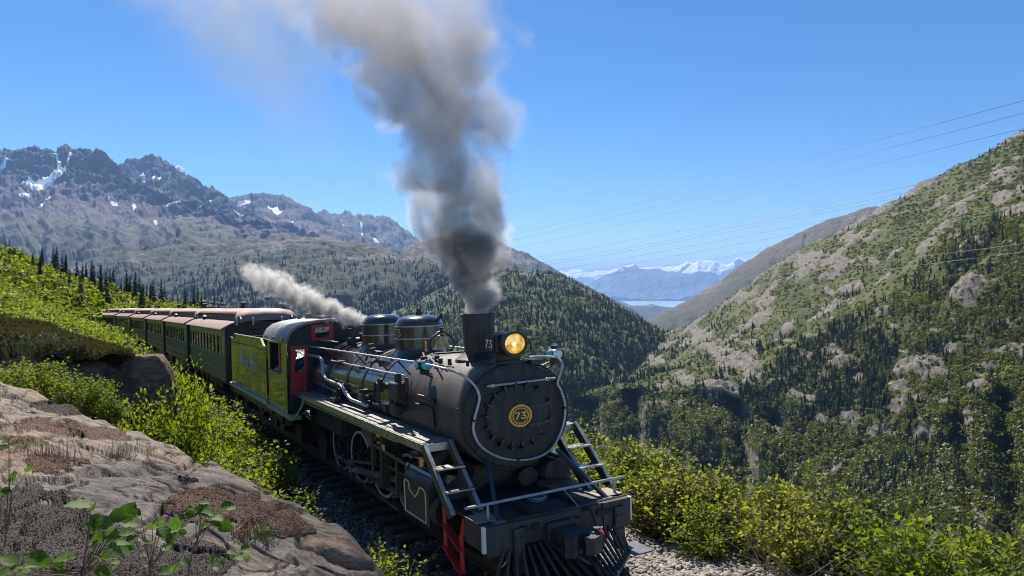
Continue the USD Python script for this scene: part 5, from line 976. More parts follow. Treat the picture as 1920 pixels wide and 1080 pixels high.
# ---------------------------------------------------------------- foreground outcrop
def rock_rows(rows, nu, nv):
    return loft(rows, nu, nv, 0)
edge = [(-90, 690, 9.6), (0, 720, 9.2), (100, 747, 8.8), (200, 790, 8.3), (300, 822, 7.8), (370, 850, 7.4), (450, 890, 6.9), (540, 935, 6.3), (600, 965, 5.9), (650, 1000, 5.5), (690, 1040, 5.2), (704, 1075, 5.0), (708, 1150, 4.7)]
def shift(row, dd, dz):
    out = []
    for px, py, d in row:
        z = CZ - (py - 540) / F * d + dz; d2 = d + dd; x = (px - 960) / F * d + dd * 0.45; out.append((960 + F * x / d2, 540 - F * (z - CZ) / d2, d2))
    return out
rr = [shift(edge, 1.0, -2.2), shift(edge, 0.55, -1.0), shift(edge, 0.22, -0.25), edge,
      [(-90, 745, 7.9), (0, 762, 7.7), (200, 835, 6.9), (370, 900, 6.2), (500, 950, 5.7), (600, 1005, 5.3), (660, 1060, 4.95), (690, 1180, 4.5)],
      [(-90, 850, 5.7), (0, 855, 5.6), (200, 920, 5.2), (400, 975, 4.9), (540, 1020, 4.7), (640, 1090, 4.5), (670, 1220, 4.1)],
      [(-90, 1080, 3.5), (0, 1080, 3.5), (200, 1085, 3.7), (400, 1095, 3.9), (560, 1130, 3.9), (650, 1300, 3.6)],
      [(-400, 1900, 1.5), (0, 1900, 1.5), (300, 1900, 1.5), (600, 1900, 1.6), (900, 2000, 1.7)]]
GR, kr = rock_rows(rr, 440, 360)
b0 = GR.copy(); kk_ = kr[:, None] * np.ones((1, 440))
px, py = seen(b0)
up = smoothstep(2.0, 3.2, kk_)
# long shallow ledges that step down to the right, cracks, and a granular skin
lay = b0 @ np.array([0.55, -0.25, 0.0]) + 0.25 * fbm(b0 / 0.9, 3, 302)
stp = (np.floor(lay / 0.42) + smoothstep(0.75, 1.0, (lay / 0.42) % 1)) * 0.42 - lay
GR[..., 2] += 0.22 * stp * (0.4 + fbm(b0 / 1.5, 2, 301)) + (fbm(b0 / 1.1, 4, 303) - 0.5) * 0.22 * (0.4 + 0.6 * up) + (fbm(b0 / 0.2, 4, 304) - 0.5) * 0.045
crack = np.minimum(np.abs(fbm(b0 * [0.9, 1.6, 1] / 1.0, 4, 305) - 0.5) / 0.012, 1)
GR[..., 2] -= 0.05 * (1 - crack)
cr2 = np.minimum(np.abs(fbm(b0 * [2.2, 0.7, 1] / 0.8, 4, 315) - 0.5) / 0.010, 1); GR[..., 2] -= 0.035 * (1 - cr2)
GR[..., 2] += 0.03 * (ridged(b0 * [1, 3.0, 2] / 0.7, 4, 316) - 0.6)
for (ax, ay, bx, by, w, dp) in ((0, 805, 220, 850, 5, .07), (150, 885, 360, 862, 5, .06), (300, 800, 385, 860, 4, .09), (560, 1005, 700, 1060, 6, .10), (340, 862, 372, 848, 5, .1), (0, 758, 180, 800, 3, .05)):
    t = np.clip(((px - ax) * (bx - ax) + (py - ay) * (by - ay)) / ((bx - ax) ** 2 + (by - ay) ** 2), 0, 1)
    dd = np.hypot(px - ax - t * (bx - ax), py - ay - t * (by - ay)) + (fbm(b0 / 0.15, 3, 306) - 0.5) * 16
    GR[..., 2] -= dp * np.exp(-(dd / w) ** 2)
def rock_mat(name, tint=(1, 1, 1)):
  tn = lambda c: tuple(np.array(c) * tint)
  return mat(name, {'g': ('geometry', {}), 'n0': ('noise_texture', dict(scale=0.7, detail=4.0, roughness=0.6)), 'mp': ('mapping', dict(rotation=(0, 0, 0.5), scale=(1.0, 5.0, 5.0))),
    'n1': ('noise_texture', dict(scale=2.2, detail=8.0, roughness=0.72)), 'n2': ('noise_texture', dict(scale=38.0, detail=6.0, roughness=0.75)), 'n3': ('noise_texture', dict(scale=5.0, detail=8.0, roughness=0.75)),
    'r0': ('rgb_ramp', dict(ramp=[(0.32, tn((0.22, 0.205, 0.188))), (0.45, tn((0.30, 0.255, 0.212))), (0.56, tn((0.36, 0.268, 0.20))), (0.68, tn((0.30, 0.185, 0.115)))])),
    'r1': ('rgb_ramp', dict(ramp=[(0.32, (0.16, 0.15, 0.145)), (0.43, (0.55, 0.54, 0.52)), (0.54, (1.0, 0.99, 0.97)), (0.70, (1.4, 1.36, 1.28))])),
    'r2': ('rgb_ramp', dict(ramp=[(0.3, (0.32, 0.32, 0.32)), (0.48, (1, 1, 1)), (0.7, (1.45, 1.43, 1.4))])),
    'r3': ('rgb_ramp', dict(ramp=[(0.56, (0, 0, 0)), (0.66, (1, 1, 1))])), 'ly': ('mix_color', dict(b=(0.05, 0.045, 0.035))), 'lf': ('math', dict(math_type='multiply', value2=0.7)),
    'm1': ('mix_color', dict(blend_type='multiply', fac=1.0, use_clamp=False)), 'm2': ('mix_color', dict(blend_type='multiply', fac=0.8)),
    'b': ('bump', dict(strength=1.0, distance=0.022)), 'b2': ('bump', dict(strength=0.9, distance=0.08)), 'p': ('principled_bsdf', dict(roughness=0.85, specular_ior_level=0.3))},
    [('g.position', 'n0.vector'), ('g.position', 'mp.vector'), ('mp.vector', 'n1.vector'), ('g.position', 'n2.vector'), ('g.position', 'n3.vector'), ('n0.fac', 'r0.fac'), ('n1.fac', 'r1.fac'), ('n2.fac', 'r2.fac'), ('n3.fac', 'r3.fac'),
     ('r0.color', 'm1.a'), ('r1.color', 'm1.b'), ('m1.result', 'm2.a'), ('r2.color', 'm2.b'), ('r3.color', 'lf.value1'), ('lf.value', 'ly.fac'), ('m2.result', 'ly.a'), ('ly.result', 'p.base_color'),
     ('n1.fac', 'b2.height'), ('n2.fac', 'b.height'), ('b2.normal', 'b.normal'), ('b.normal', 'p.normal')])
granite = rock_mat('granite')
brown_rock = rock_mat('brown_rock', (0.72, 0.60, 0.50))
obj('rock_outcrop', grid_mesh(GR), granite, smooth=True, label='large pale granite outcrop with moss in the left foreground', cat='rock')

def patch_of(G, poly, seed, thick, rough, ragged=0.5, wl=0.25):
    """Part of a surface grid inside a ragged outline, lifted to a cushion."""
    px, py = seen(G)
    from shapely.geometry import Polygon
    from shapely import contains_xy
    from scipy.ndimage import distance_transform_edt, gaussian_filter
    P = Polygon(poly); ins = contains_xy(P, px.ravel(), py.ravel()).reshape(px.shape).astype(float)
    soft = gaussian_filter(ins, 4) + (fbm(G / wl, 4, seed) - 0.5) * ragged * 2
    on = (soft > 0.5) & (gaussian_filter(ins, 9) > 0.04)
    d = distance_transform_edt(on)
    H_ = G.copy(); H_[..., 2] += np.minimum(d / 6.0, 1) ** 0.6 * thick * (0.6 + 0.8 * fbm(G / 0.12, 3, seed + 1)) + rough * (fbm(G / 0.035, 3, seed + 2) - 0.5) - 0.006
    nu = G.shape[1]; i, j = np.nonzero(on[:-1, :-1] & on[1:, :-1] & on[:-1, 1:] & on[1:, 1:])
    q = np.stack([i * nu + j, (i + 1) * nu + j, (i + 1) * nu + j + 1, i * nu + j + 1], 1)
    
    if not len(q): return trimesh.Trimesh()
    used_, inv = np.unique(q, return_inverse=True); q = inv.reshape(-1, 4)
    return trimesh.Trimesh(H_.reshape(-1, 3)[used_], np.vstack([q[:, [0, 1, 2]], q[:, [0, 2, 3]]]), process=False)
def tufts(me, k, seed, h, lean=0.5, w=0.2):
    r = np.random.default_rng(seed); v, f = arr(me); a = np.linalg.norm(np.cross(v[f[:, 1]] - v[f[:, 0]], v[f[:, 2]] - v[f[:, 0]]), axis=1); c = r.choice(len(f), k, p=a / a.sum())
    b = r.dirichlet([1, 1, 1], k); p = (v[f[c]] * b[:, :, None]).sum(1); ang = r.uniform(0, 6.28, k); hh = h * r.uniform(0.4, 1.2, k)
    d = np.stack([np.cos(ang), np.sin(ang), 0 * ang], 1); t = p + np.stack([lean * hh * np.cos(ang * 3 + seed), lean * hh * np.sin(ang * 3 + seed), hh], 1)
    V = np.stack([p + d * (hh * w)[:, None], p - d * (hh * w)[:, None], t], 1).reshape(-1, 3)
    return trimesh.Trimesh(V, np.arange(3 * k).reshape(-1, 3), process=False)
moss_dark = plain('dark_moss', (0.028, 0.020, 0.016), 0.95, var=0.6, scale=14, bump=0.02, bscale=60)
moss_brown = plain('brown_moss', (0.085, 0.045, 0.028), 0.95, var=0.45, scale=10, bump=0.02, bscale=60)
moss_olive = plain('olive_moss', (0.075, 0.068, 0.022), 0.95, var=0.45, scale=10, bump=0.02, bscale=60)
lichen = plain('grey_lichen', (0.30, 0.29, 0.27), 0.95, var=0.3, scale=30, bump=0.01, bscale=80)
frond_d = leaf_mat('dark_moss_fronds', (0.022, 0.015, 0.010), (0.042, 0.027, 0.018), (0.11, 0.085, 0.065), 0.05, 0.9, 0.1)
frond_b = leaf_mat('brown_moss_fronds', (0.05, 0.026, 0.016), (0.10, 0.052, 0.032), (0.17, 0.11, 0.07), 0.1, 0.9, 0.1)
MOSS = [([(-80, 900), (60, 915), (130, 920), (125, 955), (210, 975), (290, 1012), (400, 1022), (455, 1050), (400, 1100), (200, 1110), (-80, 1110)], moss_dark, 'broad dark moss mat at the bottom left of the outcrop', 0.05, 2600),
        ([(300, 950), (345, 925), (360, 912), (420, 918), (470, 935), (535, 945), (570, 980), (607, 1000), (560, 1008), (500, 1005), (450, 985), (380, 985), (310, 970)], moss_brown, 'long reddish brown moss cushion across the middle of the outcrop', 0.06, 1800),
        ([(20, 870), (90, 850), (170, 862), (172, 876), (100, 880), (30, 882)], moss_brown, 'brown moss clump with dry grass left of the outcrop centre', 0.05, 500),
        ([(-30, 785), (80, 788), (190, 800), (270, 820), (300, 822), (250, 830), (150, 820), (60, 812), (-30, 815)], moss_brown, 'long thin strip of brown moss near the top of the outcrop', 0.03, 800),
        ([(40, 752), (110, 748), (160, 765), (172, 778), (120, 775), (60, 765)], moss_dark, 'small dark moss strip by the upper edge of the outcrop', 0.03, 250),
        ([(325, 893), (372, 893), (372, 908), (335, 912)], moss_dark, 'small dark moss pad on bare pale rock above the brown cushion', 0.03, 150),
        ([(-20, 828), (55, 820), (90, 838), (130, 850), (60, 846), (-20, 840)], moss_olive, 'olive green moss strip at the left edge of the outcrop', 0.03, 250),
        ([(200, 788), (240, 782), (236, 794), (205, 795)], moss_dark, 'tiny dark moss spot on the outcrop rim', 0.025, 80)]
for i, (poly, m, lab, th_, nt) in enumerate(MOSS):
    me = patch_of(GR, poly, 400 + i * 7, th_ * 0.7, 0.008, 0.85 if i == 0 else 0.62, 0.22)
    if not len(me.faces): continue
    mp_ = thing('moss_patch', lab, 'moss'); obj('cushion', me, m, mp_, smooth=True); obj('fronds', tufts(me, nt * 12, i, 0.008, 0.9, 0.4), {'dark': frond_d, 'brown': frond_b}['dark' if m is moss_dark else 'brown'], mp_, smooth=False, kind='stuff')

# ---------------------------------------------------------------- boulder behind, with a heath cap
from scipy.spatial import cKDTree
gtree = cKDTree(Gn.reshape(-1, 3)[:, :2])
def ground_at(x, y): return Gn.reshape(-1, 3)[gtree.query([x, y])[1], 2]
def crag(px, py, d, rx, ry, top, seed, k=26, yaw=0.0, rough=0.11):
    """Angular block of rock that rises from the ground to the given place of the photograph."""
    g = np.random.default_rng(seed); p = P3(px, py, d); z0 = ground_at(p[0], p[1]) - 0.5; hz_ = (p[2] - z0) / 2
    u = g.normal(size=(k, 3)); u /= np.linalg.norm(u, axis=1, keepdims=True); u = np.sign(u) * np.abs(u) ** 0.75
    u[:, 2] = np.clip(u[:, 2] * 1.25, -1, top)
    m = mf.Manifold.hull_points(u).refine_to_length(0.09 / max(rx, ry) * 1.3).to_mesh(); v = m.vert_properties[:, :3].astype(float)
    t_ = trimesh.Trimesh(v, m.tri_verts); trimesh.smoothing.filter_taubin(t_, iterations=4); v = np.array(t_.vertices) * [rx, ry, hz_ / top if False else hz_]
    v = v @ rot((0, 0, 1), yaw)[:3, :3].T + [p[0], p[1], z0 + hz_]
    n_ = v - [p[0], p[1], z0 + hz_]; n_ /= np.linalg.norm(n_, axis=1, keepdims=True) + 1e-9
    v = v + n_ * ((fbm(v / 0.55, 4, seed) - 0.5) * rough * 4 + (ridged(v / [0.5, 0.5, 0.18], 3, seed + 1) - 0.6) * rough)[:, None]
    return trimesh.Trimesh(v, np.array(t_.faces), process=False)
obj('boulder', crag(125, 664, 12.95, 1.45, 1.05, 1.0, 5, 60, 8), brown_rock, smooth=38, label='big rounded brown boulder under a cap of heath at the left', cat='boulder')
obj('boulder', crag(278, 670, 12.9, 0.58, 0.5, 1.0, 8, 60, -20), brown_rock, smooth=38, label='smaller grey boulder in the bushes right of the heath capped one', cat='boulder')
obj('boulder', crag(-40, 690, 11.6, 0.9, 0.6, 1.0, 11, 40, 30), brown_rock, smooth=38, label='low boulder at the left edge under dry grass', cat='boulder')
br = [[(-160, 700, 17.0), (0, 690, 16.5), (130, 700, 15.8), (210, 705, 15.2), (262, 706, 14.6)], [(-160, 572, 15.5), (0, 594, 15.0), (60, 604, 14.8), (130, 626, 14.4), (200, 650, 13.9), (248, 668, 13.4)],
      [(-160, 636, 12.9), (0, 630, 12.7), (60, 640, 12.4), (110, 652, 12.15), (160, 660, 12.1), (215, 664, 12.3), (250, 672, 12.6)],
      [(-160, 690, 12.6), (0, 668, 12.4), (60, 668, 12.15), (110, 674, 11.95), (160, 680, 11.9), (215, 678, 12.1), (252, 680, 12.5)]]
GB, kb = loft(br, 220, 120, 0); bb = GB.copy()
GB[..., 2] += (fbm(bb / 0.5, 4, 317) - 0.5) * 0.5 * smoothstep(1.6, 2.6, kb)[:, None]
GB[..., 2] += (fbm(bb / 0.8, 4, 311) - 0.5) * 0.35 + (fbm(bb / 0.16, 3, 312) - 0.5) * 0.10
hp = thing('heath', 'dark olive heath growing as a cap over the boulder', 'heath')
heath_m = leaf_mat('heath_twigs', (0.025, 0.026, 0.010), (0.06, 0.055, 0.018), (0.12, 0.10, 0.03), 0.25, 0.7, 0.2)
heath = grid_mesh(GB)
obj('cushion', heath, moss_olive, hp, smooth=True); obj('twigs', tufts(heath, 42000, 5, 0.075, 0.9, 0.22), heath_m, hp, smooth=False, kind='stuff')

# ---------------------------------------------------------------- leafy bushes
def leaves(P, D, Nn, size):
    """Folded pointed leaves: base points P, directions D, rough normals Nn, sizes."""
    D = D / np.linalg.norm(D, axis=1, keepdims=True); S = np.cross(D, Nn); S /= np.linalg.norm(S, axis=1, keepdims=True) + 1e-9; U = np.cross(S, D); s = size[:, None]
    a = P; b = P + D * s * 0.45 + S * s * 0.34 + U * s * 0.06; c = P + D * s * 0.45 - S * s * 0.34 + U * s * 0.06; m_ = P + D * s * 0.5; t_ = P + D * s - U * s * 0.08
    V = np.stack([a, b, m_, c, t_], 1).reshape(-1, 3); k = np.arange(len(P)) * 5
    return trimesh.Trimesh(V, np.concatenate([np.stack([k, k + 2, k + 1], 1), np.stack([k + 1, k + 2, k + 4], 1), np.stack([k, k + 3, k + 2], 1), np.stack([k + 3, k + 4, k + 2], 1)]), process=False)
bush_m = leaf_mat('alder_leaves', (0.075, 0.108, 0.016), (0.125, 0.152, 0.024), (0.20, 0.20, 0.04), 0.58, 0.5, 0.18)
willow_m = leaf_mat('willow_leaves', (0.10, 0.12, 0.026), (0.16, 0.17, 0.034), (0.25, 0.225, 0.045), 0.58, 0.5, 0.18)
stem_m = plain('bush_stems', (0.10, 0.075, 0.055), 0.8, var=0.3)
def make_bush(parent, seed, lm, r=0.75, h=1.15, n_stem=30, per=70, leaf=0.078, bare=0.25):
    g = np.random.default_rng(seed); st_, P, D, Nn = [], [], [], []
    for i in range(n_stem):
        a = g.uniform(0, 6.28); tilt = g.uniform(0.05, 0.95) ** 0.8; L_ = h * g.uniform(0.7, 1.12) * (1 - 0.25 * tilt)
        d = np.array([math.cos(a) * tilt * r / h * 1.3, math.sin(a) * tilt * r / h * 1.3, 1.0]); d /= np.linalg.norm(d)
        b = g.normal(0, 0.12, 3) * [1, 1, 0]; q = np.linspace(0, 1, 5)[:, None]
        pts = b + d * L_ * q + np.array([math.cos(a), math.sin(a), -0.4]) * 0.22 * L_ * q ** 2 * tilt + g.normal(0, 0.02, (5, 3)) * q
        st_.append(tube(pts, np.linspace(0.011, 0.003, 5), 4, caps=False))
        t_ = g.uniform(bare, 1.0, per); i0 = np.minimum((t_ * 4).astype(int), 3); fr_ = (t_ * 4 - i0)[:, None]
        base_ = pts[i0] * (1 - fr_) + pts[i0 + 1] * fr_
        off = g.normal(0, 1, (per, 3)); off[:, 2] = off[:, 2] * 0.7; off /= np.linalg.norm(off, axis=1, keepdims=True)
        P.append(base_ + off * g.uniform(0.0, 0.17, (per, 1))); D.append(off + [0, 0, 0.15]); Nn.append(np.array([0, 0, 1.0]) + g.normal(0, 0.55, (per, 3)))
    P, D, Nn = map(np.concatenate, (P, D, Nn))
    obj('stems', join(st_), stem_m, parent, smooth=False)
    obj('foliage', leaves(P, D, Nn, leaf * g.uniform(0.6, 1.25, len(P))), lm, parent, smooth=False)
bushes = []
for i in range(5):
    k = class_prim(f'bush_kind_{i}'); make_bush(k, 500 + i, bush_m if i < 3 else willow_m); bushes.append(k)
def place_bush(s, n, sc, kind, label, group, sz=1.0):
    p = at_track(np.array([s]), np.array([n]))[0]
    a = rng.uniform(0, 6.28); M = trimesh.transformations.translation_matrix(p - [0, 0, 0.05]) @ rot((0, 0, 1), math.degrees(a)); M[:3, :3] = M[:3, :3] @ np.diag([sc, sc, sc * sz])
    copy_of(bushes[kind], 'bush', M, label, 'bush', group)
def near_train(s):
    for lim, w_ in ((-2, 'the cylinder'), (-6.6, 'the running board'), (-9.3, 'the cab'), (-14.6, 'the tender'), (-26.5, 'the nearest coach'), (-37, 'the second coach')):
        if s > lim: return w_
    return 'the rear coaches'
lab_l = 'bright green leafy bush on the left bank between the outcrop and the train'
lab_r = 'yellow green leafy bush on the brink right of the locomotive'
spots = []
# left: band between rock and track, thinning towards the viewer
for k in range(1500):
    s = rng.uniform(-34, 1.2); n = -rng.uniform(2.05, 9 if s < -9 else 6.2)
    if len(spots) >= 150: break
    gap = 0.5 if s > -12 else 0.85
    if any((s - a) ** 2 + (n - b) ** 2 < gap ** 2 for a, b in spots): continue
    w_ = at_track(np.array([s]), np.array([n]))[0]
    x_, y_ = 960 + F * w_[0] / w_[1], w_[1]
    if s > -4 and n < -4.4 + 0.35 * max(s, 0): continue     # the outcrop stands here
    if -9 < s <= -4 and n < -5.0: continue
    spots.append((s, n))
    nearby = smoothstep(-10, 1, s)
    place_bush(s, n, (1.12 - 0.36 * nearby) * rng.uniform(0.8, 1.15) * (1.25 if s < -14 and n < -4 else 1.0), int(rng.integers(0, 3)), ('low' if nearby > 0.55 else 'full') + ' bright green bush on the left bank ' + ('close beside ' if n > -3.4 else 'well above ') + near_train(s), 'bushes on the left bank by ' + near_train(s)[4:] + (' near row' if n > -3.4 else ' upper row'))
spr = []
for k in range(600):
    s = rng.uniform(-9, 4.2); n = rng.uniform(2.25, 9.5)
    if any((s - a) ** 2 + (n - b) ** 2 < 0.6 ** 2 for a, b in spr): continue
    if n < 2.6 and s > 1.2: continue
    spr.append((s, n))
    place_bush(s, n, rng.uniform(0.75, 1.15) * (1.0 + 0.06 * (n - 3)), kd := int(rng.integers(1, 5)), ('yellowish' if kd > 2 else 'green') + ' leafy bush right of the locomotive, ' + ('at the gravel edge' if n < 3.6 else 'mid thicket' if n < 6 else 'outermost over the drop') + (' beside the boiler' if s < -3 else ' beside the pilot' if s < 1.5 else ' ahead of the pilot'), 'bushes right of the locomotive %d %d %d' % (kd > 2, (n > 3.6) + (n > 6), (s > -3) + (s > 1.5)))
print('bushes', len(spots), len(spr))
# ---------------------------------------------------------------- spruces one can tell apart
rng = np.random.default_rng(88)
trunk_m = plain('spruce_trunk', (0.09, 0.075, 0.065), 0.9, var=0.35, scale=5)
def make_spruce(parent, seed, tiers=17, sides=8, wide=0.17, bare=0.06, m=None):
    g = np.random.default_rng(seed); V, Fc = [], []
    for t in range(tiers):
        q = t / tiers; z0 = bare + (0.97 - bare) * q; R = wide * (1 - q) ** 0.8 * g.uniform(0.75, 1.15) + 0.012
        for k in range(sides):
            if g.random() < 0.16: continue
            a = 6.283 * k / sides + g.uniform(-.5, .5) + t * 0.7; r = R * g.uniform(0.5, 1.25); dr = -0.10 * r / wide * 0.5 - g.uniform(0, 0.02)
            c, s = math.cos(a), math.sin(a); root = np.array([0, 0, z0 + 0.012]); tip_ = np.array([r * c, r * s, z0 + dr])
            side_ = np.array([-s, c, 0]) * r * 0.34; mid = root * 0.45 + tip_ * 0.55 + [0, 0, 0.012]
            n = len(V); V += [root, mid + side_ - [0, 0, .018], tip_, mid - side_ - [0, 0, .018], mid + [0, 0, 0.012], mid - [0, 0, 0.03]]
            Fc += [[n, n + 1, n + 4], [n + 1, n + 2, n + 4], [n, n + 4, n + 3], [n + 4, n + 2, n + 3], [n, n + 5, n + 2]]
    n = len(V); V += [[0.012, 0, .93], [-0.012, 0, .93], [0, 0, 1.0], [0, 0.012, .93]]; Fc += [[n, n + 1, n + 2], [n, n + 3, n + 2]]
    obj('crown', trimesh.Trimesh(np.array(V), np.array(Fc), process=False), m or conifer_m, parent, smooth=False)
    obj('trunk', tube([(0, 0, -0.04), (0, 0, 0.5), (0, 0, 0.95)], [0.016, 0.010, 0.002], 6), trunk_m, parent, smooth=False)
fir_m = leaf_mat('young_fir_needles', (0.035, 0.055, 0.02), (0.06, 0.085, 0.03), (0.10, 0.12, 0.035), 0.2, 0.55, 0.3)
brown_m = leaf_mat('dying_fir_needles', (0.06, 0.045, 0.015), (0.10, 0.07, 0.02), (0.15, 0.10, 0.03), 0.2, 0.6, 0.2)
sk = []
for i, kw in enumerate((dict(), dict(wide=0.13, tiers=20), dict(wide=0.20, bare=0.02), dict(wide=0.11, bare=0.2, sides=6), dict(wide=0.28, tiers=14, sides=10, bare=0.0, m=fir_m), dict(wide=0.26, tiers=12, sides=9, bare=0.0, m=brown_m))):
    k = class_prim(f'spruce_kind_{i}'); make_spruce(k, 700 + i, **kw); sk.append(k)
def plant(kind, p, h, label, group=None, cat='tree', w=1.0):
    M = trimesh.transformations.translation_matrix(p) @ rot((0, 0, 1), float(rng.uniform(0, 360))); M[:3, :3] = M[:3, :3] @ np.diag([h * w, h * w, h])
    return copy_of(sk[kind], 'spruce_tree', M, label, cat, group)
hx, hy = seen(Gh); front = (kh[:, None] * np.ones((1, Gh.shape[1]))) > 0.02
def on_hill(px, py):
    d = np.where(front, (hx - px) ** 2 + (hy - py) ** 2, 1e9); i, j = np.unravel_index(np.argmin(d), d.shape); return Gh[i, j]
for zx, zb, zt in ((195, 800, 680), (315, 800, 650), (340, 835, 645), (365, 880, 770), (415, 925, 780), (475, 985, 785), (540, 895, 730), (560, 900, 750), (595, 975, 755), (635, 1010, 800), (680, 925, 765), (720, 885, 800), (750, 915, 765), (805, 955, 795), (825, 905, 810), (890, 915, 825),
                   (915, 905, 840), (955, 995, 840), (985, 975, 855), (1000, 905, 880), (1030, 965, 890), (1075, 955, 885), (1100, 975, 890), (1115, 955, 900), (1155, 985, 870), (395, 850, 700), (250, 790, 660), (455, 860, 720), (510, 870, 740), (655, 900, 775), (770, 890, 800), (860, 930, 830)):
    p = on_hill(zx / 3.177, 260 + zb / 3.177); h = (zb - zt) / 3.177 / F * p[1] * 1.05
    plant(int(rng.integers(0, 4)), p, h, ('tall' if h > 4.6 else 'short') + ' slender spruce in the hillside scrub, ' + ('above the last coaches' if zx > 640 else 'left of the last coach' if zx > 420 else 'near the left edge'), 'spruces on the hillside %d %d' % (h > 4.6, (zx > 420) + (zx > 640)))
CR = ['at its left end', 'left of its middle', 'at its middle', 'right of its middle', 'at its low right end', 'at the left edge']
ridge_i = np.argmin(np.abs(kh - 0.05))
for j in sorted(rng.choice(np.arange(18, Gh.shape[1] - 30), 62)):
    i = ridge_i + int(rng.integers(-6, 16)); p = Gh[i, j]
    plant(int(rng.integers(0, 4)), p - [0, 0, .1], rng.uniform(2.0, 4.4), 'dark spruce in the row along the crest of the hillside, ' + CR[int(np.clip((960 + F * p[0] / p[1]) // 90, 0, 4))], 'spruces on the crest ' + str(int(np.clip((960 + F * p[0] / p[1]) // 90, 0, 4))))
# scrub of the hillside
kp = front * (hx > -60) * (hx < 640) * (0.3 + smoothstep(0.4, 0.55, fbm(Gh / 9, 3, 151))) * (1 - 0.8 * rock_h)
pos, i, j = scatter(Gh, kp, 6500, 9)
instancer('scrub', [(far_shrub(20 + k, 150), bush_m, False) for k in range(4)], pos - [0, 0, .15], rng.integers(0, 4, len(pos)), rng.uniform(0.5, 1.2, len(pos)), rng.uniform(0, 6.28, len(pos)), 'low green scrub covering the hillside above the coaches', 'scrub')
# bank above the boulder: taller leafy thicket up to the left edge
tb = []
for k in range(3000):
    if len(tb) >= 190: break
    s = rng.uniform(-52, -9); n = -rng.uniform(4.5, 24)
    p = at_track(np.array([s]), np.array([n]))[0]; x = 960 + F * p[0] / p[1]
    if x < -160 or x > 360 or p[1] < 15.5 or any((p[0] - a) ** 2 + (p[1] - b) ** 2 < (0.7 + 0.012 * p[1]) ** 2 for a, b, c in tb): continue
    tb.append(p)
tb = np.array(tb)
fol = []
for i in range(5):
    m_ = UsdGeom.Mesh.Get(stage, f'/_kinds/bush_kind_{i}/foliage'); fol.append((trimesh.Trimesh(np.array(m_.GetPointsAttr().Get()), np.array(m_.GetFaceVertexIndicesAttr().Get()).reshape(-1, 3), process=False), bush_m if i < 3 else willow_m, False))
instancer('thicket', fol, tb - [0, 0, 0.1], rng.integers(0, 4, len(tb)), rng.uniform(0.95, 1.4, len(tb)), rng.uniform(0, 6.28, len(tb)), 'leafy alder thicket covering the left slope above the coaches', 'thicket')
# a few leafy shoots in front of the boulder
for x, y, d, sc in ((60, 745, 10.2, .45), (120, 742, 10.0, .5), (165, 752, 9.8, .5), (205, 770, 9.6, .38), (95, 720, 10.4, .5), (20, 720, 10.6, .5)):
    p = P3(x, y + 25, d); M = trimesh.transformations.translation_matrix(p) @ rot((0, 0, 1), x); M[:3, :3] = M[:3, :3] @ np.diag([sc] * 3)
    copy_of(bushes[int(x) % 3], 'bush', M, 'small leafy shoot growing in the gap between outcrop and boulder', 'bush', 'shoots before the boulder')
for x, y, d, sc in ((262, 752, 11.6, .62), (300, 742, 11.7, .62), (338, 752, 11.4, .6), (246, 790, 11.0, .5), (288, 790, 11.0, .6), (325, 700, 13.6, .6), (352, 690, 13.8, .7)):
    p = P3(x, y, d); p[2] = ground_at(p[0], p[1]); sc = max(sc, (CZ - (y - 42 - 540) / F * d - p[2]) / 1.25)
    M = trimesh.transformations.translation_matrix(p - [0, 0, 0.05]) @ rot((0, 0, 1), x); M[:3, :3] = M[:3, :3] @ np.diag([min(sc, .8), min(sc, .8), sc])
    copy_of(bushes[int(x) % 3], 'bush', M, 'green bush pressed against the smaller grey boulder below the coaches', 'bush', 'bushes at the grey boulder')
# young firs at the brink, lower right
for x, ty, d, h, k, lab in ((1651, 928, 15.5, 3.2, 5, 'brownish half dead young fir at the brink, right of the bushes'), (1714, 976, 14.5, 2.4, 4, 'low green young fir just right of the brownish fir'), (1743, 962, 15.0, 2.8, 4, 'pale green young fir, tallest of the green ones at the brink'),
                            (1776, 995, 14.0, 2.4, 2, 'thin dark young spruce right of the pale green fir'), (1823, 978, 14.6, 2.7, 4, 'green young fir near the lower right corner'), (1690, 990, 15.6, 2.3, 4, 'small green fir half hidden behind the low green fir'), (1880, 1010, 14.5, 2.4, 4, 'rightmost young fir at the lower right edge')):
    p = P3(x, ty, d); plant(k, p - [0, 0, h], h, lab)
pb = P3(-62, 425, 26.0); plant(0, pb - [0, 0, 4.2], 5.2, 'spruce at the left edge with branches reaching into the picture', w=1.7)
for x, ty, d, h in ((453, 566, 55, 7), (478, 577, 62, 7)):
    plant(1, P3(x, ty, d) - [0, 0, h], h, 'spruce top showing over the roof of the nearest coach', 'spruce tops behind the coach', w=1.2)

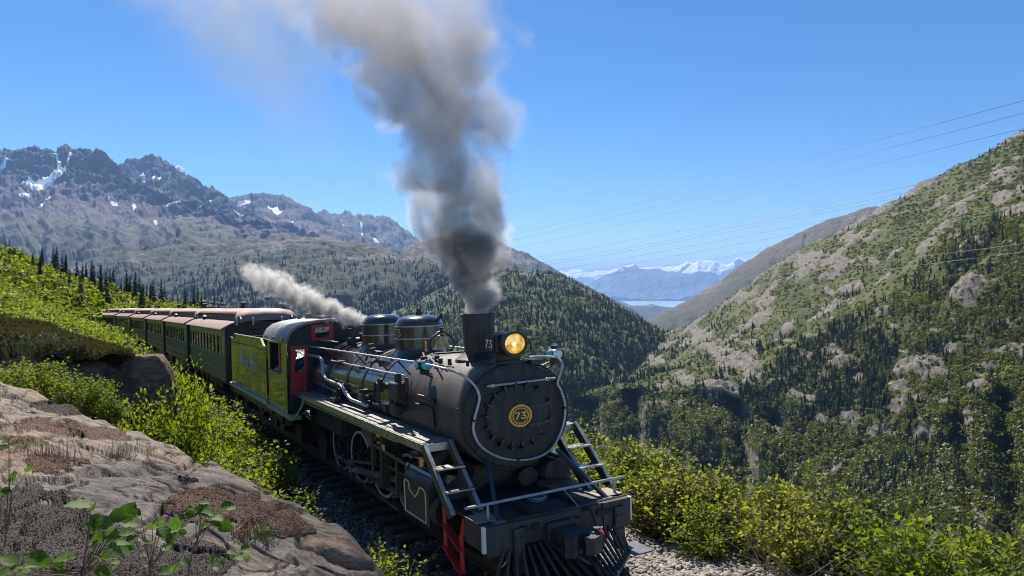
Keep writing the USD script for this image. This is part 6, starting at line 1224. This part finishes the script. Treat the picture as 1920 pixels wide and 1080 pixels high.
# ---------------------------------------------------------------- telegraph poles and power lines
pole_m = plain('weathered_pole', (0.12, 0.095, 0.075), 0.85, var=0.35, scale=3)
porc = plain('white_insulator', (0.75, 0.76, 0.78), 0.25, var=0.05)
def pole(px, py_top, d, arms, label, thick_py=None, foot=9.0, yaw=0.0):
    t = thing('utility_pole', label, 'utility pole', trimesh.transformations.translation_matrix(P3(px, py_top, d) - [0, 0, foot]))
    z = lambda py: foot - (py - py_top) / F * d
    zt = z(thick_py) if thick_py else foot
    obj('pole', tube([(0, 0, 0), (0, 0, zt)], [0.16, 0.115], 12), pole_m, t)
    if thick_py:
        obj('pole_top', tube([(0, 0, zt), (0, 0, foot)], [0.05, 0.05], 8), pole_m, t)
        obj('pole_cap', box(-0.16, 0.16, -0.16, 0.16, zt, zt + 0.05, 0.01), porc, t)
    for py, x0, x1, tilt in arms:
        a, b = (x0 - px) / F * d, (x1 - px) / F * d; zz = z(py)
        arm = obj('crossarm', beam((a, -0.12, zz + tilt), (b, -0.12, zz - tilt), 0.10, 0.12), pole_m, t, smooth=20)
        for q in (0.04, 0.15, 0.32, 0.42, 0.62, 0.72, 0.86, 0.96):
            x = a + (b - a) * q; obj('insulator', lathe([(0.0, 0.0), (0.055, 0.0), (0.06, 0.07), (0.035, 0.09), (0.045, 0.12), (0.0, 0.15)], 9, 'z', (x, -0.12, zz + 0.06 + tilt * (1 - 2 * q))), porc, arm)
pole(531, 541, 30, [(547, 497, 577, 0), (560, 497, 560, 0)], 'wooden pole with two crossarms of white insulators behind the steam', thick_py=570)
pole(401, 566, 62, [(569, 380, 424, 0.12), (577, 388, 432, 0.05)], 'smaller far pole with slanting crossarms behind the coach roofs', foot=7)
wire_m = plain('wire_metal', (0.10, 0.10, 0.11), 0.4, 0.6, var=0.05)
WIRES = [((919, 444.5), (1920, 184), 'topmost'), ((928, 452), (1920, 208), 'second from the top'), ((947, 463), (1920, 236), 'third from the top'), ((991, 479), (1770, 330), 'fourth from the top'), ((1004, 490), (1745, 345), 'fifth from the top'),
         ((1010, 494), (1740, 353), 'sixth from the top'), ((1026, 503), (1690, 378), 'seventh from the top'), ((1054, 510), (1620, 405), 'eighth from the top'), ((1120, 512), (1500, 450), 'ninth from the top'), ((1120, 545), (1335, 520), 'tenth from the top'), ((1150, 557), (1330, 536), 'lowest')]
for (x0, y0), (x1, y1), nm in WIRES:
    s = (y1 - y0) / (x1 - x0); a = P3(x0 - 60, y0 - s * 60 + 3, 1700); xe = 2300; b = P3(xe, y0 + s * (xe - x0), 330)
    q = np.linspace(0, 1, 60)[:, None]; pts = a * (1 - q) + b * q; pts[:, 2] -= 4.5 * 4 * q[:, 0] * (1 - q[:, 0])
    obj('power_line', tube(pts, 0.15, 5), wire_m, label=f'{nm} of the thin power lines across the valley', cat='power line', group='power lines across the valley')

# ---------------------------------------------------------------- driver at the cab window
skin = plain('skin', (0.42, 0.25, 0.18), 0.5, var=0.08)
shirt = plain('blue_shirt', (0.11, 0.16, 0.36), 0.85, var=0.15, scale=14, bump=0.004, bscale=20)
hair_m = plain('dark_cap', (0.03, 0.03, 0.035), 0.8)
man = Rig(thing('person', 'person in a blue shirt sitting in the cab with an arm on the window sill', 'person', pose(-8.1)), -8.1)
def body(chain, ref=0.03, it=6):
    M = None
    for a, ra, b, rb in chain:
        h = mf.Manifold.batch_hull([mf.Manifold.sphere(ra, 16).translate(tuple(a)), mf.Manifold.sphere(rb, 16).translate(tuple(b))]); M = h if M is None else M + h
    me = M.refine_to_length(ref).to_mesh(); t_ = trimesh.Trimesh(me.vert_properties[:, :3], me.tri_verts); trimesh.smoothing.filter_taubin(t_, iterations=it); return t_
o = np.array([-8.15, -0.98, 1.80])          # hips
def A(*p): return o + np.array(p)
sh_l, sh_r = A(0.0, -0.20, 0.56), A(0.0, 0.20, 0.56); el, wr = A(-0.02, -0.36, 0.44), A(0.22, -0.385, 0.47); el2, wr2 = A(0.16, 0.26, 0.30), A(0.40, 0.16, 0.32)
fingers = [(A(0.31 + 0.0, -0.385, 0.455) + np.array([0, (k - 1.5) * 0.021, 0]), 0.011, A(0.36 + 0.012 * (k in (1, 2)), -0.39, 0.435) + np.array([0, (k - 1.5) * 0.023, 0]), 0.009) for k in range(4)]
man('body', join([body([(A(0, -0.02, 0.80), 0.098, A(0.02, -0.02, 0.74), 0.085), (A(0.0, 0, 0.70), 0.06, A(0, 0, 0.58), 0.065), (wr, 0.03, A(0.31, -0.385, 0.46), 0.034), (A(0.31, -0.385, 0.458), 0.034, A(0.30, -0.37, 0.45), 0.03), (A(0.24, -0.36, 0.46), 0.014, A(0.30, -0.335, 0.44), 0.011), (A(0.085, -0.02, 0.765), 0.02, A(0.115, -0.02, 0.745), 0.018),
                       (A(0.01, -0.12, 0.77), 0.018, A(0.0, -0.12, 0.75), 0.018), (A(0.01, 0.08, 0.77), 0.018, A(0.0, 0.08, 0.75), 0.018)] + fingers, 0.012, 4)]), skin, smooth=True)
man('shirt', body([(A(0, -0.1, 0.1), 0.16, A(0, 0.1, 0.1), 0.16), (A(0, -0.1, 0.1), 0.16, A(0, -0.13, 0.46), 0.125), (A(0, 0.1, 0.1), 0.16, A(0, 0.13, 0.46), 0.125), (A(0, -0.13, 0.46), 0.13, A(0, 0.13, 0.46), 0.13), (sh_l, 0.075, el, 0.055), (el, 0.056, wr, 0.042), (sh_r, 0.075, el2, 0.055), (el2, 0.056, wr2, 0.042), (sh_l, 0.075, sh_r, 0.075)], 0.025), shirt, smooth=True)
man('trousers', body([(A(0, -0.1, 0.06), 0.15, A(0.42, -0.12, 0.05), 0.09), (A(0, 0.1, 0.06), 0.15, A(0.42, 0.12, 0.05), 0.09), (A(0.42, -0.12, 0.05), 0.085, A(0.45, -0.12, -0.38), 0.06), (A(0.42, 0.12, 0.05), 0.085, A(0.45, 0.12, -0.38), 0.06)], 0.03), plain('dark_trousers', (0.03, 0.035, 0.05), 0.9), smooth=True)
man('cap', join([lathe([(0.104, 0.0), (0.106, 0.05), (0.085, 0.09), (0.0, 0.105)], 20, 'z', A(0.0, -0.02, 0.81)), box(*(A(0.05, 0, 0)[0], A(0.19, 0, 0)[0]), A(0, -0.09, 0)[1], A(0, 0.05, 0)[1], A(0, 0, 0.805)[2], A(0, 0, 0.82)[2])]), hair_m)

# ---------------------------------------------------------------- saplings with broad leaves at the lower left
sap_m = mat('sapling_leaf', {'g': ('geometry', {}), 'n': ('noise_texture', dict(scale=60.0, detail=4.0)), 'o': ('object_info', {}), 'r': ('rgb_ramp', dict(ramp=[(0.3, (0.035, 0.085, 0.012)), (0.7, (0.075, 0.13, 0.018))])),
            'p': ('principled_bsdf', dict(roughness=0.6, specular_ior_level=0.2)), 't': ('translucent_bsdf', {}), 'h': ('hsv', dict(saturation=1.1, value=1.6)), 'm': ('mix_closure', dict(fac=0.4)), 'b': ('bump', dict(strength=0.5, distance=0.003))},
            [('g.position', 'n.vector'), ('n.fac', 'r.fac'), ('r.color', 'p.base_color'), ('r.color', 'h.color'), ('h.color', 't.color'), ('n.fac', 'b.height'), ('b.normal', 'p.normal'), ('p.BSDF', 'm.closure1'), ('t.BSDF', 'm.closure2')], surface='m.closure')
def big_leaf(p, d, nrm, size, g):
    n = 13; t_ = np.linspace(0, 1, n); w = 0.40 * np.sin(np.pi * t_ ** 0.85) ** 0.75 * (1 - 0.10 * (np.arange(n) % 2)); w[0] = w[-1] = 0
    d = d / np.linalg.norm(d); s = np.cross(d, nrm); s /= np.linalg.norm(s); u = np.cross(s, d); cv = g.uniform(0.1, 0.3)
    mid = p + size * (t_[:, None] * d - cv * (t_ ** 2)[:, None] * u); fold = 0.25 * w[:, None] * u * size; wav = 0.02 * size * np.sin(np.arange(n) * 2.1)[:, None] * u
    Lf, Rt = mid + s * w[:, None] * size + fold + wav, mid - s * w[:, None] * size + fold - wav
    V = np.vstack([mid, Lf, Rt]); Fc = []
    for i in range(n - 1): Fc += [[i, i + 1, n + i + 1], [i, n + i + 1, n + i], [i, 2 * n + i + 1, i + 1], [i, 2 * n + i, 2 * n + i + 1]]
    return trimesh.Trimesh(V, np.array(Fc), process=False)
SAP = [('leafy sapling with broad toothed leaves in the bottom left corner', (150, 1180, 2.1), [(455, 670), (455, 710), (545, 710), (595, 745), (535, 785), (530, 820), (445, 880), (530, 870), (585, 860), (380, 920), (230, 945), (90, 955), (340, 990), (460, 965), (520, 935), (300, 960), (160, 985), (60, 990), (600, 800), (490, 830)], 0.066),
       ('leafy sapling in the middle of the dark moss mat', (270, 1160, 2.5), [(705, 710), (700, 760), (790, 740), (805, 765), (765, 745), (855, 790), (905, 775), (670, 825), (755, 855), (835, 855), (655, 905), (770, 905), (720, 965), (790, 1000), (870, 935), (905, 935), (640, 880), (600, 950)], 0.056),
       ('spray of broad leaves before the brown moss cushion', (345, 1130, 2.7), [(985, 655), (1000, 645), (970, 690), (1005, 695), (1110, 680), (1060, 720), (1085, 750), (1010, 765), (1040, 655), (960, 660)], 0.062),
       ('low sapling right of the dark moss mat', (390, 1110, 3.0), [(1010, 945), (1070, 970), (1130, 940), (1135, 890), (1210, 890), (1180, 920), (1080, 905), (1240, 860), (1220, 905), (1100, 935)], 0.048),
       ('thin upright twig with a few leaves at the left edge', (8, 960, 3.0), [(130, 495), (50, 520), (10, 590), (20, 800), (60, 500), (45, 345)], 0.06)]
twig_m = plain('sapling_twig', (0.07, 0.045, 0.035), 0.7, var=0.3)
for lab, base_px, spots_, size in SAP:
    g = np.random.default_rng(len(spots_)); root = P3(*base_px); t = thing('sapling', lab, 'sapling', trimesh.transformations.translation_matrix(root))
    tips = [P3(x / 2.667, 700 + y / 2.667, base_px[2] + g.uniform(-0.15, 0.2)) - root for x, y in spots_]
    hub = np.mean(tips, 0) * 0.78
    stems_ = [tube(smooth_path([(0, 0, -0.15), hub * 0.5 + g.normal(0, .01, 3), hub], 4), np.linspace(0.004, 0.003, 9), 6)]
    for tp in tips:
        mid = hub * 0.45 + tp * 0.55 + [0, 0, -0.02]; stems_.append(tube(smooth_path([hub * g.uniform(0.75, 1.0), mid, tp], 4), np.linspace(0.0022, 0.001, 9), 5))
    obj('stem', join(stems_), twig_m, t)
    for tp in tips:
        out_ = tp - hub; d = out_ / (np.linalg.norm(out_) + 1e-6) * [1, 0.5, 0.3] + g.normal(0, 0.35, 3); nr = np.array([g.normal(0, .45), -0.55 + g.normal(0, .3), 1.0])
        obj('leaf', big_leaf(tp, d, nr, size * g.uniform(0.6, 1.1), g), sap_m, t, smooth=True)
        if g.random() < 0.7:
            obj('leaf', big_leaf(tp * 0.9 + hub * 0.1 + g.normal(0, .008, 3), g.normal(0, 1, 3) * [1, .6, .4] + d * .3, nr + g.normal(0, .3, 3), size * g.uniform(0.5, 0.95), g), sap_m, t, smooth=True)

# ---------------------------------------------------------------- dry grass, bare twigs
straw = plain('dry_grass', (0.30, 0.22, 0.12), 0.8, var=0.3)
def grass(label, at, k, h, spread, m, seed, cat='grass'):
    g = np.random.default_rng(seed); V, Fc = [], []
    for i in range(k):
        a = g.uniform(0, 6.28); b = np.array([g.normal(0, spread), g.normal(0, spread), 0]); l = h * g.uniform(.5, 1.1); ln = g.uniform(0.1, 0.9); d = np.array([math.cos(a), math.sin(a), 0]); s = np.array([-d[1], d[0], 0]) * 0.0025; n = len(V)
        V += [b - s, b + s, b + d * ln * l * .4 + [0, 0, l * .65] + s * .7, b + d * ln * l * .4 + [0, 0, l * .65] - s * .7, b + d * ln * l + [0, 0, l * (1 - .35 * ln)]]; Fc += [[n, n + 1, n + 2], [n, n + 2, n + 3], [n + 3, n + 2, n + 4]]
    t = thing('grass_tuft', label, cat, trimesh.transformations.translation_matrix(at)); obj('blades', trimesh.Trimesh(np.array(V), np.array(Fc), process=False), m, t, smooth=False, kind='stuff')
gx, gy = seen(GR)
def on_rock(x, y):
    d = np.where(kk_ > 2.9, (gx - x) ** 2 + (gy - y) ** 2, 1e9); i, j = np.unravel_index(np.argmin(d), d.shape); return GR[i, j]
grass('dry straw coloured grass tuft on the brown moss clump', on_rock(95, 866), 160, 0.20, 0.10, straw, 1)
grass('pale dry grass tuft on bare rock above the brown cushion', on_rock(232, 850), 120, 0.16, 0.09, plain('pale_grass', (0.28, 0.26, 0.17), 0.8), 2)
grass('small yellow green tuft at the right end of the brown moss cushion', on_rock(492, 1010), 140, 0.12, 0.05, plain('green_grass', (0.12, 0.13, 0.02), 0.7), 3)
grass('rusty dry tuft at the front of the brown moss cushion', on_rock(452, 1005), 110, 0.10, 0.05, plain('rusty_grass', (0.20, 0.11, 0.05), 0.8), 4)
grass('green grass tuft hanging over the front of the heath', P3(70, 665, 12.1), 260, 0.5, 0.35, plain('meadow_grass', (0.13, 0.16, 0.03), 0.7), 5)
for i, (s, n, lab) in enumerate(((3.4, 3.2, 'bare grey twigs at the foot of the bushes, bottom right'), (3.0, 4.1, 'tangle of bare branches under the bushes right of the gravel'), (2.2, 2.6, 'bare stems at the edge of the gravel right of the pilot'), (3.9, 4.9, 'bare twigs below the bushes at the bottom edge'), (0.6, -2.6, 'bare twigs hanging over the ballast left of the cylinder'))):
    g = np.random.default_rng(60 + i); ms = []
    for k in range(60):
        a = g.uniform(0, 6.28); l = g.uniform(0.4, 1.1); d = np.array([math.cos(a) * 0.9, math.sin(a) * 0.9, g.uniform(0.25, 0.9)]); b = np.array([g.normal(0, .3), g.normal(0, .3), 0])
        pts = b + d * l * np.linspace(0, 1, 5)[:, None] + g.normal(0, .03, (5, 3)); ms.append(tube(pts, np.linspace(0.006, 0.0015, 5), 4, caps=False))
    t = thing('bare_twigs', lab, 'twigs', trimesh.transformations.translation_matrix(at_track(np.array([s]), np.array([n]))[0])); obj('branches', join(ms), plain(f'dry_twig_{i}', (0.20, 0.155, 0.12), 0.85, var=0.3), t, smooth=False, kind='stuff')
# ---------------------------------------------------------------- smoke and steam
def plume_mat(name, stations, axis, color, density, absorb, nscale, erode, aniso, seed=0.0, soft=0.5, stretch=(1, 1, 1), anis2=0.0):
    """stations: (t, a, b, r) along the axis (2: z, 1: y, 0: x); a, b the centre in the two other axes. Density falls off from the centre line, eroded by noise."""
    s = np.array(stations, float); t0, t1 = s[0, 0], s[-1, 0]
    tt = np.linspace(0, 1, 256); val = np.stack([np.interp(t0 + tt * (t1 - t0), s[:, 0], s[:, k]) for k in (1, 2, 3)], 1)
    dn = np.stack([np.interp(t0 + tt * (t1 - t0), s[:, 0], s[:, 4])] * 3, 1)
    o = 'xyz'[axis]; ab = ['xyz'[k] for k in range(3) if k != axis]
    nodes = {'g': ('geometry', {}), 's': ('separate_xyz', {}),
             'f': ('map_range', dict(from_min=t0, from_max=t1, clamp=True)),
             'c': ('rgb_ramp', dict(ramp=[(x, tuple(v)) for x, v in zip(tt, val)])), 'd': ('rgb_ramp', dict(ramp=[(x, tuple(v)) for x, v in zip(tt, dn)])),
             'cs': ('separate_color', {}), 'da': ('math', dict(math_type='subtract')), 'db': ('math', dict(math_type='subtract')),
             'aa': ('math', dict(math_type='multiply')), 'bb': ('math', dict(math_type='multiply_add')), 'q': ('math', dict(math_type='sqrt')),
             'rr': ('math', dict(math_type='divide')),
             'mp': ('mapping', dict(location=(seed, seed * 0.7, 0), scale=stretch)),
             'n1': ('noise_texture', dict(scale=nscale, detail=5.0, roughness=0.6, distortion=0.5)),
             'e': ('math', dict(math_type='multiply_add', value2=erode)),
             'm': ('map_range', dict(range_type='smoothstep', from_min=1.0 + erode * 0.5, from_max=1.0 + erode * 0.5 - soft, to_min=0.0, to_max=1.0, clamp=True)),
             'dd': ('math', dict(math_type='multiply')), 'ds': ('math', dict(math_type='multiply', value2=density)),
             'k': ('rgb_ramp', dict(ramp=color if isinstance(color, list) else [(0.0, color), (1.0, color)])), 'v': ('principled_volume', dict(absorption_color=absorb, anisotropy=aniso))}
    links = [('g.position', 's.vector'), (f's.{o}', 'f.value'), ('f.result', 'c.fac'), ('f.result', 'd.fac'), ('f.result', 'k.fac'), ('k.color', 'v.color'), ('c.color', 'cs.color'),
             (f's.{ab[0]}', 'da.value1'), ('cs.r', 'da.value2'), (f's.{ab[1]}', 'db.value1'), ('cs.g', 'db.value2'),
             ('da.value', 'aa.value1'), ('da.value', 'aa.value2'), ('db.value', 'bb.value1'), ('db.value', 'bb.value2'), ('aa.value', 'bb.value3'), ('bb.value', 'q.value1'),
             ('q.value', 'rr.value1'), ('cs.b', 'rr.value2'),
             ('g.position', 'mp.vector'), ('mp.vector', 'n1.vector'), ('n1.fac', 'e.value1'), ('rr.value', 'e.value3'), ('e.value', 'm.value'),
             ('m.result', 'dd.value1'), ('d.color', 'dd.value2'), ('dd.value', 'ds.value1'), ('ds.value', 'v.density')]
    return mat(name, nodes, links, surface=None, volume='v.volume')

def plume_mesh(stations, axis, t0, t1, grow=1.25, n=18, m=8):
    s = np.array(stations, float); t = np.linspace(t0, t1, m)
    a, b, r = (np.interp(t, s[:, 0], s[:, k]) for k in (1, 2, 3)); ang = np.arange(n) * 2 * np.pi / n
    A = a[:, None] + grow * r[:, None] * np.cos(ang); B = b[:, None] + grow * r[:, None] * np.sin(ang); C = np.broadcast_to(t[:, None], A.shape)
    cols = {2: (A, B, C), 1: (A, C, B), 0: (C, A, B)}[axis]
    v = np.stack(cols, -1).reshape(-1, 3)
    i, j = np.meshgrid(np.arange(m - 1), np.arange(n), indexing='ij'); j2 = (j + 1) % n
    q = np.stack([i * n + j, i * n + j2, (i + 1) * n + j2, (i + 1) * n + j], -1).reshape(-1, 4)
    f = [q[:, [0, 1, 2]], q[:, [0, 2, 3]]]
    c0, c1 = len(v), len(v) + 1; k = np.arange(n); k2 = (k + 1) % n
    mid = v.reshape(m, n, 3).mean(1); v = np.vstack([v, mid[0], mid[-1]])
    f += [np.stack([k * 0 + c0, k2, k], 1), np.stack([k * 0 + c1, (m - 1) * n + k, (m - 1) * n + k2], 1)]
    me = trimesh.Trimesh(v, np.vstack(f), process=False)
    if me.volume < 0: me.invert()
    return me

# (py of the photograph, px centre, half width px, distance, density)
sm = [(592, 897, 29, 10.3, 3.6), (560, 893, 39, 10.3, 3.4), (520, 888, 50, 10.35, 3.4), (460, 880, 64, 10.4, 3.3), (400, 868, 79, 10.45, 2.2), (330, 852, 98, 10.5, 1.05), (260, 836, 116, 10.55, 0.86),
      (190, 812, 134, 10.6, 0.72), (120, 785, 158, 10.65, 0.6), (50, 745, 188, 10.7, 0.48), (-20, 690, 240, 10.75, 0.34), (-60, 670, 250, 10.8, 0.15), (-90, 660, 250, 10.8, 0.0)]
st = [(CZ - (py - 540) / F * d, (px - 960) / F * d, d, hw / F * d, dn) for py, px, hw, d, dn in sm]
smoke_m = plume_mat('coal_smoke', st, 2, [(0.0, (0.96, 0.96, 0.97)), (0.25, (0.86, 0.855, 0.855)), (0.4, (0.58, 0.572, 0.57)), (0.7, (0.42, 0.412, 0.41)), (1.0, (0.36, 0.352, 0.35))], 1.7, (0.0, 0.0, 0.0), 1.35, 3.6, 0.5, seed=3.3, soft=0.45)
smoke = thing('smoke', 'thick grey smoke rising from the locomotive stack and drifting left', 'smoke', kind='stuff')
zs = [st[0][0] + 0.0, 4.0, st[-1][0]]
for a, b in zip(zs[:-1], zs[1:]):
    obj('smoke_column', plume_mesh(st, 2, a + 0.004, b, grow=1.5), smoke_m, smoke, smooth=False)

hzs = [(330, 600, 70, 10.6, 0.0), (250, 560, 120, 10.7, 0.4), (150, 505, 170, 10.8, 0.8), (50, 450, 215, 10.9, 1.0), (-20, 430, 235, 10.95, 0.8), (-70, 420, 240, 11.0, 0.0)]
hst = [(CZ - (py - 540) / F * d, (px - 960) / F * d, d, hw / F * d, dn) for px, py, hw, d, dn in [(b_, a_, c_, d_, e_) for a_, b_, c_, d_, e_ in hzs]]
drift_m = plume_mat('drifting_smoke', hst, 2, (0.40, 0.40, 0.42), 0.30, (0.0, 0.0, 0.0), 0.8, 2.6, 0.4, seed=9.1, soft=0.9)
obj('smoke_drift', plume_mesh(hst, 2, hst[0][0], hst[-1][0], grow=1.2), drift_m, smoke, smooth=False)
sp = [(445, 505, 10, 17.0, 0.0), (475, 516, 24, 16.7, 0.6), (515, 533, 29, 16.2, 0.9), (550, 550, 28, 15.7, 1.1), (590, 568, 26, 15.3, 1.3), (630, 584, 22, 14.9, 1.5), (660, 594, 18, 14.6, 1.7), (685, 600, 12, 14.3, 1.8), (697, 606, 6, 14.1, 1.8)]
st2 = [((px - 960) / F * d, d, CZ - (py - 540) / F * d, hw / F * d, dn) for px, py, hw, d, dn in sp]
steam_m = plume_mat('white_steam', st2, 0, (0.97, 0.96, 0.96), 5.0, (0.0, 0.0, 0.0), 4.2, 3.2, 0.35, seed=1.7, soft=0.6)
steam = thing('steam', 'white steam drifting left from the locomotive over the cab roof', 'steam', kind='stuff')
xs_ = [st2[0][0], st2[-1][0]]
for a, b in zip(xs_[:-1], xs_[1:]):
    obj('steam_cloud', plume_mesh(st2, 0, a, b - 0.004, grow=1.7), steam_m, steam, smooth=False)

cst = [((px - 960) / F * 7000, 7000, CZ - (py - 540) / F * 7000, hw / F * 7000, dn) for px, py, hw, dn in ((322, 316, 2, 0), (328, 315, 4, .6), (335, 315, 6, 1), (342, 316, 3, .6), (348, 317, 1, 0))]
wisp_m = plume_mat('cloud_wisp', cst, 0, (0.98, 0.98, 0.98), 0.09, (0.0, 0.0, 0.0), 0.045, 1.8, 0.3, soft=0.8)
cw_ = thing('cloud', 'tiny white cloud wisp beside the pointed mountain', 'cloud', kind='stuff'); obj('cloud_wisp', plume_mesh(cst, 0, cst[0][0], cst[-1][0], grow=1.4), wisp_m, cw_, smooth=False)
